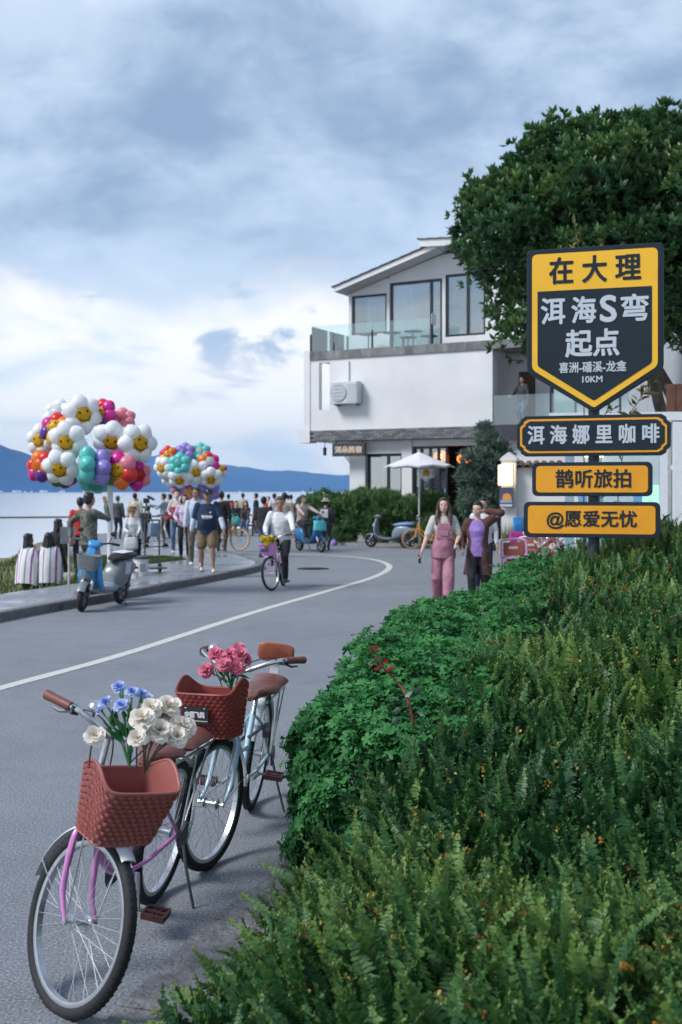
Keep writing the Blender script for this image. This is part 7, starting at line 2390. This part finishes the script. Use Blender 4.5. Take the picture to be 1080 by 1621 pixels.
MB().tube([(0, 0, -.2), (0, 0, .95)], .016, 8).build('post', alu, sp_)
MB().box((-.02, -.02, .90), (.24, .02, .28)).build('panel', mat('notice_grey', (.22, .24, .27), .6), sp_, smooth=False)
hc_ = thing('hand_cart', 'dark metal hand cart with a slate blue bag near the white pole', 'cart', (-3.95, 22.9, PZ), .5)
MB().tube([(0, 0, .1), (0, 0, 1.05)], .018, 8).tube([(.3, 0, .1), (.3, 0, 1.05)], .018, 8).tube([(0, 0, 1.05), (.3, 0, 1.05)], .018, 8).build('handle', dsteel, hc_)
MB().box((.15, -.2, .1), (.34, .42, .03)).build('bed', dsteel, hc_, smooth=False)
for xx in (-.03, .33):
    MB().lathe([(0, -.02), (.085, -.02), (.09, 0), (.085, .02), (0, .02)], 14, Matrix.Translation((xx, .05, .085)) @ Matrix.Rotation(R(90), 4, 'Y')).build('wheel', tyre_m, hc_)
mb = MB().box((.15, -.10, .86), (.20, .18, .28))
mb.build('bag', mat('bag_slate', (.17, .22, .32), .8, 0, .3, 8), hc_, bevel=.03)

# --- scooters and bicycles in the road
s1 = scooter('blue and grey electric scooter parked at the promenade kerb with a grey front basket', (-3.46, 17.75, .0), R(-106.5), sc_grey, sc_slate, seat_blk, steer=R(14), top=sc_blue)
mb = MB()
rs = []
for (x, z, w, th) in ((.955, .36, .10, .012), (1.055, .50, .115, .012), (1.075, .62, .11, .012), (1.05, .78, .09, .012), (1.005, .93, .06, .012)):
    rs.append([(x + .012 + th * math.cos(a), w * math.sin(a), z) for a in [2 * PI * j / 12 for j in range(12)]])
mb.rings(rs).build('shield_stripe', sc_blue, s1)
for s_ in (-1, 1):
    mb = MB()
    mb.rings([[(x, s_ * (y + .012 * q), z + dz) for x, y, z in ((.97, .125, .33), (1.02, .12, .46), (1.03, .1, .62), (1.0, .07, .85))] for q, dz in ((0, 0), (1, 0))] , caps=False)
    mb.tube([(.80, s_ * .13, .30), (.93, s_ * .155, .36), (1.0, s_ * .155, .50), (1.0, s_ * .14, .64), (.96, s_ * .11, .82)], [.02, .045, .05, .045, .03], 8).build('blue_panel', sc_blue, s1)
MB().box((.02, .0, .815), (.34, .2, .012), Matrix.Rotation(.04, 3, 'Y')).build('seat_cover', mat('white_cloth', (.62, .64, .68), .9), s1, bevel=.005)
MB().box((.12, .160, .58), (.16, .012, .17)).build('decal', mat('decal_white', (.5, .56, .66), .5), s1, smooth=False)
scooter('grey electric scooter with a blue seat side parked against the bushes', (2.0, 35.05, 0), R(150), sc_slate, mat('scooter_dark', (.05, .06, .09), .4), mat('seat_blue', (.16, .26, .5), .6), basket=False, lean=R(5))
sr = scooter('bright blue electric scooter carrying a rider with a teal bag', (-1.22, 33.6, 0), R(-58), mat('scooter_bright', (.025, .15, .36), .35), mat('scooter_deep', (.02, .08, .18), .4), seat_tan, basket=False, lean=0, steer=R(6))
def seated_rider(label, loc, heading, seat_x, seat_z, feet, hands, Hh, **kw):
    c_, s_ = math.cos(heading), math.sin(heading)
    p = (loc[0] + c_ * seat_x, loc[1] + s_ * seat_x, loc[2])
    fl_, fr_ = feet
    hl_, hr_ = hands
    g = lambda q: (q[1], -(q[0] - seat_x), q[2])          # vehicle frame (x fwd, y left) -> person frame
    return person(label, p, math.degrees(heading), Hh, kw.pop('top'), kw.pop('bottom'), hip=seat_z + .055, lf=g(fl_), rf=g(fr_), lh=g(hl_), rh=g(hr_), **kw)
seated_rider('rider in a dusty pink sweater with a bag strap on the bright blue scooter', (-1.22, 33.6, 0), R(-58), .12, .80, ((.60, .12, .40), (.60, -.12, .40)), ((.84, .32, 1.03), (.84, -.32, 1.03)), 1.62, top=cloth('dusty_rose', (.44, .34, .33)), bottom=cloth('black_trousers'), skin='mid', lean=.12, vox=.016, yaw=.3)
tb = thing('teal_bag', 'teal bag hanging at the front of the bright blue scooter', 'bag', (-.60, 32.45, .62), .4)
MB().rings([[(w_ * math.copysign(abs(math.cos(a)) ** .5, math.cos(a)), d_ * math.sin(a), z) for a in [2 * PI * j / 16 for j in range(16)]] for z, w_, d_ in ((0, .15, .06), (.03, .20, .10), (.20, .19, .09), (.30, .14, .04))]).build('bag', cloth('teal', (.07, .42, .44)), tb)
MB().tube(catmull([(-.1, 0, .28), (-.06, 0, .42), (.06, 0, .42), (.1, 0, .28)], 5), .012, 6).build('strap', cloth('teal'), tb)
# cyclist in white
hc1 = R(-98)
bl = (-1.07, 21.08, 0)
bas3 = mat('basket_pink', (.62, .26, .52), .5)
b3, S3 = bicycle('pink bicycle with a pink basket of yellow flowers ridden along the road', bl, hc1, pink_p, bas3, steer=R(-20), spokes=20, extra=None, crank=95, basket_detail=False, kick=False, lobe=.0)
seated_rider('man in a white sweater riding the pink bicycle', bl, hc1, .215, .80, ((.42, .12, .175), (.40, -.12, .475)), ((.78, .34, .99), (.62, -.20, .99)), 1.66, top=cloth('white_sweater', (.66, .68, .69)), bottom=cloth('black_trousers'), skin='tan', hairm=hairg_m, near=True, vox=.013, lean=.14, wide=1.1, yaw=.15, lelb=(.7, .3, -1), relb=(-.7, .3, -1))
bpos = to_world(b3, S3, (1.05, 0, .80))
yfm = leaf_mat('yellow_petal', (.55, .38, .02), (.78, .60, .04), (.85, .75, .12), .7, .3)
yf = thing('yellow_flowers', 'bunch of yellow flowers in the pink bicycle basket', 'flowers', bpos)
for q in range(16):
    me_ = bloom_mesh('pom', q % 4).copy()
    me_.materials.clear()
    me_.materials.append(yfm)
    f = link('flower', me_, yf, (random.uniform(-.09, .09), random.uniform(-.15, .15), random.uniform(.0, .17)))
    f.scale = (.055,) * 3
    f.rotation_euler = (random.uniform(.2, 1.3), 0, random.uniform(-1, 1))
for q in range(14):
    me_ = np_mesh('leaf', *leaf_base(.2)[:2], fleaf, np.full(5, random.uniform(.2, .8)))
    f = link('leaf', me_, yf, (random.uniform(-.09, .09), random.uniform(-.14, .14), random.uniform(-.06, .08)), (random.uniform(-1, 1), random.uniform(-1, 1), random.uniform(0, 6)))
    f.scale = (.12,) * 3
MB(S3).span((1.162, -.08, .69), (1.168, .08, .75)).build('print', mat('print_navy', (.03, .04, .12), .6), b3, smooth=False)
# parked yellow bicycles
y_p = mat('yellow_paint', (.80, .36, .015), .35, 0, .05)
ytyre = mat('orange_tyre', (.55, .27, .08), .7, 0, .1)
bicycle('yellow shared bicycle with orange tyres behind the man in navy', (-3.75, 31.6, PZ), R(-20), y_p, None, spokes=12, guardm=None, tyre=ytyre, kick=False, rack=False, seatm=blackp, grip=blackp, lean=R(4))
bicycle('yellow shared bicycle parked by the bushes behind the dungarees', (3.15, 34.4, 0), R(166), y_p, None, spokes=12, guardm=None, tyre=ytyre, kick=False, rack=False, seatm=blackp, grip=blackp, lean=R(4), steer=R(20))
# pink bicycles with child seats, parked beyond the hedge
pale_pink = mat('pale_pink_paint', (.62, .36, .56), .35, 0, .05)
brown_panel = mat('panel_brown', (.26, .06, .045), .5, 0, .1)
def child_seat(o):
    m = MB()
    m.tube(catmull([(-.42, -.19, .42), (-.42, -.20, .92), (-.42, -.15, 1.02), (-.42, .15, 1.02), (-.42, .20, .92), (-.42, .19, .42)], 5), .017, 8)
    for z_ in (.55, .74):
        m.tube([(-.42, -.19, z_), (-.42, .19, z_)], .013, 7)
    for s_ in (-1, 1):
        m.tube([(-.42, s_ * .2, .86), (-.02, s_ * .2, .84)], .013, 7)
        m.tube([(-.42, s_ * .2, .76), (-.02, s_ * .2, .76), (-.02, s_ * .2, .84)], .013, 7)
        m.tube([(-.42, s_ * .19, .43), (.0, s_ * .08, WR)], .012, 7)
    m.build('seat_frame', pale_pink, o)
    MB().box((-.425, 0, .88), (.028, .33, .20)).build('back_panel', brown_panel, o, bevel=.012)
    MB().box((-.42, 0, .65), (.03, .33, .09)).build('back_panel', brown_panel, o, bevel=.01)
    MB().box((-.20, 0, .70), (.36, .30, .05)).build('child_saddle', brown_panel, o, bevel=.02)
    MB().box((-.443, 0, .90), (.004, .14, .04)).build('print', mat('print_pale', (.5, .42, .40), .6), o, smooth=False)
for (x, y, hd_, lb) in ((2.86, 17.6, 62, 'pale pink bicycle with a brown child seat, standing nearest the brown coat'), (3.28, 18.5, 60, 'pale pink bicycle with flowers on its bars, second beyond the hedge'), (3.75, 19.6, 58, 'pale pink bicycle with brown seat, furthest of the row beyond the hedge')):
    bb_, SS_ = bicycle(lb, (x, y, 0), R(hd_), pale_pink, bas2, spokes=14, guardm=mat('pink_guard', (.62, .42, .56), .4), kick=False, rack=False, basket_detail=False, group='pink bicycles parked beyond the hedge', grip=pale_pink, lean=R(3))
    child_seat(bb_)
    if x < 3.0:
        MB().lathe([(0, -.004), (.022, -.004), (.022, 0), (0, 0)], 12, Matrix.Translation((-.34, 0, .40)) @ Matrix.Rotation(R(-90), 4, 'Y')).build('reflector', mat('reflector_red', (.5, .02, .03), .3), bb_)
fl2 = thing('flower_garland', 'white and pink flowers wound round the bars of the second pink bicycle', 'flowers', (3.35, 17.9, .85))
for q in range(16):
    f = link('flower', bloom_mesh(['peony', 'pom'][q % 3 == 0], q % 4), fl2, (random.uniform(-.3, .45), random.uniform(-.1, .1), random.uniform(-.10, .30)))
    f.scale = (.05,) * 3
    f.rotation_euler = (1.2, 0, random.uniform(-.6, .6))
MB().tube(catmull([(-.3, 0, -.05), (0, 0, .15), (.2, 0, .05), (.45, 0, .2)], 6), .01, 5).build('stem', stem_m, fl2)
cb = thing('bright_bag', 'blue, magenta and orange bag hanging beyond the first pink bicycle', 'bag', (3.02, 19.35, .86))
MB().box((0, 0, .33), (.18, .12, .26)).build('body', cloth('bag_blue', (.04, .25, .55)), cb, bevel=.03)
MB().box((-.04, -.02, .10), (.22, .14, .22)).build('pocket', cloth('bag_magenta', (.45, .04, .28)), cb, bevel=.03)
MB().tube([(.10, -.05, .45), (.12, -.06, .25), (.08, -.07, .05)], .025, 6).build('strap', cloth('bag_orange', (.7, .16, .05)), cb)

# --- further people on the road bend and the plaza
o, up, hd, k = person('man in a sun hat and dark waistcoat with a white print on his back', (-.46, 34.0, 0), 75, 1.52, cloth('dark_vest', (.035, .037, .05)), cloth('dark_jeans'), skin='tan', hat=('sun', cloth('straw', (.40, .34, .27))), vox=.017, wide=1.1, sleeve=.9)
MB().box(up(0, .155, .30), (.24, .02, .26)).build('back_print', cloth('pale_print', (.52, .54, .56)), o, bevel=.01)
person('man in a black tee and blue jeans seen from behind next to the cyclist', (-2.05, 30.2, 0), 70, 1.60, cloth('black_top'), cloth('jeans'), skin='tan', wide=1.25, vox=.016, sleeve=.5)
person('man in a beige shirt seen from behind beyond the cyclist', (-1.70, 34.2, 0), 95, 1.70, cloth('beige_shirt', (.40, .37, .30)), cloth('dark_jeans'), skin='tan', vox=.017, wide=1.1)
far = [(-4.62, 48.0, 'person in a red hat and dark top sitting on the plaza edge', 'dark_top', (.05, .04, .05), -80, 1.5, .52, ('sun', cloth('red_hat', (.55, .04, .05)))),
       (-4.15, 45.0, 'person in black sitting with a teal bag', 'black_top', (.016, .017, .022), -70, 1.6, .60, None),
       (-3.75, 44.8, 'long-haired woman in blue jeans sitting beside the person with the teal bag', 'dark_top', (.05, .04, .05), -95, 1.58, .60, None),
       (-3.55, 47.5, 'person in navy standing on the far plaza', 'navy', (.014, .03, .075), 170, 1.66, None, None),
       (-2.70, 46.0, 'person in a white top standing on the far plaza', 'white_top', (.62, .64, .67), 120, 1.66, None, None),
       (-1.75, 47.0, 'long-haired person in dark red on the plaza behind the cyclist', 'wine', (.14, .03, .05), 100, 1.50, None, None),
       (-1.30, 45.5, 'person in black behind the pink scooter rider', 'black_top', (.016, .017, .022), 80, 1.52, None, None),
       (-.95, 48.0, 'long-haired woman in lilac on the far plaza', 'lilac_far', (.36, .28, .42), 60, 1.74, None, None),
       (-.62, 46.5, 'dark-haired person in black walking toward the lake', 'black_top', (.016, .017, .022), 95, 1.46, None, None),
       (-.32, 50.0, 'person in grey looking over the bushes at the lake end', 'dark_grey', (.06, .065, .07), 90, 1.58, None, None),
       (.02, 49.0, 'person in a dull green top behind the bushes', 'dull_green', (.10, .13, .09), 90, 1.50, None, None),
       (-4.95, 50.0, 'person in grey standing by the far water edge', 'dark_grey', (.06, .065, .07), 100, 1.62, None, None),
       (-4.40, 51.0, 'person in a beige shirt standing behind the seated pair', 'beige_shirt', (.40, .37, .30), 80, 1.66, None, None),
       (-3.15, 49.5, 'person in a red shirt on the far plaza', 'red_shirt', (.45, .035, .03), -95, 1.52, None, None),
       (-2.40, 51.5, 'woman in a cream top among the far crowd', 'cream', (.52, .46, .43), 60, 1.58, None, None),
       (-1.50, 51.0, 'person in a dark waistcoat at the water edge', 'dark_vest', (.035, .037, .05), 90, 1.66, None, None),
       (-1.12, 43.0, 'short woman in dusty pink beyond the scooter rider', 'dusty_rose', (.44, .34, .33), -60, 1.44, None, None),
       (-5.75, 46.5, 'person in dark clothes bending at the far promenade', 'black_top', (.016, .017, .022), 150, 1.56, None, None),
       (.35, 51.0, 'person in white beyond the lakeside bush', 'white_top', (.62, .64, .67), 90, 1.56, None, None),
       (-2.15, 49.0, 'person in a pale blue top far behind the black tee', 'pale_blue', (.50, .58, .70), 75, 1.60, None, None)]
for (x, y, lb, ck, cc_, fc, hh_, hip_, ht_) in far:
    kw = dict(hip=hip_, lf=(.12, -.38, .075), rf=(-.12, -.36, .075), lh=(.12, -.3, .65), rh=(-.12, -.3, .65)) if hip_ else {}
    person(lb, (x, y, 0), fc, hh_, cloth(ck, cc_), cloth('jeans') if 'jeans' in lb else cloth('dark_jeans'), skin='mid', hair='long' if 'long-haired' in lb else 'short', fem='woman' in lb, vox=.024, hat=ht_, group='people on the far plaza', **kw)
for (x, y, lb) in ((-4.62, 48.1, 'low dark bench under the person in the red hat'), (-3.95, 45.1, 'low dark bench under the two seated people on the plaza')):
    bn = thing('bench', lb, 'bench', (x, y, 0))
    MB().box((0, .05, .40), (1.1, .4, .06)).build('seat', mat('bench_wood', (.10, .07, .05), .7), bn, smooth=False)
    for sx in (-.45, .45):
        MB().box((sx, .05, .185), (.06, .34, .37)).build('leg', dsteel, bn, smooth=False)
tg = thing('teal_pouch', 'round teal bag held by the seated person in black', 'bag', (-4.12, 44.55, .42))
MB().ell((0, 0, .18), (.2, .1, .18), 14, 10).build('pouch', cloth('teal'), tg)
MB().tube(catmull([(-.12, 0, .3), (-.05, 0, .45), (.05, 0, .45), (.12, 0, .3)], 5), .012, 6).build('strap', cloth('teal'), tg)
pb = MB().rings([[(w_ * math.cos(a), w_ * .7 * math.sin(a), z) for a in [2 * PI * j / 12 for j in range(12)]] for z, w_ in ((0, .07), (.04, .11), (.14, .10), (.20, .04), (.24, .06))]).build('purple_bag', mat('plastic_purple', (.24, .16, .48), .5))
pb.location = (-.22, 36.6, 0)
tag(pb, 'small purple plastic bag at the foot of the lakeside bush', 'bag')
o, *_ = person('person in a dark top standing on the first-floor balcony of the guesthouse', (0, 0, 0), -100, 1.62, cloth('dark_grey'), cloth('jeans'), skin='mid', vox=.02, rh=(-.2, -.3, 1.0))
on_house(o, 7.55, .75, 3.88, R(-20))

# ================================================================== BALLOONS
bal_m = {}
def bal(key, c, tr=.22):
    k_ = 'balloon_' + key
    if k_ not in bal_m:
        m = mat(k_, c, .28, 0, .03, 4, spec=.5)
        t = m.node_tree
        b = t.nodes['Principled BSDF']
        tr_ = t.nodes.new('ShaderNodeBsdfTranslucent')
        tr_.inputs['Color'].default_value = (*c, 1)
        mx = t.nodes.new('ShaderNodeMixShader')
        mx.inputs[0].default_value = tr
        t.links.new(b.outputs[0], mx.inputs[1])
        t.links.new(tr_.outputs[0], mx.inputs[2])
        t.links.new(mx.outputs[0], t.nodes['Material Output'].inputs['Surface'])
        bal_m[k_] = m
    return bal_m[k_]
COL = dict(white=(.86, .87, .89), yellow=(.93, .60, .02), red=(.72, .03, .03), orange=(.85, .22, .02), magenta=(.68, .02, .30), pink=(.80, .25, .32), purple=(.12, .03, .28), lilac=(.33, .27, .68), teal=(.12, .60, .55), green=(.05, .26, .03), cream=(.80, .78, .72), mint=(.55, .75, .72))
face_m = mat('balloon_print', (.02, .015, .01), .5, 0, 0)
def petal_mesh(r_):
    """pear-shaped petal along +X from the heart"""
    mb = MB()
    rs = []
    for j in range(11):
        t_ = j / 10
        w_ = r_ * (math.sin(PI * t_ ** .82) ** .62) if 0 < j < 10 else r_ * .02
        rs.append([(.30 * r_ + 2.0 * r_ * t_, w_ * math.cos(a), w_ * .92 * math.sin(a)) for a in [2 * PI * q / 14 for q in range(14)]])
    return mb.rings(rs).mesh('petal', None, angle=80)
_pm = {}
def flower_balloon(label, loc, size, petals, centre, look, roll=0, face=True, group=None, tie=None):
    """six puffed petals round a domed heart; look: direction the face points; tie: world point its string runs to"""
    o = thing('flower_balloon', label, 'balloon', loc, 0, group)
    size *= 1.42
    L = Vector(look).normalized()
    Rm = L.to_track_quat('Z', 'Y').to_matrix().to_4x4() @ Matrix.Rotation(roll, 4, 'Z')
    o.matrix_world = Matrix.Translation(loc) @ Rm
    for q in range(6):
        col = petals[q % len(petals)]
        if ('p', col) not in _pm:
            me = petal_mesh(.112)
            me.materials.append(bal(col, COL[col]))
            _pm['p', col] = me
        f = link('petal', _pm['p', col], o)
        f.rotation_euler = (0, 0, 2 * PI * q / 6 + PI / 6)
        f.scale = (size,) * 3
        MB().ell((0, 0, .015 * size), (.145 * size, .145 * size, .10 * size), 20, 12).build('heart', bal(centre, COL[centre]), o)
    if face:
        def on(x, y):
            z = .015 + .10 * math.sqrt(max(0, 1 - (x * x + y * y) / .145 ** 2)) + .001
            return Vector((x * size, y * size, z * size))
        for s_ in (-1, 1):
            MB().ell(on(s_ * .045, .035), (.0145 * size, .02 * size, .007 * size), 8, 6).build('eye', face_m, o)
        MB().tube([on(.075 * math.cos(a), .075 * math.sin(a)) for a in [R(205 + 130 * j / 10) for j in range(11)]], .0065 * size, 6).build('smile', face_m, o)
    if tie is not None:
        inv = (Matrix.Translation(loc) @ Rm).inverted()
        a, b2 = Vector((0, 0, -.09 * size)), inv @ Vector(tie)
        MB().tube([a, b2], .002, 4).build('string', mat('balloon_string', (.6, .6, .6), .6, 0, 0), o)
    return o
def WB(px, py, y):
    return Vector(((px - 540) / 1800 * y, y, 1.75 - (py - 778) / 1800 * y))
TIE1 = Vector((-3.93, 19.42, 1.99))
RAIN = ['red', 'magenta', 'purple', 'green', 'orange', 'pink']
Y1 = 19.3
big = [('white daisy balloon smiling from the upper middle of the big bunch', 108, 697, 0, ['white'], 'yellow', (-.15, -1, -.45), .1, 1.0),
       ('white daisy balloon smiling in the centre of the big bunch, above the purple flower', 178, 695, .1, ['white'], 'yellow', (.05, -1, -.65), -.15, 1.0),
       ('white daisy balloon with a tilted face at the lakeside bend end of the big bunch', 218, 702, -.1, ['white'], 'yellow', (.65, -1, -.1), -.5, 1.0),
       ('topmost white daisy balloon of the big bunch, its face turned sideways', 130, 656, .25, ['white'], 'yellow', (.5, -1, -.1), .25, 1.0),
       ('lowest smiling white daisy balloon of the big bunch', 97, 740, -.15, ['white'], 'yellow', (-.1, -1, -.5), .3, .95),
       ('plain white flower balloon hidden behind the red and orange one', 92, 655, .7, ['white'], 'white', (-.2, -1, .5), 0, .85),
       ('white daisy balloon half hidden at the mountain edge of the big bunch', 66, 697, .5, ['white'], 'yellow', (-.3, -1, -.1), .2, .85),
       ('rainbow flower balloon lowest on the mountain side of the big bunch', 64, 738, .2, ['red', 'orange', 'red', 'magenta', 'purple', 'orange'], 'orange', (-.6, -1, .2), .4, .85),
       ('rainbow flower balloon with red and orange petals high on the mountain side', 88, 678, .25, ['orange', 'red', 'magenta', 'purple', 'yellow', 'orange'], 'yellow', (-.25, -1, .4), 0, .85),
       ('rainbow flower balloon with a smiling yellow heart beside the purple flower', 190, 745, -.2, ['pink', 'magenta', 'purple', 'green', 'orange', 'red'], 'yellow', (-.35, -1, -.05), .15, .95),
       ('rainbow flower balloon on top of the big bunch with a red petal up', 165, 655, .55, ['magenta', 'red', 'orange', 'yellow', 'purple', 'magenta'], 'yellow', (-.75, -1, .1), .3, .8),
       ('pink flower balloon at the back of the big bunch', 194, 664, .8, ['pink'], 'pink', (.1, -1, .6), 0, .7),
       ('teal flower balloon seen edge-on in the middle of the big bunch', 138, 735, -.35, ['teal'], 'mint', (-1, -.25, .0), .52, .95),
       ('lilac flower balloon seen nearly edge-on beside the teal one', 160, 740, -.25, ['lilac'], 'lilac', (-1, -.45, 0), .5, .95),
       ('teal flower balloon underneath the big bunch', 152, 762, .3, ['teal'], 'teal', (0, -.5, -1), 0, .95),
       ('rainbow flower balloon at the lower bend side of the big bunch', 217, 752, .3, ['pink', 'magenta', 'red', 'purple', 'magenta', 'pink'], 'red', (.7, -1, -.1), 0, .8),
       ('green and purple flower balloon under the lowest white daisy', 98, 757, .3, ['green', 'purple', 'magenta'], 'green', (0, -.6, -1), .2, .75)]
for (lb, px_, py_, dy, pe, ce, lk, rl, sz) in big:
    flower_balloon(lb, WB(px_, py_, Y1 + dy), sz, pe, ce, lk, rl, ce in ('yellow',), 'flower balloons of the big bunch', TIE1)
Y2 = 32.0
TIE2 = Vector((-4.1, 32.0, 1.5))
small = [('white daisy balloon at the mountain edge of the small bunch', 259, 740, 0, ['white'], 'yellow', (-.6, -1, -.3), .5, .95),
         ('white daisy balloon low in the small bunch, above the girl', 285, 757, -.1, ['white'], 'yellow', (0, -1, -.8), 0, 1),
         ('white daisy balloon with an upright face in the middle of the small bunch', 309, 747, -.1, ['white'], 'yellow', (.4, -1, -.1), .2, 1),
         ('white daisy balloon at the bend side of the small bunch', 334, 756, 0, ['white'], 'yellow', (.1, -1, -.7), 0, 1),
         ('teal flower balloon in front of the small bunch', 284, 735, -.2, ['teal'], 'teal', (-.2, -1, .2), 0, 1),
         ('teal flower balloon at the top of the small bunch', 317, 716, .3, ['teal'], 'mint', (0, -1, .5), 0, .9),
         ('lilac flower balloon at the top of the small bunch', 292, 716, .2, ['lilac'], 'lilac', (-.2, -1, .5), 0, .9),
         ('rainbow flower balloon with red and magenta petals on the mountain side of the small bunch', 266, 720, .1, ['orange', 'red', 'magenta', 'yellow'], 'yellow', (-.3, -1, .3), .2, .8),
         ('rainbow flower balloon on the bend side of the small bunch', 331, 732, .1, ['magenta', 'red', 'orange', 'white', 'purple', 'magenta'], 'white', (.4, -1, .4), 0, .95),
         ('white flower balloon in the middle back of the small bunch', 305, 730, .4, ['white'], 'white', (0, -1, .3), 0, .9),
         ('white flower balloon low on the mountain side of the small bunch', 268, 757, .3, ['white'], 'white', (-.4, -1, -.5), 0, .8),
         ('lilac flower balloon under the small bunch above the woman in jeans', 283, 772, .2, ['lilac', 'pink'], 'lilac', (0, -1, -.3), 0, .75),
         ('rainbow flower balloon hanging lowest in the small bunch', 300, 779, .1, ['green', 'magenta', 'lilac', 'orange', 'pink', 'purple'], 'yellow', (0, -1, .1), 0, .62),
         ('large purple flower balloon behind the man in the cap', 330, 778, .5, ['lilac'], 'lilac', (.1, -1, -.2), 0, 1.0),
         ('small yellow and red flower balloon at the tip of the small bunch', 351, 745, .2, ['red', 'yellow', 'white'], 'yellow', (.3, -1, 0), 0, .5)]
for (lb, px_, py_, dy, pe, ce, lk, rl, sz) in small:
    flower_balloon(lb, WB(px_, py_, Y2 + dy), sz, pe, ce, lk, rl, ce == 'yellow' and sz > .7, 'flower balloons of the small bunch', TIE2)
# yellow and white flower ornament hanging by the parasol pole
fo = flower_balloon('white and yellow daisy ornament hanging under the parasol', Vector((2.62, 34.9, 2.33)), .78, ['white'], 'yellow', (-.1, -1, 0), 0, False, None, (2.62, 34.9, 2.9))
